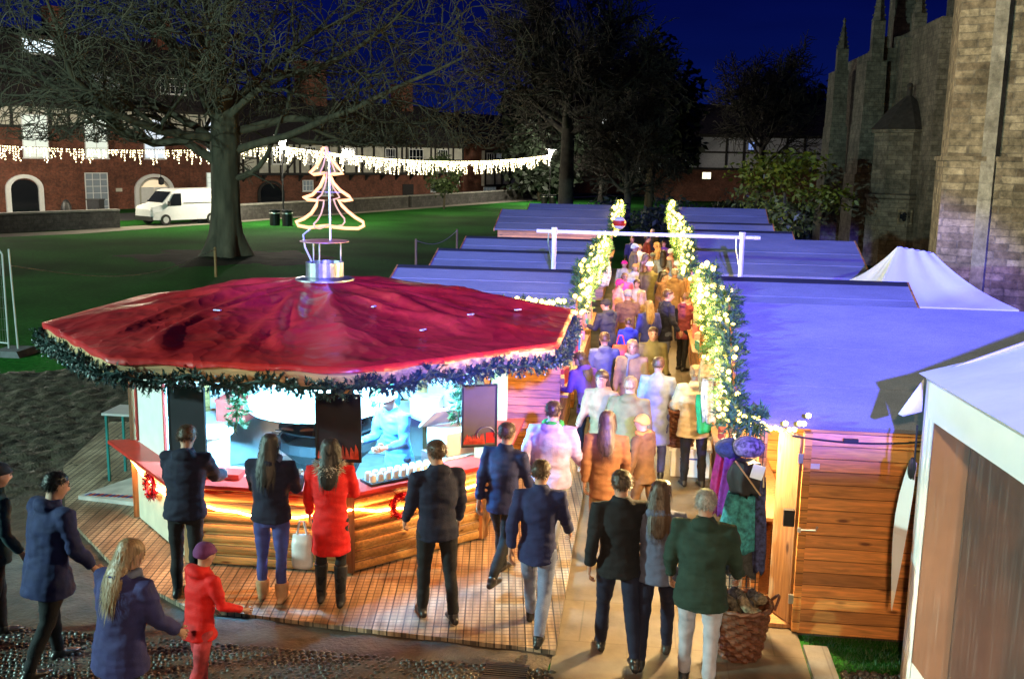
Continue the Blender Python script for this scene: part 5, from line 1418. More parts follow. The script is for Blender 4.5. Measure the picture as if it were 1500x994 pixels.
for key in ('L1', 'L2', 'R2', 'R3', 'L3'):
    S = STALLS[key]; sd = S['side']
    for q in range(4):
        c = names_[(q + len(key) + ord(key[1])) % 6]
        y = S['y0'] + .45 + q * .55
        h_ = rnd.uniform(.14, .3)
        t = thing('gift_box', '%s gift box with ribbon on the counter of the %s' % (c, side_txt[key]), 'gift box', (S['xf'], y, .92), 0, 'gift boxes on the stall counters')
        mb = MB(); mb.box((S['xf'] + sd * .1, y, .92 + h_ / 2), (.26, .3, h_), rnd.uniform(-.3, .3)); mb.build('box', mat('gift_' + c, cols[c], .6), t)
        mb = MB(); mb.tube([(S['xf'] + sd * .1, y - .15, .925 + h_), (S['xf'] + sd * .1, y, .94 + h_), (S['xf'] + sd * .1, y + .15, .925 + h_)], .012, 5); mb.build('ribbon', M['red_paint'], t)
    c = names_[(ord(key[1]) * 2 + (0 if sd > 0 else 3)) % 6]
    hung('blanket', '%s woven blanket hung inside the front of the %s' % (c, side_txt[key]), 'blanket', S['xf'] + sd * .06, S['yr'] + .5, 1.15, 1.95, .16, .7, mat('blanket_' + c, cols[c], .85, var=.5, scale=14), ord(key[1]))
# zebra print banner and small snowman bauble on the far left stalls
hung('zebra_throw', 'zebra striped throw hanging on the left side by the goalpost', 'throw', -.86, 22.2, 1.75, 2.3, .3, .25, mat('zebra', (.35, .35, .35), .8, var=.98, scale=12, stretch=(1, 1, 4)), 31)
bb = thing('hanging_bauble', 'red and white round bauble hanging on the far left stall', 'bauble', (-.75, 31.8, 2.3))
mb = MB(); mb.ball((-.75, 31.8, 2.5), .2, 14, 10); mb.build('ball', M['white'], bb)
mb = MB(); mb.lathe((-.75, 31.8, 0), [(.19, 2.42), (.207, 2.5), (.19, 2.58)], 20); mb.build('band', M['red_paint'], bb)
# goalpost of white pipe across the alley
gp = thing('pipe_goalpost', 'white metal pipe goalpost spanning the alley between the stalls', 'goalpost', (0, 17.92, 0))
mb = MB(); mb.tube([(-1.86, 17.92, 3.2), (1.98, 17.92, 3.18)], .034, 10); mb.build('crossbar', M['white'], gp)
for xx in (-1.55, 1.68):
    mb = MB(); mb.tube([(xx, 17.92, .0), (xx, 17.92, 3.22)], .042, 10); mb.tube([(xx, 17.92, 3.15), (xx, 17.92, 3.27)], .055, 10); mb.build('upright', M['white'], gp)
    mb = MB(); mb.tube([(xx - .1, 17.92, 3.16), (xx - .1, 17.9, 3.0), (xx - .04, 17.9, 2.7)], .012, 5); mb.build('bracket', M['steel'], gp)

# ------------------------------------------------------------------ tents
# near frame tent on the right
tn = thing('frame_tent', 'large white frame tent with clear window panels close on the right', 'tent', (4.2, 6.0, 0))
TX = 2.40; TY = 8.72; TZ = 2.74
def tx(y): return TX + (TY - y) * .095        # long side runs slightly outwards
def clear_mat():
    m, t, b = nt('clear_pvc'); N, L = t.nodes, t.links
    b.inputs['Base Color'].default_value = (.75, .72, .72, 1); b.inputs['Roughness'].default_value = .12
    tr = N.new('ShaderNodeBsdfTransparent'); mx = N.new('ShaderNodeMixShader')
    tc = N.new('ShaderNodeTexCoord'); mp = N.new('ShaderNodeMapping'); mp.inputs['Scale'].default_value = (1, 48, .5); L.new(tc.outputs['Object'], mp.inputs[0])
    nz = N.new('ShaderNodeTexNoise'); nz.inputs['Scale'].default_value = 3; nz.inputs['Detail'].default_value = 6; L.new(mp.outputs[0], nz.inputs['Vector'])
    rp = N.new('ShaderNodeMapRange'); rp.inputs[1].default_value = .58; rp.inputs[2].default_value = .74; rp.inputs[3].default_value = .04; rp.inputs[4].default_value = .24
    L.new(nz.outputs['Fac'], rp.inputs[0]); L.new(rp.outputs[0], mx.inputs[0])
    L.new(tr.outputs[0], mx.inputs[1]); L.new(b.outputs[0], mx.inputs[2])
    L.new(mx.outputs[0], N['Material Output'].inputs['Surface'])
    return m
CLEAR = clear_mat()
def wallpt(y, z): return Vector((tx(y), y, z))
nrm = Vector((-1, -.095, 0)).normalized()
# roof
ridx = 4.2
mb = MB()
y_n = 1.5
nU, nV = 20, 36
idx = {}
for j in range(nV + 1):
    for i in range(nU + 1):
        y = TY + .06 + (y_n - TY) * j / nV; f = i / nU
        x = (tx(y) - .06) * (1 - f) + ridx * f
        z = TZ + .02 + .78 * f - .05 * math.sin(PI * f) + .012 * noise.noise(Vector((x * 3, y * 1.2, 0))) + .010 * math.sin(y * 9 + f * 5) * math.sin(PI * f)
        idx[i, j] = len(mb.v); mb.v.append((x, y, z))
for j in range(nV):
    for i in range(nU): mb.f.append((idx[i, j], idx[i + 1, j], idx[i + 1, j + 1], idx[i, j + 1])); mb.mi.append(0)
mb.prism([(ridx, TY + .06, TZ + .80), (6.2, TY + .06, TZ + .02), (6.6, y_n, TZ + .02), (ridx, y_n, TZ + .8)], (0, 0, -.01))
mb.build('roof_canopy', M['white_cloth'], tn, smooth=True)
# valance band and wall strips
mb = MB()
def sheet(mb, y0, y1, z0, z1, wob=.0, n=14, out=0.0):
    P = []
    for j in range(n + 1):
        y = y0 + (y1 - y0) * j / n
        w = wob * math.sin(j * 1.7)
        P.append((wallpt(y, z0) + nrm * (w + out + .006), wallpt(y, z1) + nrm * (out + .006)))
    for j in range(n): mb.quad(P[j][0], P[j + 1][0], P[j + 1][1], P[j][1])
    for j in range(n): mb.quad(P[j][0] - nrm * .006, P[j + 1][0] - nrm * .006, P[j + 1][1] - nrm * .006, P[j][1] - nrm * .006)
sheet(mb, TY, y_n, TZ - .33, TZ, .004)
mb.build('valance', M['white_cloth'], tn, smooth=True)
mb = MB(); sheet(mb, TY - .04, TY - .22, .0, TZ - .33, .006, 8, .001)
sheet(mb, TY - 2.25, y_n, .0, TZ - .33, .006, 14, .001); sheet(mb, TY - .22, TY - 2.25, .0, .3, .004, 8, .001)
sw = mb.build('side_wall', M['white_cloth'], tn, smooth=True)
mb = MB(); sheet(mb, TY - .22, TY - 2.25, .3, TZ - .33, .004, 10, .001); mb.build('clear_window', CLEAR, tn, smooth=True)
for yy in (TY - .02, TY - 3.4, y_n + .05):
    mb = MB(); p = wallpt(yy, 0); mb.box((p.x + .02, p.y, TZ / 2), (.06, .06, TZ)); mb.build('leg', M['alu'], tn)
mb = MB(); mb.tube([wallpt(TY, TZ - .01), wallpt(y_n, TZ - .01)], .02, 6); mb.tube([wallpt(TY, TZ), (ridx, TY, TZ + .78), (6.2, TY, TZ)], .02, 6); mb.build('frame_pole', M['alu'], tn)
# far gable sheet and inner timber floor and tables seen through the window
mb = MB(); mb.prism([(TX + .03, TY, TZ - .02), (6.1, TY, TZ - .02), (ridx, TY, TZ + .74)], (0, .006, 0)); mb.prism([(TX + .05, TY, .0), (6.1, TY, .0), (6.1, TY, TZ - .03), (TX + .05, TY, TZ - .03)], (0, .006, 0)); mb.build('end_wall', mat('tent_lining', (.5, .33, .22), .7, var=.15, scale=2), tn)
mb = MB(); mb.b2(2.78, 6.0, TY - .06, TY - .02, .05, TZ - .5); mb.build('inner_panel', mat('tent_panel_brown', (.12, .05, .028), .3, var=.7, scale=1.1), tn)
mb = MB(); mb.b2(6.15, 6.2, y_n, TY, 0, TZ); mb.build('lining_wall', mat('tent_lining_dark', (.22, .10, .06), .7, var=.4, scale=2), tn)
mb = MB(); mb.b2(2.5, 6.1, y_n, TY - .02, .02, .05); mb.build('tent_floor', M['post'], tn)
# loose flap and tie at the corner
fl = MB(); P = []
for j in range(9):
    f = j / 8; z = TZ - .75 - 1.35 * f
    P.append((Vector((TX - .02 - .10 * f ** 1.5, TY + .03, z)), Vector((TX - .02 - .10 * f ** 1.5 - .1 * math.sin(PI * (.15 + .85 * f)), TY + .08 + .03 * math.sin(f * 6), z + .02))))
for j in range(8): fl.quad(P[j][0], P[j][1], P[j + 1][1], P[j + 1][0])
fl.build('loose_flap', M['white_cloth'], tn, smooth=True)
fl = MB(); fl.prism([(TX - .03, TY + .02, TZ - .02), (TX - .2, TY + .06, TZ - .34), (TX - .16, TY + .06, TZ - .36), (TX - .02, TY + .02, TZ - .3)], (0, .008, 0))
fl.build('loose_flap', M['white_cloth'], tn, smooth=True)
mb = MB(); mb.tube([(TX - .05, TY + .02, TZ - .42), (TX - .04, TY + .03, TZ - .9)], .008, 5); mb.ball((TX - .06, TY + .03, TZ - .8), (.035, .03, .1), 8, 6); mb.build('tie', M['cable'], tn)
# distant white gazebo
gz_ = thing('gazebo', 'white peaked gazebo tent between the right hand stalls and the stone wall', 'gazebo', (4.9, 17.2, 0))
def tentroof(mb, x0, x1, y0, y1, ze, ridge, zr, n=16):
    """four sloping faces up to a short ridge, with sag"""
    (ra, rb) = ridge
    def face(a, b, c, d):
        V = {}
        for j in range(n + 1):
            for i in range(n + 1):
                u, v = i / n, j / n
                p = (Vector(a).lerp(Vector(b), u)).lerp(Vector(d).lerp(Vector(c), u), v)
                p.z -= .16 * math.sin(PI * v) * (.55 + .45 * math.sin(PI * u)) + .015 * math.sin(u * 19 + v * 3) * v
                V[i, j] = len(mb.v); mb.v.append(tuple(p))
        for j in range(n):
            for i in range(n): mb.f.append((V[i, j], V[i + 1, j], V[i + 1, j + 1], V[i, j + 1])); mb.mi.append(0)
    A, B, C_, D = (x0, y0, ze), (x1, y0, ze), (x1, y1, ze), (x0, y1, ze)
    E_, F_ = (ra[0], ra[1], zr), (rb[0], rb[1], zr - .08)
    face(A, B, F_, E_); face(B, C_, F_, F_); face(C_, D, E_, F_); face(D, A, E_, E_)
mb = MB(); tentroof(mb, 3.5, 5.75, 16.4, 19.0, 2.3, ((4.1, 17.3), (4.65, 17.3)), 3.14); mb.build('canopy', M['white_cloth'], gz_, smooth=True)
for xx, yy in ((3.53, 16.43), (5.72, 16.43), (3.53, 18.97), (5.72, 18.97)):
    mb = MB(); mb.box((xx, yy, 1.14), (.04, .04, 2.28)); mb.build('leg', M['alu'], gz_)
mb = MB()
for a, b in (((3.5, 16.4), (5.75, 16.4)), ((5.75, 16.4), (5.75, 19.0)), ((3.5, 19), (3.5, 16.4))):
    mb.prism([(*a, 2.1), (*b, 2.1), (*b, 2.3), (*a, 2.3)], (.006, .006, 0))
mb.build('valance', M['white_cloth'], gz_)

# ------------------------------------------------------------------ fence, rope, table, striped ramp
fp_ = thing('security_fence', 'galvanised wire mesh security fence panel on a block at the left edge', 'fence', (-13.7, 20.5, 0))
def fpt(u, z): return Vector((-13.72 - u * .99, 20.5 + u * .25, z))
mb = MB(); mb.tube([fpt(0, .06), fpt(0, 2.2), fpt(.06, 2.28), fpt(3.3, 2.28), fpt(3.3, .06)], .02, 8); mb.tube([fpt(0, .25), fpt(3.3, .25)], .016, 6); mb.build('frame', M['alu'], fp_)
mb = MB()
for i in range(44): mb.tube([fpt(.075 * i, .25), fpt(.075 * i, 2.27)], .0035, 4, False)
for i in range(9): mb.tube([fpt(0, .3 + .24 * i), fpt(3.3, .3 + .24 * i)], .0035, 4, False)
mb.build('mesh', M['steel'], fp_)
f2 = thing('fence_post', 'loose end post of the next fence panel in the same block', 'post', (-13.52, 20.5, 0))
mb = MB(); mb.tube([(-13.50, 20.5, .08), (-13.56, 20.5, 2.32)], .021, 8); mb.build('tube', M['alu'], f2)
mb = MB(); mb.prism([(-13.95, 20.15, 0), (-13.25, 20.15, 0), (-13.32, 20.15, .14), (-13.88, 20.15, .14)], (0, .7, 0)); tag(mb.build('fence_block', mat('concrete_block', (.10, .10, .11), .8), origin=(-13.6, 20.5, 0)), 'dark rubber foot block under the security fence', 'fence block')
RP = [(-15.2, 35.0), (-9.2, 41.0), (-8.6, 47.0), (-22.5, 33.0)]
for i, ((x, y), lb) in enumerate(zip(RP, ('timber rope post nearest the big tree', 'timber rope post on the grass left of the stall roofs', 'farthest timber rope post on the grass', 'timber rope post at the left side of the grass'))):
    mb = MB(); mb.lathe((x, y, 0), [(.05, -.02), (.05, 1.0), (.045, 1.06), (.01, 1.08)], 8); tag(mb.build('rope_post', M['post'], origin=(x, y, 0)), lb, 'post', 'rope posts on the grass')
mb = MB(); A_, B_ = Vector((-13.6, 20.6, 1.95)), Vector((-15.2, 35.0, 1.0))
mb.tube([A_.lerp(B_, f) + Vector((-2.0 * math.sin(PI * f) * 0, 0, -.55 * math.sin(PI * f))) for f in [i / 20 for i in range(21)]], .012, 5)
tag(mb.build('rope', mat('pale_rope', (.5, .5, .45), .8), origin=B_), 'pale rope slung from the security fence to the post by the tree', 'rope')
for (a, b, lb) in ((1, 2, 'thin rope between the two posts left of the stall roofs'),):
    A_, B_ = Vector((*RP[a], 1.0)), Vector((*RP[b], 1.0)); mb = MB()
    mb.tube([A_.lerp(B_, f) + Vector((0, 0, -.35 * math.sin(PI * f))) for f in [i / 14 for i in range(15)]], .012, 5); tag(mb.build('rope', MATS['pale_rope'], origin=A_), lb, 'rope')
st = thing('side_table', 'small teal metal legged table left of the kiosk', 'table', (-6.75, 12.75, DECK))
mb = MB(); mb.b2(-7.1, -6.4, 12.5, 13.0, .98, 1.01); mb.build('table_top', M['alu'], st)
for xx, yy in ((-7.05, 12.53), (-6.45, 12.53), (-7.05, 12.97), (-6.45, 12.97)):
    mb = MB(); mb.box((xx, yy, .525), (.03, .03, .92)); mb.build('leg', mat('teal_metal', (.02, .2, .2), .4), st)
mb = MB(); mb.tube([(-7.05, 12.53, .55), (-6.45, 12.53, .55)], .01, 5); mb.build('brace', MATS['teal_metal'], st)
rmp = thing('kiosk_ramp', 'pale ramp board with red and blue striped tape at the left kiosk wall', 'ramp', (-6.6, 12.3, DECK))
mb = MB(); mb.prism([(-7.05, 11.75, DECK), (-5.95, 11.6, DECK), (-5.95, 13.1, DECK), (-6.6, 13.0, DECK)], (0, 0, .05)); mb.build('ramp_board', mat('ramp_paint', (.55, .52, .5), .6, var=.3, scale=4), rmp)
mb = MB(); mb2 = MB()
for i in range(14):
    x = -6.98 + .055 * i
    q = [(x, 11.775, .118), (x + .027, 11.77, .118), (x + .06, 11.86, .118), (x + .033, 11.865, .118)]
    (mb if i % 2 else mb2).prism(q, (0, 0, .003))
mb.build('red_stripes', M['red_paint'], rmp); mb2.build('blue_stripes', mat('stripe_blue', (.05, .08, .4), .5), rmp)

# ------------------------------------------------------------------ van, lamps, icicle lights
vn = thing('white_van', 'white panel van parked on the road behind the big tree', 'van', (-28.3, 60.2, 0), R(59))
mb = MB()
def vsec(x, zb, zt, hw): return [(x, -hw, zb), (x, hw, zb), (x, hw, zb + (zt - zb) * .55), (x, hw * .9, zt - .06), (x, hw * .8, zt), (x, -hw * .8, zt), (x, -hw * .9, zt - .06), (x, -hw, zb + (zt - zb) * .55)]
secs = [vsec(-2.55, .45, .95, .8), vsec(-2.45, .35, 1.12, .93), vsec(-1.75, .3, 1.3, .97), vsec(-1.05, .3, 2.02, .97), vsec(-.6, .3, 2.12, .97), vsec(2.4, .3, 2.15, .97), vsec(2.5, .4, 2.1, .95)]
vs = [p for s_ in secs for p in s_]; fs = []
for i in range(len(secs) - 1):
    for k in range(8): fs.append((i * 8 + k, i * 8 + (k + 1) % 8, i * 8 + 8 + (k + 1) % 8, i * 8 + 8 + k))
fs += [tuple(range(8))[::-1], tuple(range(48, 56))]
mb._add(vs, fs); bdy = mb.build('van_body', mat('van_white', (.75, .75, .75), .25, var=.04), vn, LO)
mb = MB(); mb.prism([(-1.72, -.76, 1.34), (-1.72, .76, 1.34), (-1.1, .76, 1.96), (-1.1, -.76, 1.96)], (-.03, 0, .03)); mb.build('windscreen', M['pane'], vn, LO)
for sy in (-1, 1):
    mb = MB(); mb.prism([(-1.5, sy * .965, 1.15), (-.55, sy * .965, 1.15), (-.55, sy * .94, 1.88), (-1.02, sy * .94, 1.88)], (0, sy * .02, 0)); mb.build('side_window', M['pane'], vn, LO)
    for xx in (-1.65, 1.55):
        mb = MB()
        mb.tube([(xx, sy * .8, .33), (xx, sy * 1.0, .33)], .33, 20); w_ = mb.build('wheel', M['cable'], vn, LO)
        mb = MB(); mb.tube([(xx, sy * .95, .33), (xx, sy * 1.01, .33)], .19, 16); mb.build('rim', M['alu'], w_, LO)
    mb = MB(); mb.ball((-2.47, sy * .72, .92), (.06, .16, .1), 10, 7); mb.build('headlight', mat('lens', (.5, .5, .5), .1), vn, LO)
    mb = MB(); mb.box((-1.45, sy * 1.08, 1.3), (.1, .18, .26)); mb.build('wing_mirror', M['cable'], vn, LO)
    mb = MB(); mb.box((.9, sy * .985, 1.3), (2.6, .012, .05)); mb.build('trim_strip', M['cable'], vn, LO)
mb = MB(); mb.box((-2.5, 0, .42), (.16, 1.8, .26)); mb.build('bumper', M['cable'], vn, LO)

def street_lamp(x, y, h, label, bx):
    t = thing('street_lamp', label, 'street lamp', (x, y, 0), 0, 'street lamps round the green')
    mb = MB(); mb.lathe((x, y, 0), [(.09, 0), (.09, .9), (.05, 1.0), (.045, h - .75), (.07, h - .72)], 12); mb.build('column', M['iron'], t)
    mb = MB()
    for k in range(4):
        a_ = PI / 4 + PI / 2 * k; mb.tube([(x + .07 * math.cos(a_), y + .07 * math.sin(a_), h - .72), (x + .42 * math.cos(a_), y + .42 * math.sin(a_), h - .06)], .02, 5)
    mb.build('lantern_arms', M['alu'], t)
    mb = MB(); mb.lathe((x, y, 0), [(.1, h - .06), (.5, h - .02), (.5, h + .02), (.1, h + .07)], 20); mb.build('lamp_hood', M['alu'], t)
    mb = MB(); mb.lathe((x, y, 0), [(.02, h - .5), (.12, h - .45), (.36, h - .1), (.36, h - .07), (.02, h - .07)], 20); mb.build('lamp_glass', emit('street_lamp_glass', (1, .97, .9), 6, False), t)
    for sx in (-.45, .35):
        b_ = thing('litter_bin', ('left' if sx < 0 else 'right') + ' dark round litter bin by the foot of the ' + bx, 'bin', (x + sx, y - .3, 0), 0, 'litter bins')
        mb = MB(); mb.lathe((x + sx, y - .3, 0), [(.3, 0), (.33, .9), (.34, .95), (.28, .96), (.26, .8), (.05, .8)], 16); mb.build('bin_body', M['iron'], b_)
        mb = MB(); mb.lathe((x + sx, y - .3, 0), [(.335, .72), (.345, .73), (.345, .79), (.335, .8)], 16); mb.build('bin_band', M['steel'], b_)
    ld = bpy.data.lights.new('street_lamp', 'POINT'); ld.energy = 3600; ld.color = (1, .93, .78); ld.shadow_soft_size = .3
    lo = bpy.data.objects.new('street_lamp_light', ld); col.objects.link(lo); lo.parent = t; lo.location = (0, 0, h - .75)
street_lamp(-22.0, 61.0, 5.45, 'lit street lamp nearest the trunk of the big tree', 'lamp near the big tree')
street_lamp(-41.0, 54.8, 5.45, 'lit street lamp at the far left end of the icicle lights', 'far left lamp')
street_lamp(-8.8, 95.7, 5.1, 'lit street lamp farther off by the brick house', 'lamp near the brick house')
def icicles(A_, B_, sag, n, label, mx, sd, size):
    t = thing('icicle_lights', label, 'string lights', A_, 0, 'icicle light strings over the green')
    A_, B_ = Vector(A_), Vector(B_)
    rnd = random.Random(sd)
    f_ = lambda f: A_.lerp(B_, f) + Vector((0, 0, -sag * 4 * f * (1 - f)))
    mb = MB(); mb.tube([f_(i / 40) for i in range(41)], .015, 4); mb.build('cable', M['cable'], t)
    pts = []
    for i in range(n):
        f = (i + rnd.uniform(-.3, .3)) / n; p = f_(max(0, min(1, f)))
        L_ = rnd.choice((.2, .35, .5, .65, .85)) * mx
        z = .04
        while z < L_:
            pts.append(p + Vector((rnd.uniform(-.05, .05), rnd.uniform(-.05, .05), -z))); z += rnd.uniform(.1, .17)
    rnd.shuffle(pts)
    me = ico_mesh('icicle_bulb', size, M['bulb_w'], 1)
    bulbs(me, pts[:100], t)
    mb = MB()
    for p in pts[100:]:
        mb.ball(p, size * rnd.uniform(.7, 1.1), 6, 4)
    tag(mb.build('more_bulbs', M['bulb_w'], t), kind='stuff')
    for f in (.15, .5, .85):
        ld = bpy.data.lights.new('icicle_glow', 'POINT'); ld.energy = 900; ld.color = (1, .86, .6); ld.shadow_soft_size = .5
        lo = bpy.data.objects.new('icicle_glow', ld); col.objects.link(lo); lo.parent = t; lo.location = f_(f) + Vector((0, 0, -.5)) - A_
icicles((-40.5, 55.0, 4.75), (-22.0, 61.0, 4.75), .35, 130, 'white icicle light string left of the big tree trunk', 1.0, 3, .043)
icicles((-22.0, 61.0, 4.8), (-8.8, 95.7, 4.6), .75, 230, 'white icicle light string between the two street lamps', 1.25, 4, .052)

# ------------------------------------------------------------------ old houses round the close
M['brick'] = masonry('red_brick', (.28, .075, .036), (.18, .05, .026), (.16, .12, .09), .24, .08, .008, dirt=.55)
M['brick2'] = masonry('brown_brick', (.29, .085, .04), (.19, .06, .03), (.15, .11, .09), .24, .08, .008, dirt=.5)
M['plaster'] = mat('lime_plaster', (.55, .53, .45), .8, var=.2, scale=1.5)
M['tiles'] = mat('dark_roof_tiles', (.03, .024, .022), .8, var=.4, scale=5, bump=.5, bscale=9)
M['blind'] = emit('lit_blind', (.86, .95, .82), .8)
M['blind2'] = emit('lit_blind_cool', (.78, .88, 1), .9)
M['attic'] = emit('attic_light', (.75, .9, 1), 1.7)
M['dimpane'] = emit('dim_pane', (.5, .6, .65), .10)
fang = math.atan2(.858293, .513159); FA = (-43.67, 65.33, -.3)
def bpart(par, name, m, fn):
    mb = MB(); fn(mb); return mb.build(name, m, par, LO)
def window(par, x0, x1, z0, z1, glass, nx=2, nz=3, y=-.02, fm=None, fw=.06):
    mb = MB(); d = .08
    mb.b2(x0, x0 + fw, y - d, y, z0, z1); mb.b2(x1 - fw, x1, y - d, y, z0, z1); mb.b2(x0 + fw, x1 - fw, y - d, y, z0, z0 + fw); mb.b2(x0 + fw, x1 - fw, y - d, y, z1 - fw, z1)
    for i in range(1, nx): xx = x0 + (x1 - x0) * i / nx; mb.b2(xx - .018, xx + .018, y - d * .8, y - .002, z0 + fw, z1 - fw)
    for j in range(1, nz): zz = z0 + (z1 - z0) * j / nz; mb.b2(x0 + fw, x1 - fw, y - d * .7, y - .004, zz - .018, zz + .018)
    mb.b2(x0 - .06, x1 + .06, y - d - .06, y, z0 - .07, z0 - .005)
    f = mb.build('window', fm or M['white'], par, LO)
    mb = MB(); mb.b2(x0 + fw, x1 - fw, y - .02, y - .006, z0 + fw, z1 - fw); mb.build('pane', glass, f, LO)
    return f
def archring(mb, x0, x1, z0, z1, y, wd, dp):
    """round headed frame"""
    cx = (x0 + x1) / 2; r = (x1 - x0) / 2; zs = z1 - r * .75
    mb.b2(x0, x0 + wd, y - dp, y, z0, zs); mb.b2(x1 - wd, x1, y - dp, y, z0, zs)
    N_ = 14
    for i in range(N_):
        a0, a1 = PI * i / N_, PI * (i + 1) / N_
        f = lambda a, rr: (cx - math.cos(a) * rr, y, zs + math.sin(a) * rr * .75)
        mb.prism([f(a0, r), f(a1, r), f(a1, r - wd), f(a0, r - wd)], (0, -dp, 0))
def archfill(mb, x0, x1, z0, z1, y, dp):
    cx = (x0 + x1) / 2; r = (x1 - x0) / 2; zs = z1 - r * .75
    pts = [(x0, y, z0)] + [(cx - math.cos(PI * i / 14) * r, y, zs + math.sin(PI * i / 14) * r * .75) for i in range(15)] + [(x1, y, z0)]
    mb.prism(pts, (0, -dp, 0))

h1 = thing('brick_house', 'long red brick house with timbered top storey and lit blinds on the far left', 'house', FA, fang)
bpart(h1, 'wall', M['brick'], lambda m: m.b2(-14, 19.6, 0, 9, -.3, 6.1))
bpart(h1, 'plaster_storey', M['plaster'], lambda m: m.b2(-14, 19.55, -.12, 9, 6.1, 7.7))
def tf(m):
    m.b2(-14, 19.6, -.2, -.122, 6.05, 6.25); m.b2(-14, 19.6, -.2, -.122, 7.5, 7.72)
    for x in [-13.9 + 1.36 * i for i in range(25)]: m.b2(x, x + .2, -.19, -.122, 6.25, 7.5)
bpart(h1, 'timber_frame', M['timber_dark'], tf)
r1 = bpart(h1, 'roof', M['tiles'], lambda m: m.prism([(-14.3, -.6, 7.7), (-14.3, 4.6, 13.2), (-14.3, 9.8, 7.7)], (34.2, 0, 0)))
for x in (-8.5, 6.5, 15.5): bpart(r1, 'chimney', M['brick'], lambda m: m.b2(x, x + 1.3, 4.1, 5.2, 12, 15))
for (a, b, c, d, gm) in ((3.7, 6.1, 11.35, 12.4, M['attic']), (7.5, 9.8, 9.0, 10.2, M['dimpane']), (-6.5, -4.5, 9.2, 10.3, M['pane']), (13.2, 15.4, 9.0, 10.2, M['pane'])):
    yy = (c - 7.7) * .945 - .6
    dm = bpart(h1, 'dormer', M['tiles'], lambda m: (m.b2(a - .25, b + .25, yy + .02, yy + 3, c - .3, d + .1), m.b2(a - .4, b + .4, yy - .25, yy + 3.2, d + .102, d + .25)))
    window(dm, a, b, c, d, gm, 5, 2, yy - .0)
for a, b, gm in ((1.75, 3.6, M['blind']), (6.3, 8.1, M['blind']), (11.05, 12.85, M['blind2']), (16.6, 17.8, M['blind2']), (-3.4, -1.6, M['pane'])):
    window(h1, a, b, 3.8 + .25, 6.75 + .25, gm, 2, 4, -.13 if False else -.21)
window(h1, 6.25, 8.05, 0.05, 3.0, M['dimpane'], 3, 6); window(h1, 16.65, 17.6, 1.35, 3.0, M['blind'], 2, 4)
for a, b, gm, nm in ((.45, 3.1, M['pane'], 'archway'), (10.2, 13.6, M['plaster'], 'archway')):
    ar = bpart(h1, nm, M['white'], lambda m: archring(m, a, b, -.1, 2.9, 0, .34, .16))
    bpart(ar, 'arch_recess', gm, lambda m: archfill(m, a + .34, b - .34, -.1, 2.56, 0, .04))
    if a > 5:
        bpart(ar, 'double_door', M['white'], lambda m: (m.b2(a + .55, 11.86, -.09, -.045, -.1, 1.9), m.b2(11.9, b - .55, -.09, -.045, -.1, 1.9)))
        bpart(ar, 'fanlight', emit('fanlight', (1, .8, .5), .9), lambda m: archfill(m, a + .6, b - .6, 1.95, 2.45, -.042, .02))
bpart(h1, 'wall_plaque', M['plaster'], lambda m: m.b2(8.7, 9.2, -.05, 0, 1.6, 1.85))
wl = bpart(h1, 'hanging_lantern', M['iron'], lambda m: (m.lathe((11.9, -1.0, 2.2), [(.05, .5), (.22, .35), (.2, -.05), (.05, -.12)], 8), m.tube([(11.9, -1, 2.7), (11.9, -1, 3.4), (11.9, -.05, 3.5)], .03, 5)))

h2 = thing('timbered_house', 'half timbered house with white panels over a brick ground floor, mid distance left', 'house', (FA[0] + .513159 * 20.2, FA[1] + .858293 * 20.2, -.3), fang)
bpart(h2, 'wall', M['brick2'], lambda m: m.b2(-.5, 27.4, 0, 8, -.4, 2.75))
bpart(h2, 'plaster_storey', M['plaster'], lambda m: m.b2(-.4, 27.3, -.55, 8, 2.95, 5.6))
def tf2(m):
    m.b2(-.5, 27.4, -.7, 0, 2.75, 2.96); m.b2(-.45, 27.35, -.64, -.552, 5.35, 5.62); m.b2(-.45, 27.35, -.64, -.552, 4.1, 4.22)
    rnd = random.Random(9)
    x = -.4
    while x < 27.2:
        m.b2(x, x + .17, -.645, -.552, 2.96, 5.35); x += rnd.choice((.62, .75, 1.2, 1.5))
    for x in (4, 12.6, 20.5): m.prism([(x, -.63, 2.98), (x + .16, -.63, 2.98), (x + 1.2, -.63, 4.1), (x + 1.04, -.63, 4.1)], (0, .07, 0))
    for x in range(0, 27, 2): m.prism([(x, -.6, 2.74), (x, 0, 2.74), (x, 0, 2.2)], (.14, 0, 0))
bpart(h2, 'timber_frame', M['timber_dark'], tf2)
r2 = bpart(h2, 'roof', M['tiles'], lambda m: m.prism([(-.9, -1.0, 5.6), (-.9, 3.8, 9.6), (-.9, 8.8, 5.6)], (28.6, 0, 0)))
bpart(r2, 'chimney', M['brick2'], lambda m: (m.b2(9.6, 12.1, 3.0, 4.6, 8.6, 12.6), m.b2(9.45, 12.25, 2.85, 4.75, 12.6, 12.9)))
bpart(r2, 'chimney', M['brick2'], lambda m: m.b2(22, 23.6, 3.0, 4.6, 8.6, 11.6))
for a, b in ((2.6, 4.4), (6.2, 7.4), (10.4, 12.2), (16.0, 17.3), (19.2, 21.2), (23.4, 24.8)):
    window(h2, a, b, 3.7, 5.2, M['pane'], 4, 2, -.66)
for a, b, c, d in ((6.4, 7.6, 1.35, 2.3), (23.0, 24.1, 1.0, 1.9), (8.6, 9.9, .9, 2.2)): window(h2, a, b, c, d, M['dimpane'], 3, 2, -.02)
bpart(h2, 'plank_door', M['timber_dark'], lambda m: m.b2(19.0, 20.5, -.06, 0, -.3, 1.8))
ar = bpart(h2, 'archway', M['timber_dark'], lambda m: archring(m, 1.5, 4.3, -.3, 2.3, 0, .25, .14)); bpart(ar, 'arch_recess', M['pane'], lambda m: archfill(m, 1.75, 4.05, -.3, 2.05, 0, .03))

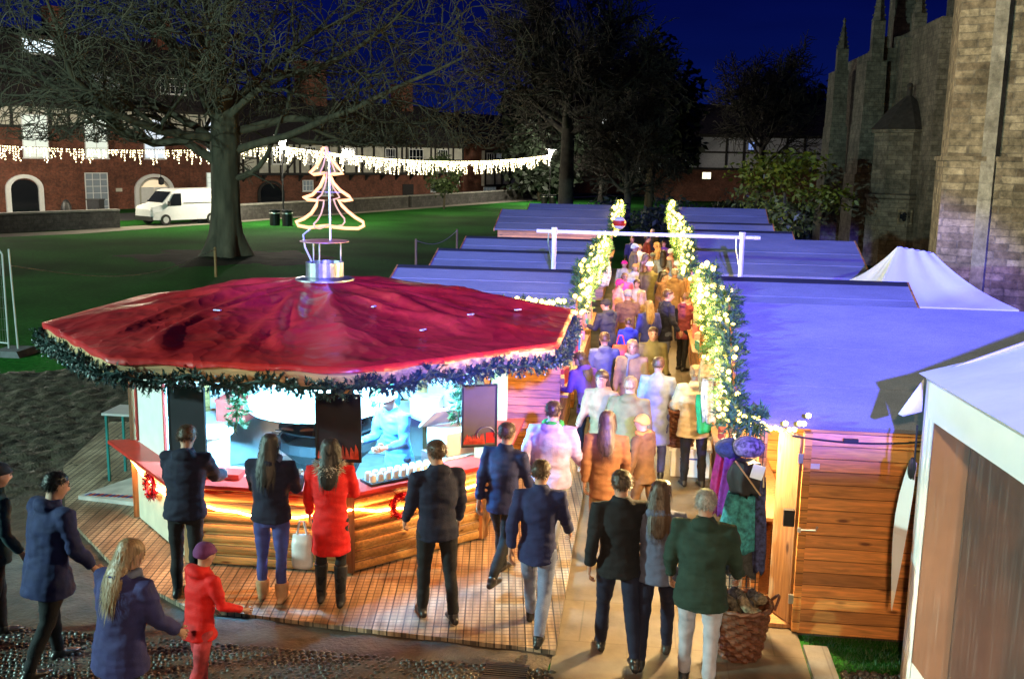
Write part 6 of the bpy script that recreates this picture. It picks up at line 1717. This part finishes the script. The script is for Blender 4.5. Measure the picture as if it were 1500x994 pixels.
h3 = thing('brick_house', 'small brick house with a two storey timbered bay at the end of the row', 'house', (FA[0] + .513159 * 48.2, FA[1] + .858293 * 48.2, -.3), fang)
bpart(h3, 'wall', M['brick2'], lambda m: m.b2(0, 15, 0, 8, -.4, 5.9))
r3 = bpart(h3, 'roof', M['tiles'], lambda m: m.prism([(-.3, -.5, 5.9), (-.3, 4, 9.2), (-.3, 8.5, 5.9)], (15.6, 0, 0)))
bay = bpart(h3, 'bay', M['plaster'], lambda m: m.b2(3.0, 9.8, -.5, 0, 1.5, 5.2))
def tf3(m):
    m.b2(2.9, 9.9, -.6, -.502, 1.4, 1.65); m.b2(2.9, 9.9, -.6, -.502, 5.0, 5.25); m.b2(2.9, 9.9, -.6, -.502, 3.2, 3.4)
    for x in (2.9, 4.5, 5.7, 7.1, 9.7): m.b2(x, x + .2, -.6, -.502, 1.65, 5.0)
bpart(bay, 'bay_timber', M['timber_dark'], tf3)
window(bay, 3.2, 4.4, 3.5, 4.95, M['pane'], 3, 1, -.52); window(bay, 4.75, 5.65, 3.5, 4.95, M['dimpane'], 3, 1, -.52); window(bay, 7.4, 9.6, 3.5, 4.95, M['pane'], 4, 1, -.52)
for a, b, c, d in ((3.3, 5.4, 0, 1.4), (7.6, 9.8, .05, 1.35), (12.1, 13.6, 0, 1.65), (12.3, 14.0, 4.0, 5.1)): window(h3, a, b, c, d, M['dimpane'] if c < 1 and a < 10 else M['pane'], 4, 2, -.02)

# low boundary wall along the road
lw = thing('boundary_wall', 'low dark stone wall with a pale coping along the far edge of the green', 'wall', (-33.2, 49.5, 0))
for (a, b) in (((-37.5, 43), (-30.0, 56.0)), ((-27.2, 60.9), (-19.5, 84)), ((-19.3, 84.5), (-11.6, 110))):
    A_, B_ = Vector((*a, 0)), Vector((*b, 0)); d = (B_ - A_).normalized(); n = Vector((d.y, -d.x, 0))
    mb = MB(); mb.prism([A_, B_, B_ - n * .4, A_ - n * .4], (0, 0, .95)); s_ = mb.build('wall_section', masonry('wall_stone', (.09, .085, .075), (.06, .055, .05), (.05, .05, .045), .5, .22, .015), lw)
    mb = MB(); mb.prism([A_ + n * .06 + Vector((0, 0, .952)), B_ + n * .06 + Vector((0, 0, .952)), B_ - n * .46 + Vector((0, 0, .952)), A_ - n * .46 + Vector((0, 0, .952))], (0, 0, .1)); mb.build('coping', mat('coping_stone', (.24, .23, .2), .85, var=.3, scale=2), s_)
mb = MB(); mb.b2(-31.5, -29.7, 58.3, 58.9, 0, .45) if False else mb.ball((-36.0, 60.6, .55), (.35, .3, .75), 10, 8); tag(mb.build('refuse_sack', M['cable'], origin=(-36, 60.6, 0), smooth=True), 'black refuse sack leaning by the brick house window', 'sack')
wb = thing('wheelie_bin', 'dark wheelie bin by the brick house wall', 'bin', (-35.0, 62.3, 0))
mb = MB(); mb.prism([(-35.4, 62, .1), (-34.6, 62, .1), (-34.6, 62.7, .1), (-35.4, 62.7, .1)], (0, 0, 1.1)); mb.build('bin_body', M['iron'], wb); mb = MB(); mb.b2(-35.45, -34.55, 61.95, 62.75, 1.202, 1.27); mb.build('bin_lid', M['cable'], wb)
# far timbered house
h4 = thing('timbered_house', 'dim timber framed house with grey panels beyond the right hand stalls', 'house', (0, 112, 0))
bpart(h4, 'wall', M['brick2'], lambda m: m.b2(1.0, 20.6, 0, 8, -.4, 3.4))
bpart(h4, 'plaster_storey', mat('grey_plaster', (.42, .42, .44), .8, var=.15), lambda m: m.b2(1.1, 20.4, -.3, 8, 3.5, 6.9))
def tf4(m):
    m.b2(1, 20.5, -.4, -.302, 3.3, 3.55); m.b2(1, 20.5, -.4, -.302, 6.7, 7.0); m.b2(1.1, 20.4, -.38, -.302, 5.05, 5.25)
    for x in (1.0, 1.9, 3.2, 5.3, 8.2, 10.0, 12.0, 14.4, 16.2, 20.2): m.b2(x, x + .22, -.4, -.302, 3.55, 6.7)
bpart(h4, 'timber_frame', M['timber_dark'], tf4)
r4 = bpart(h4, 'roof', M['tiles'], lambda m: m.prism([(.4, -.8, 7.0), (.4, 4, 10.3), (.4, 9, 7.0)], (21, 0, 0)))
ch4 = bpart(r4, 'chimney', M['brick2'], lambda m: (m.b2(3.2, 5.2, 3.4, 4.6, 9, 11.0)))
for k in range(3): bpart(ch4, 'chimney_pot', M['brick2'], lambda m: m.lathe((3.55 + .65 * k, 4, 11.0), [(.2, 0), (.16, .9), (.2, .95)], 10))
for a, b, c, d, gm in ((5.9, 6.9, 2.3, 3.1, emit('lit_window', (1, .85, .55), 2.5)), (2.3, 2.6, 2.4, 2.8, emit('lit_window', (1, .85, .55), 2.5)), (12.0, 12.5, 2.4, 3.0, M['dimpane']), (10.5, 11.3, 5.4, 6.3, emit('blue_lit_window', (.3, .45, 1), .6))): window(h4, a, b, c, d, gm, 2, 1, -.02 if d < 3.3 else -.32, M['timber_dark'])
h5 = thing('distant_house', 'dark house far behind the bare trees with small lit windows', 'house', (-4, 128, 0))
bpart(h5, 'wall', M['brick2'], lambda m: m.b2(-14, 9, 0, 8, 0, 9.6)); bpart(h5, 'roof', M['tiles'], lambda m: m.prism([(-14.3, -.5, 9.6), (-14.3, 4, 12.6), (-14.3, 8.5, 9.6)], (23.6, 0, 0)))
for a, b, c, d in ((2.2, 3.6, 8.2, 9.1), (-3.0, -2.5, 8.3, 9.0), (-1.6, -1.0, 8.4, 9.1), (-5.1, -4.7, 8.1, 8.5), (-10.4, -10.1, 8.5, 8.9), (-1.7, -1.2, 6.8, 7.2)):
    window(h5, a, b, c, d, emit('white_lit_window', (.95, 1, .95), 1.8), 2, 1, -.02, M['timber_dark'])

# ------------------------------------------------------------------ stone cathedral on the right
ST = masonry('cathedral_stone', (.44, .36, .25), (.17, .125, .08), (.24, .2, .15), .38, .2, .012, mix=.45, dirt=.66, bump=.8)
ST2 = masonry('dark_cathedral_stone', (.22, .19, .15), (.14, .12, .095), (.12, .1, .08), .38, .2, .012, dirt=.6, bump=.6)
cat = thing('stone_cathedral', 'tall weathered stone cathedral with buttresses, pinnacles and a turret chapel on the right', 'cathedral', (14, 40, 0))
def cpart(name, m, fn, par=None):
    mb = MB(); fn(mb); return mb.build(name, m, par or cat)
def taper(m, x0, x1, y0, y1, z0, z1, ins): m.loft([(Vector(((x0 + x1) / 2, (y0 + y1) / 2, z0)), Vector(((x1 - x0) / 2, 0, 0)), Vector((0, (y1 - y0) / 2, 0)))], 4)
def blk(m, x0, x1, y0, y1, z0, z1, i0=0.0):
    """block whose sides lean in by i0 towards the top"""
    a = [(x0, y0, z0), (x1, y0, z0), (x1, y1, z0), (x0, y1, z0)]; b = [(x0 + i0, y0 + i0, z1), (x1 - i0, y0 + i0, z1), (x1 - i0, y1 - i0, z1), (x0 + i0, y1 - i0, z1)]
    m._add(a + b, [(0, 3, 2, 1), (4, 5, 6, 7), (0, 1, 5, 4), (1, 2, 6, 5), (2, 3, 7, 6), (3, 0, 4, 7)])
def pier(m, z0, z1, off):
    pts = [(8.15 + off, 30 + off), (9.0 + off * .5, 29.55 + off), (9.3, 29.2 + off), (14, 27.4 + off), (14, 40), (9.0 + off, 34)]
    m.prism([(x, y, z0) for x, y in pts], (0, 0, z1 - z0))
cpart('pier_base', ST, lambda m: pier(m, -.2, 4.55, 0))
cpart('string_course', ST, lambda m: pier(m, 4.55, 4.68, -.06))
cpart('pier', ST, lambda m: pier(m, 4.68, 22, .12))
cpart('angle_shaft', masonry('shaft_stone', (.33, .31, .27), (.22, .2, .17), (.25, .23, .2), .4, .45, .012, dirt=.5), lambda m: (m.prism([(8.97, 29.52, 0), (9.22, 29.18, 0), (9.36, 29.28, 0), (9.06, 29.68, 0)], (0, 0, 22))))
# body of the church further back
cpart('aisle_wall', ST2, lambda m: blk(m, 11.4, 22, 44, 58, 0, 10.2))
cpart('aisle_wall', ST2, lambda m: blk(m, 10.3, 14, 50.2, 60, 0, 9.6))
for (x0, x1, y0, y1, zt, pz) in ((9.75, 10.7, 49.8, 52.2, 9.0, 12.9), (11.1, 12.3, 48.6, 50.4, 9.9, 12.2), (9.1, 9.8, 54, 56, 8.9, 11.2)):
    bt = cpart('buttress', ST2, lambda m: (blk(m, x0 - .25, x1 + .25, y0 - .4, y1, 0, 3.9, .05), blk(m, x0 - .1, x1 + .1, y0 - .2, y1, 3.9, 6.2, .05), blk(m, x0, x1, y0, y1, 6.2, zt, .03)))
    cx, cy = (x0 + x1) / 2, y0 + .3
    def pin(m):
        blk(m, cx - .26, cx + .26, cy - .26, cy + .26, zt, zt + (pz - zt) * .45)
        m.lathe((cx, cy, 0), [(.34, zt + (pz - zt) * .45), (.25, zt + (pz - zt) * .5), (.05, pz), (.09, pz + .1), (.02, pz + .25)], 4)
        for k in range(5):
            zz = zt + (pz - zt) * (.52 + .09 * k); rr = .26 * (1 - k / 6)
            for a_ in range(4): m.ball((cx + rr * math.cos(PI / 2 * a_), cy + rr * math.sin(PI / 2 * a_), zz), .05, 5, 3)
    cpart('pinnacle', ST2, pin, bt)
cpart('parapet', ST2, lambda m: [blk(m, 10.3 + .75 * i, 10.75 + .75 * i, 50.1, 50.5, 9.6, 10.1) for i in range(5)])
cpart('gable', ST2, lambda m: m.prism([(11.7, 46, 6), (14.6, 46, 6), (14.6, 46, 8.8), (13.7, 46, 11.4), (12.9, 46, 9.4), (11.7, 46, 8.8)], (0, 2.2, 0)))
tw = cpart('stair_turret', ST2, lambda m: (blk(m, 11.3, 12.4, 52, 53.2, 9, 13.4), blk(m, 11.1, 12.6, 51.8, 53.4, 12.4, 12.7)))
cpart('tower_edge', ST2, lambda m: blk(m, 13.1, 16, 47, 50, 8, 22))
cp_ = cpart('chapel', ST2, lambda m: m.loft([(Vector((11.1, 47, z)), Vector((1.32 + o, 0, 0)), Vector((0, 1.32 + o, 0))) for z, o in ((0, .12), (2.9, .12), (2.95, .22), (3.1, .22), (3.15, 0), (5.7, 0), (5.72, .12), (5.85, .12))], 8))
cpart('chapel_roof', M['tiles'], lambda m: (m.lathe((11.1, 47, 0), [(1.5, 5.86), (.9, 6.6), (.12, 7.3), (.12, 7.6)], 8), m.ball((11.1, 47, 7.7), .14, 8, 6)), cp_)
cpart('quatrefoil', M['pane'], lambda m: [m.ball((11.0 + dx, 45.62, 2.2 + dz), (.11, .05, .11), 10, 6) for dx, dz in ((-.1, 0), (.1, 0), (0, .1), (0, -.1))], cp_)
cpart('quatrefoil_frame', ST, lambda m: (m.b2(10.7, 10.78, 45.6, 45.66, 1.9, 2.5), m.b2(11.22, 11.3, 45.6, 45.66, 1.9, 2.5), m.b2(10.78, 11.22, 45.6, 45.66, 1.9, 1.98), m.b2(10.78, 11.22, 45.6, 45.66, 2.42, 2.5)), cp_)

# ------------------------------------------------------------------ trees
def grow(out, p, d, L_, r, depth, rnd, cfg):
    n = cfg['seg'][depth]
    pts = [p.copy()]; rs = [r]
    step = L_ / n
    kids = []
    for i in range(n):
        d = (d + Vector((rnd.gauss(0, 1), rnd.gauss(0, 1), rnd.gauss(0, 1))) * cfg['wig'][depth] + Vector((0, 0, cfg['grav'][depth]))).normalized()
        p = p + d * step
        if p.z < cfg.get('floor', 1.0): p.z = cfg.get('floor', 1.0) + rnd.random() * .2; d.z = abs(d.z)
        pts.append(p.copy()); rs.append(max(cfg['min'], r * (1 - (i + 1) / n * cfg['tap'][depth])))
        if depth < cfg['depth']:
            f = (i + 1) / n
            if f > cfg['start'][depth]:
                for _ in range(cfg['kids'][depth]):
                    if rnd.random() < cfg['prob'][depth]:
                        kids.append((p.copy(), d.copy(), rs[-1], f))
    out.append((pts, rs))
    for q, dd, rr, f in kids:
        a = R(rnd.uniform(*cfg['ang'][depth]))
        ax = dd.orthogonal().normalized(); ax.rotate(Quaternion(dd, rnd.uniform(0, 2 * PI)))
        nd = dd.copy(); nd.rotate(Quaternion(ax, a))
        nd.z += cfg.get('up', [0] * 6)[depth]; nd.normalize()
        grow(out, q, nd, L_ * rnd.uniform(*cfg['len'][depth]) * (1.1 - .4 * f), max(cfg['min'], rr * cfg['rr'][depth]), depth + 1, rnd, cfg)
def branches(mb, segs, nmin=3):
    for pts, rs in segs:
        n = 10 if rs[0] > .25 else 6 if rs[0] > .08 else nmin
        mb.tube(pts, rs, n, False)
rnd = random.Random(42)
bt = thing('bare_tree', 'huge leafless spreading tree with mossy trunk on the green, left of centre', 'tree', (-17.8, 42.2, 0))
mb = MB()
ct_ = Vector((-17.8, 42.2, 0))
NT = 22
secs = []
for z, r in ((-.1, 1.0), (.15, .9), (.5, .78), (1.0, .68), (1.8, .61), (2.8, .58), (3.8, .58), (4.6, .62), (5.3, .6), (6.2, .54), (7.2, .47)):
    ring = []
    for k in range(NT):
        a_ = 2 * PI * k / NT
        fl = 1 + (.34 * max(0, 1 - z / 1.1)) * math.sin(a_ * 5 + 1) + .07 * math.sin(a_ * 7 + z * .8) + .05 * noise.noise(Vector((math.cos(a_) * 2, math.sin(a_) * 2, z)))
        ring.append(ct_ + Vector((math.cos(a_) * r * fl + .06 * z * .3, math.sin(a_) * r * fl, z)))
    secs.append(ring)
vs = [p for s_ in secs for p in s_]; mb._add(vs, [(j * NT + k, j * NT + (k + 1) % NT, j * NT + NT + (k + 1) % NT, j * NT + NT + k) for j in range(len(secs) - 1) for k in range(NT)])
mb.build('trunk', M['bark'], bt, smooth=True)
cfg = dict(depth=3, seg=[9, 7, 6, 5], wig=[.17, .25, .3, .32], grav=[.0, -.02, -.05, -.06], tap=[.78, .75, .7, .6], min=.017, start=[.18, .12, .1, .1], kids=[2, 2, 2, 0], prob=[.85, .46, .42, 0],
           ang=[(25, 70), (25, 75), (25, 80), (0, 0)], len=[(.38, .62), (.4, .65), (.4, .7), (0, 0)], rr=[.55, .55, .6, .6], floor=4.7, up=[.12, .05, .0, 0])
limbs = [  # start height, direction, length, radius
    (4.0, (-.95, -.25, .10), 11.5, .36), (4.4, (-.7, .5, .28), 10, .32), (5.0, (-.85, -.4, .35), 11, .34), (5.6, (-.5, -.5, .7), 9, .3),
    (3.3, (.92, -.2, -.16), 4.2, .26), (4.4, (.93, -.15, .16), 11.5, .32), (5.2, (.9, .3, .33), 11, .34), (5.8, (.8, -.45, .5), 10, .32), (6.4, (.55, .5, .7), 9, .3),
    (6.6, (-.6, .3, .75), 9, .3), (7.0, (.1, -.2, 1), 8, .42), (7.0, (-.15, .3, 1), 8, .36), (6.0, (.15, -.9, .4), 9, .3), (6.2, (-.1, .95, .4), 8, .28), (4.8, (-.9, .1, .35), 11, .3)]
segs = []
for z, d, L_, r in limbs:
    cfg['floor'] = 2.0 if d[2] < -.1 else 4.7
    d = Vector(d).normalized(); grow(segs, ct_ + Vector((d.x * .3, d.y * .3, z)), d, L_, r * .62, 0, rnd, cfg)
segs = [s_ for s_ in segs if s_[1][0] > .07 or not any(abs(q.x / q.y + .3607) * 42 < 1.1 and q.z < 5.9 for q in s_[0])]
mb = MB(); branches(mb, segs); mb.build('crown', M['bark'], bt, smooth=True)

def bare_tree(name, label, x, y, h, r, seed, spread, m, minr=.02, group=None, lim=11, trunk_h=.3):
    rnd = random.Random(seed)
    t = thing(name, label, 'tree', (x, y, 0), 0, group)
    c = Vector((x, y, 0)); th = h * trunk_h
    mb = MB(); mb.tube([c + Vector((0, 0, -.1)), c + Vector((.05, 0, .6)), c + Vector((.1, 0, th)), c + Vector((-.1, 0, h * .62))], [r * 1.6, r * 1.1, r * .9, r * .35], 10); mb.build('trunk', m, t, smooth=True)
    cfg = dict(depth=2, seg=[8, 6, 5], wig=[.13, .2, .24], grav=[.05, .02, .0], tap=[.8, .75, .6], min=minr, start=[.15, .1, .1], kids=[3, 3, 0], prob=[.9, .85, 0], ang=[(22, 60), (22, 65), (0, 0)], len=[(.36, .6), (.4, .65), (0, 0)], rr=[.5, .55, .6], floor=1.5)
    segs = []
    for i in range(lim):
        a_ = 2.4 * i + rnd.uniform(-.3, .3); f = i / lim; z = th + (h * .6 - th) * f
        d = Vector((math.cos(a_) * spread, math.sin(a_) * spread, .45 + .6 * f)).normalized()
        grow(segs, c + Vector((0, 0, z)), d, h * .46 * (1 - .25 * f), r * .5, 0, rnd, cfg)
    mb = MB(); branches(mb, segs); mb.build('crown', m, t, smooth=True)
bare_tree('bare_tree', 'tall rounded leafless tree in the middle distance behind the left stalls', -5.4, 70, 16.2, .5, 11, 1.0, M['bark_dark'], .028, lim=18, trunk_h=.36)
bare_tree('bare_tree', 'smaller leafless tree to the right of the rounded one', -1.2, 66, 9.0, .25, 15, .9, M['bark_dark'], .022, lim=12, trunk_h=.22)
bare_tree('bare_tree', 'slender leafless tree in front of the dim timber framed house', 10.2, 96, 15, .28, 23, .55, M['bark_dark'], .03, lim=12, trunk_h=.25)
bare_tree('bare_tree', 'low leafless tree in front of the brick house row end', -4.5, 104, 7.5, .2, 29, 1.0, M['bark_dark'], .022, lim=10)
def leafy(name, label, x, y, h, rx, rz, seed, m, n, size, trunk=.2, zc=None, cat='tree', group=None, lobes=9):
    rnd = random.Random(seed)
    t = thing(name, label, cat, (x, y, 0), 0, group)
    zc = zc or h - rz
    L_ = []
    for i in range(lobes):
        a_ = rnd.uniform(0, 2 * PI); u = rnd.uniform(-1, 1); q = math.sqrt(1 - u * u) * rnd.uniform(.35, .8)
        L_.append((Vector((x + math.cos(a_) * q * rx, y + math.sin(a_) * q * rx, zc + u * rz * .75)), rnd.uniform(.3, .5)))
    mb = MB(); mb.tube([(x, y, -.1), (x + .1, y, zc * .5), (x, y, zc)], [trunk, trunk * .8, trunk * .5], 8)
    for c, f in L_[:6]: mb.tube([(x, y, zc * .55), Vector((x, y, zc * .6)).lerp(c, .6) + Vector((0, 0, -.1)), c], [trunk * .5, trunk * .3, trunk * .12], 5)
    mb.build('trunk', M['bark'], t, smooth=True)
    mb = MB()
    for i in range(n):
        c, f = rnd.choice(L_)
        v = Vector((rnd.gauss(0, 1), rnd.gauss(0, 1), rnd.gauss(0, 1))).normalized() * (rnd.random() ** .45)
        p = c + Vector((v.x * f * rx, v.y * f * rx, v.z * f * rz * 1.1))
        if p.z < .2: continue
        s_ = size * rnd.uniform(.6, 1.3)
        d = Vector((rnd.gauss(0, 1), rnd.gauss(0, 1), rnd.gauss(-.4, .6))).normalized(); e = d.orthogonal().normalized() * s_ * .24
        e.rotate(Quaternion(d, rnd.uniform(0, 6)))
        mb._add([p, p + d * s_ * .5 + e, p + d * s_, p + d * s_ * .5 - e], [(0, 1, 2, 3)])
    mb.build('crown', m, t)
M['leaf_yg'] = mat('yellow_green_leaves', (.12, .15, .02), .5, var=.5, scale=1.5)
M['leaf_dark'] = mat('dark_evergreen_leaves', (.018, .028, .014), .6, var=.5, scale=1)
M['leaf_mid'] = mat('ivy_leaves', (.04, .07, .02), .6, var=.5, scale=1.5)
leafy('leafy_shrub', 'spreading yellow green leafy shrub behind the last right hand stall', 6.0, 46, 4.7, 3.2, 1.7, 3, M['leaf_yg'], 2600, .30, .13, 3.1, 'shrub', lobes=16)
leafy('wall_shrub', 'small leafy tree against the half timbered house', -16.5, 84, 4.4, 1.7, 1.7, 5, M['leaf_mid'], 1300, .35, .1, 2.8, 'shrub')
leafy('evergreen_tree', 'dark conical evergreen behind the rounded bare tree', .3, 88, 15.2, 4.6, 6.0, 8, M['leaf_dark'], 6000, .8, .4, 8, lobes=18)
leafy('evergreen_tree', 'dark broad evergreen low beside the conical one', -10.5, 104, 12.5, 5.2, 5.5, 9, M['leaf_dark'], 5000, .8, .4, 6.5, lobes=14)
for i, (x, y, h, lb) in enumerate(((13.5, 134, 13.2, 'dark treetop behind the left half of the dim house roof'), (17.5, 134, 14.0, 'tallest dark treetop above the dim house roof'), (21.5, 133, 13.6, 'dark treetop between the dim house and the cathedral'), (26, 132, 12.8, 'dark tree nearest the cathedral edge'), (8.5, 136, 11, 'dark low tree right of the chimney pots'))):
    leafy('distant_tree', lb, x, y, h, 3.6, 4.6, 30 + i, M['leaf_dark'], 2600, .9, .3, h - 4.6, lobes=10, group='dark trees on the skyline')
for i, (x, y, lb) in enumerate(((-2.6, 60, 'low dark hedge clump behind the left stalls'), (1.8, 58, 'low dark hedge clump at the end of the alley'), (8.6, 58, 'dark undergrowth below the leafy shrub'), (5.0, 64, 'dark hedge clump behind the leafy shrub'))):
    leafy('hedge', lb, x, y, 2.2, 2.6, 1.2, 60 + i, M['leaf_dark'], 1500, .35, .08, 1.0, 'hedge', 'dark hedges behind the market')
# grass tufts under the near right wall
mb = MB(); rnd = random.Random(6)
for i in range(2600):
    x, y = rnd.uniform(1.66, 3.4), rnd.uniform(8.82, 9.48); h_ = rnd.uniform(.02, .06); a_ = rnd.uniform(0, 6)
    e = Vector((math.cos(a_), math.sin(a_), 0)) * .004; mb._add([Vector((x, y, 0)) - e, Vector((x, y, 0)) + e, Vector((x + rnd.uniform(-.03, .03), y + rnd.uniform(-.03, .03), h_))], [(0, 1, 2)])
tag(mb.build('grass', mat('grass_blade', (.03, .09, .02), .6, var=.4)), 'short grass below the orange board wall', 'grass', kind='stuff')

# ---- things people carry
def carried(name, label, cat, x, y, z, w, d, h, m):
    t = thing(name, label, cat, (x, y, z))
    mb = MB(); mb.loft([(Vector((x, y, z)), Vector((w * .45, 0, 0)), Vector((0, d * .5, 0))), (Vector((x, y, z + h * .1)), Vector((w * .5, 0, 0)), Vector((0, d * .55, 0))), (Vector((x, y, z + h * .7)), Vector((w * .5, 0, 0)), Vector((0, d * .45, 0))), (Vector((x, y, z + h)), Vector((w * .42, 0, 0)), Vector((0, d * .2, 0)))], 12); mb.build('bag_body', m, t, smooth=True)
    mb = MB(); mb.tube([(x - w * .25, y, z + h * .95), (x - w * .1, y, z + h * 1.4), (x + w * .1, y, z + h * 1.4), (x + w * .25, y, z + h * .95)], .012, 6); mb.build('handle', m, t)
carried('shopping_bag', 'bright orange red shopping bag carried below the charcoal jacket at the left stall', 'bag', -.35, 19.2, .55, .34, .16, .45, mat('bag_orange', (.75, .09, .03), .5))
carried('shopping_bag', 'white carrier bag in the hand of the woman in the red coat', 'bag', -3.22, 9.25, .45, .22, .12, .34, mat('bag_white', (.6, .62, .65), .4))
carried('handbag', 'black handbag carried in the lower middle foreground', 'bag', .58, 8.95, .78, .3, .16, .24, M['iron'])
pch = thing('push_chair', 'folded pushchair with purple frame tubes beside the left stall', 'pushchair', (-.72, 17.9, .012))
mb = MB()
mb.tube([(-.9, 17.8, .1), (-.75, 17.75, .75), (-.5, 17.75, 1.0), (-.45, 17.8, .8), (-.7, 17.8, .45), (-.45, 17.8, .1)], .016, 6); mb.tube([(-.9, 18.1, .1), (-.75, 18.05, .75), (-.5, 18.05, 1.0), (-.45, 18.1, .8), (-.7, 18.1, .45), (-.45, 18.1, .1)], .016, 6)
mb.build('tube_frame', mat('violet_tube', (.2, .15, .7), .3, .3), pch)
for xx in (-.9, -.45):
    for yy in (17.8, 18.1):
        mb = MB(); mb.tube([(xx, yy - .02, .09), (xx, yy + .02, .09)], .08, 14); mb.build('wheel', M['cable'], pch)
mb = MB(); mb.prism([(-.86, 17.8, .3), (-.6, 17.8, .35), (-.55, 17.8, .8), (-.74, 17.8, .8)], (0, .28, 0)); mb.build('seat', mat('seat_violet', (.08, .05, .2), .8), pch)

# ------------------------------------------------------------------ camera, light, world
cd = bpy.data.cameras.new('camera'); cam = bpy.data.objects.new('camera', cd); col.objects.link(cam)
r_, u_, b_ = Vector((.991576, .12838, .017177)), Vector((-.039506, .173474, .984046)), Vector((.123352, -.976435, .177085))
mw = Matrix.Identity(4)
for i in range(3): mw[i][0], mw[i][1], mw[i][2] = r_[i], u_[i], b_[i]
mw.translation = Vector((0, 0, 4.5)); cam.matrix_world = mw
cd.sensor_width = 36; cd.lens = 36.0; cd.clip_end = 2000; cd.clip_start = .05
sc.camera = cam
w = bpy.data.worlds.new('World'); sc.world = w; w.use_nodes = True
T = w.node_tree; N, L = T.nodes, T.links
bg = N['Background']
tc = N.new('ShaderNodeTexCoord'); sx = N.new('ShaderNodeSeparateXYZ'); L.new(tc.outputs['Generated'], sx.inputs[0])
rp = N.new('ShaderNodeValToRGB'); cr = rp.color_ramp
cr.elements[0].position = 0; cr.elements[0].color = (.002, .0075, .082, 1)
cr.elements[1].position = .5; cr.elements[1].color = (.0008, .0008, .030, 1)
e = cr.elements.new(.14); e.color = (.001, .0036, .068, 1)
L.new(sx.outputs['Z'], rp.inputs[0])
nz = N.new('ShaderNodeTexNoise'); nz.inputs['Scale'].default_value = 2.2; nz.inputs['Detail'].default_value = 5
mp = N.new('ShaderNodeMapping'); mp.inputs['Scale'].default_value = (1, 1, 5); L.new(tc.outputs['Generated'], mp.inputs[0]); L.new(mp.outputs[0], nz.inputs['Vector'])
mr = N.new('ShaderNodeMapRange'); mr.inputs[1].default_value = .45; mr.inputs[2].default_value = .75; mr.inputs[3].default_value = 1.0; mr.inputs[4].default_value = .55
L.new(nz.outputs['Fac'], mr.inputs[0])
mx = N.new('ShaderNodeMix'); mx.data_type = 'RGBA'; mx.blend_type = 'MULTIPLY'; mx.inputs[0].default_value = 1
L.new(rp.outputs[0], mx.inputs[6]); L.new(mr.outputs[0], mx.inputs[7]); L.new(mx.outputs[2], bg.inputs['Color'])
bg.inputs['Strength'].default_value = 1.0

def spot(name, loc, target, power, c, ang, blend, size, scale=(1, 1, 1)):
    d = bpy.data.lights.new(name, 'SPOT'); d.energy = power; d.color = c; d.spot_size = R(ang); d.spot_blend = blend; d.shadow_soft_size = size
    o = bpy.data.objects.new(name, d); col.objects.link(o); o.location = loc
    o.rotation_euler = (Vector(target) - Vector(loc)).to_track_quat('-Z', 'Y').to_euler(); o.scale = scale
    return o
def area(name, loc, target, power, c, sx_, sy_):
    d = bpy.data.lights.new(name, 'AREA'); d.energy = power; d.color = c; d.shape = 'RECTANGLE'; d.size = sx_; d.size_y = sy_
    o = bpy.data.objects.new(name, d); col.objects.link(o); o.location = loc
    o.rotation_euler = (Vector(target) - Vector(loc)).to_track_quat('-Z', 'Y').to_euler(); return o
# violet floodlight high behind the photographer, pooled on the stall roofs
spot('violet_floodlight', (3.4, -15, 9.4), (.5, 20, 2.4), 170000, (.10, .10, .92), 29, .25, .25, (1, .42, 1))
# white floodlight on the left behind the photographer, over the green, the trees and the cathedral
spot('cyan_floodlight', (-24, 2, 7.5), (-2, 26, 3.0), 33000, (.56, .94, .84), 110, .3, .25)
# warm floodlight on the cathedral
spot('cathedral_floodlight', (-4, 22, 6.5), (10, 31, 8.0), 10000, (1.0, .80, .52), 62, .6, .2)
# warm floodlight above the photographer, over the deck, the near stall and the tent
spot('warm_floodlight', (-.5, -5, 7.2), (1.5, 9.6, .8), 4600, (1.0, .62, .32), 50, .5, .3)
area('tent_lamp', (4.6, 6.0, 2.9), (4.4, 6.0, 0), 80, (1, .62, .36), .9, .9)
# kiosk strip lights
area('kiosk_light', (-4.35, 10.55, 2.26), (-4.1, 12.0, .6), 900, (.16, .62, 1.0), .9, .2)
area('kiosk_light', (-3.1, 10.6, 2.26), (-3.4, 12.4, .6), 800, (.16, .62, 1.0), .9, .2)
area('kiosk_light', (-2.3, 11.6, 2.26), (-3.6, 12.6, .6), 600, (.16, .62, 1.0), .9, .2)

sc.view_settings.view_transform = 'Standard'; sc.view_settings.look = 'None'; sc.view_settings.exposure = 0; sc.view_settings.gamma = 1
sc.cycles.use_denoising = True
sc.cycles.sample_clamp_indirect = 4; sc.cycles.sample_clamp_direct = 0
sc.cycles.max_bounces = 6; sc.cycles.transparent_max_bounces = 8
sc.cycles.use_light_tree = True
sc.cycles.caustics_reflective = False; sc.cycles.caustics_refractive = False
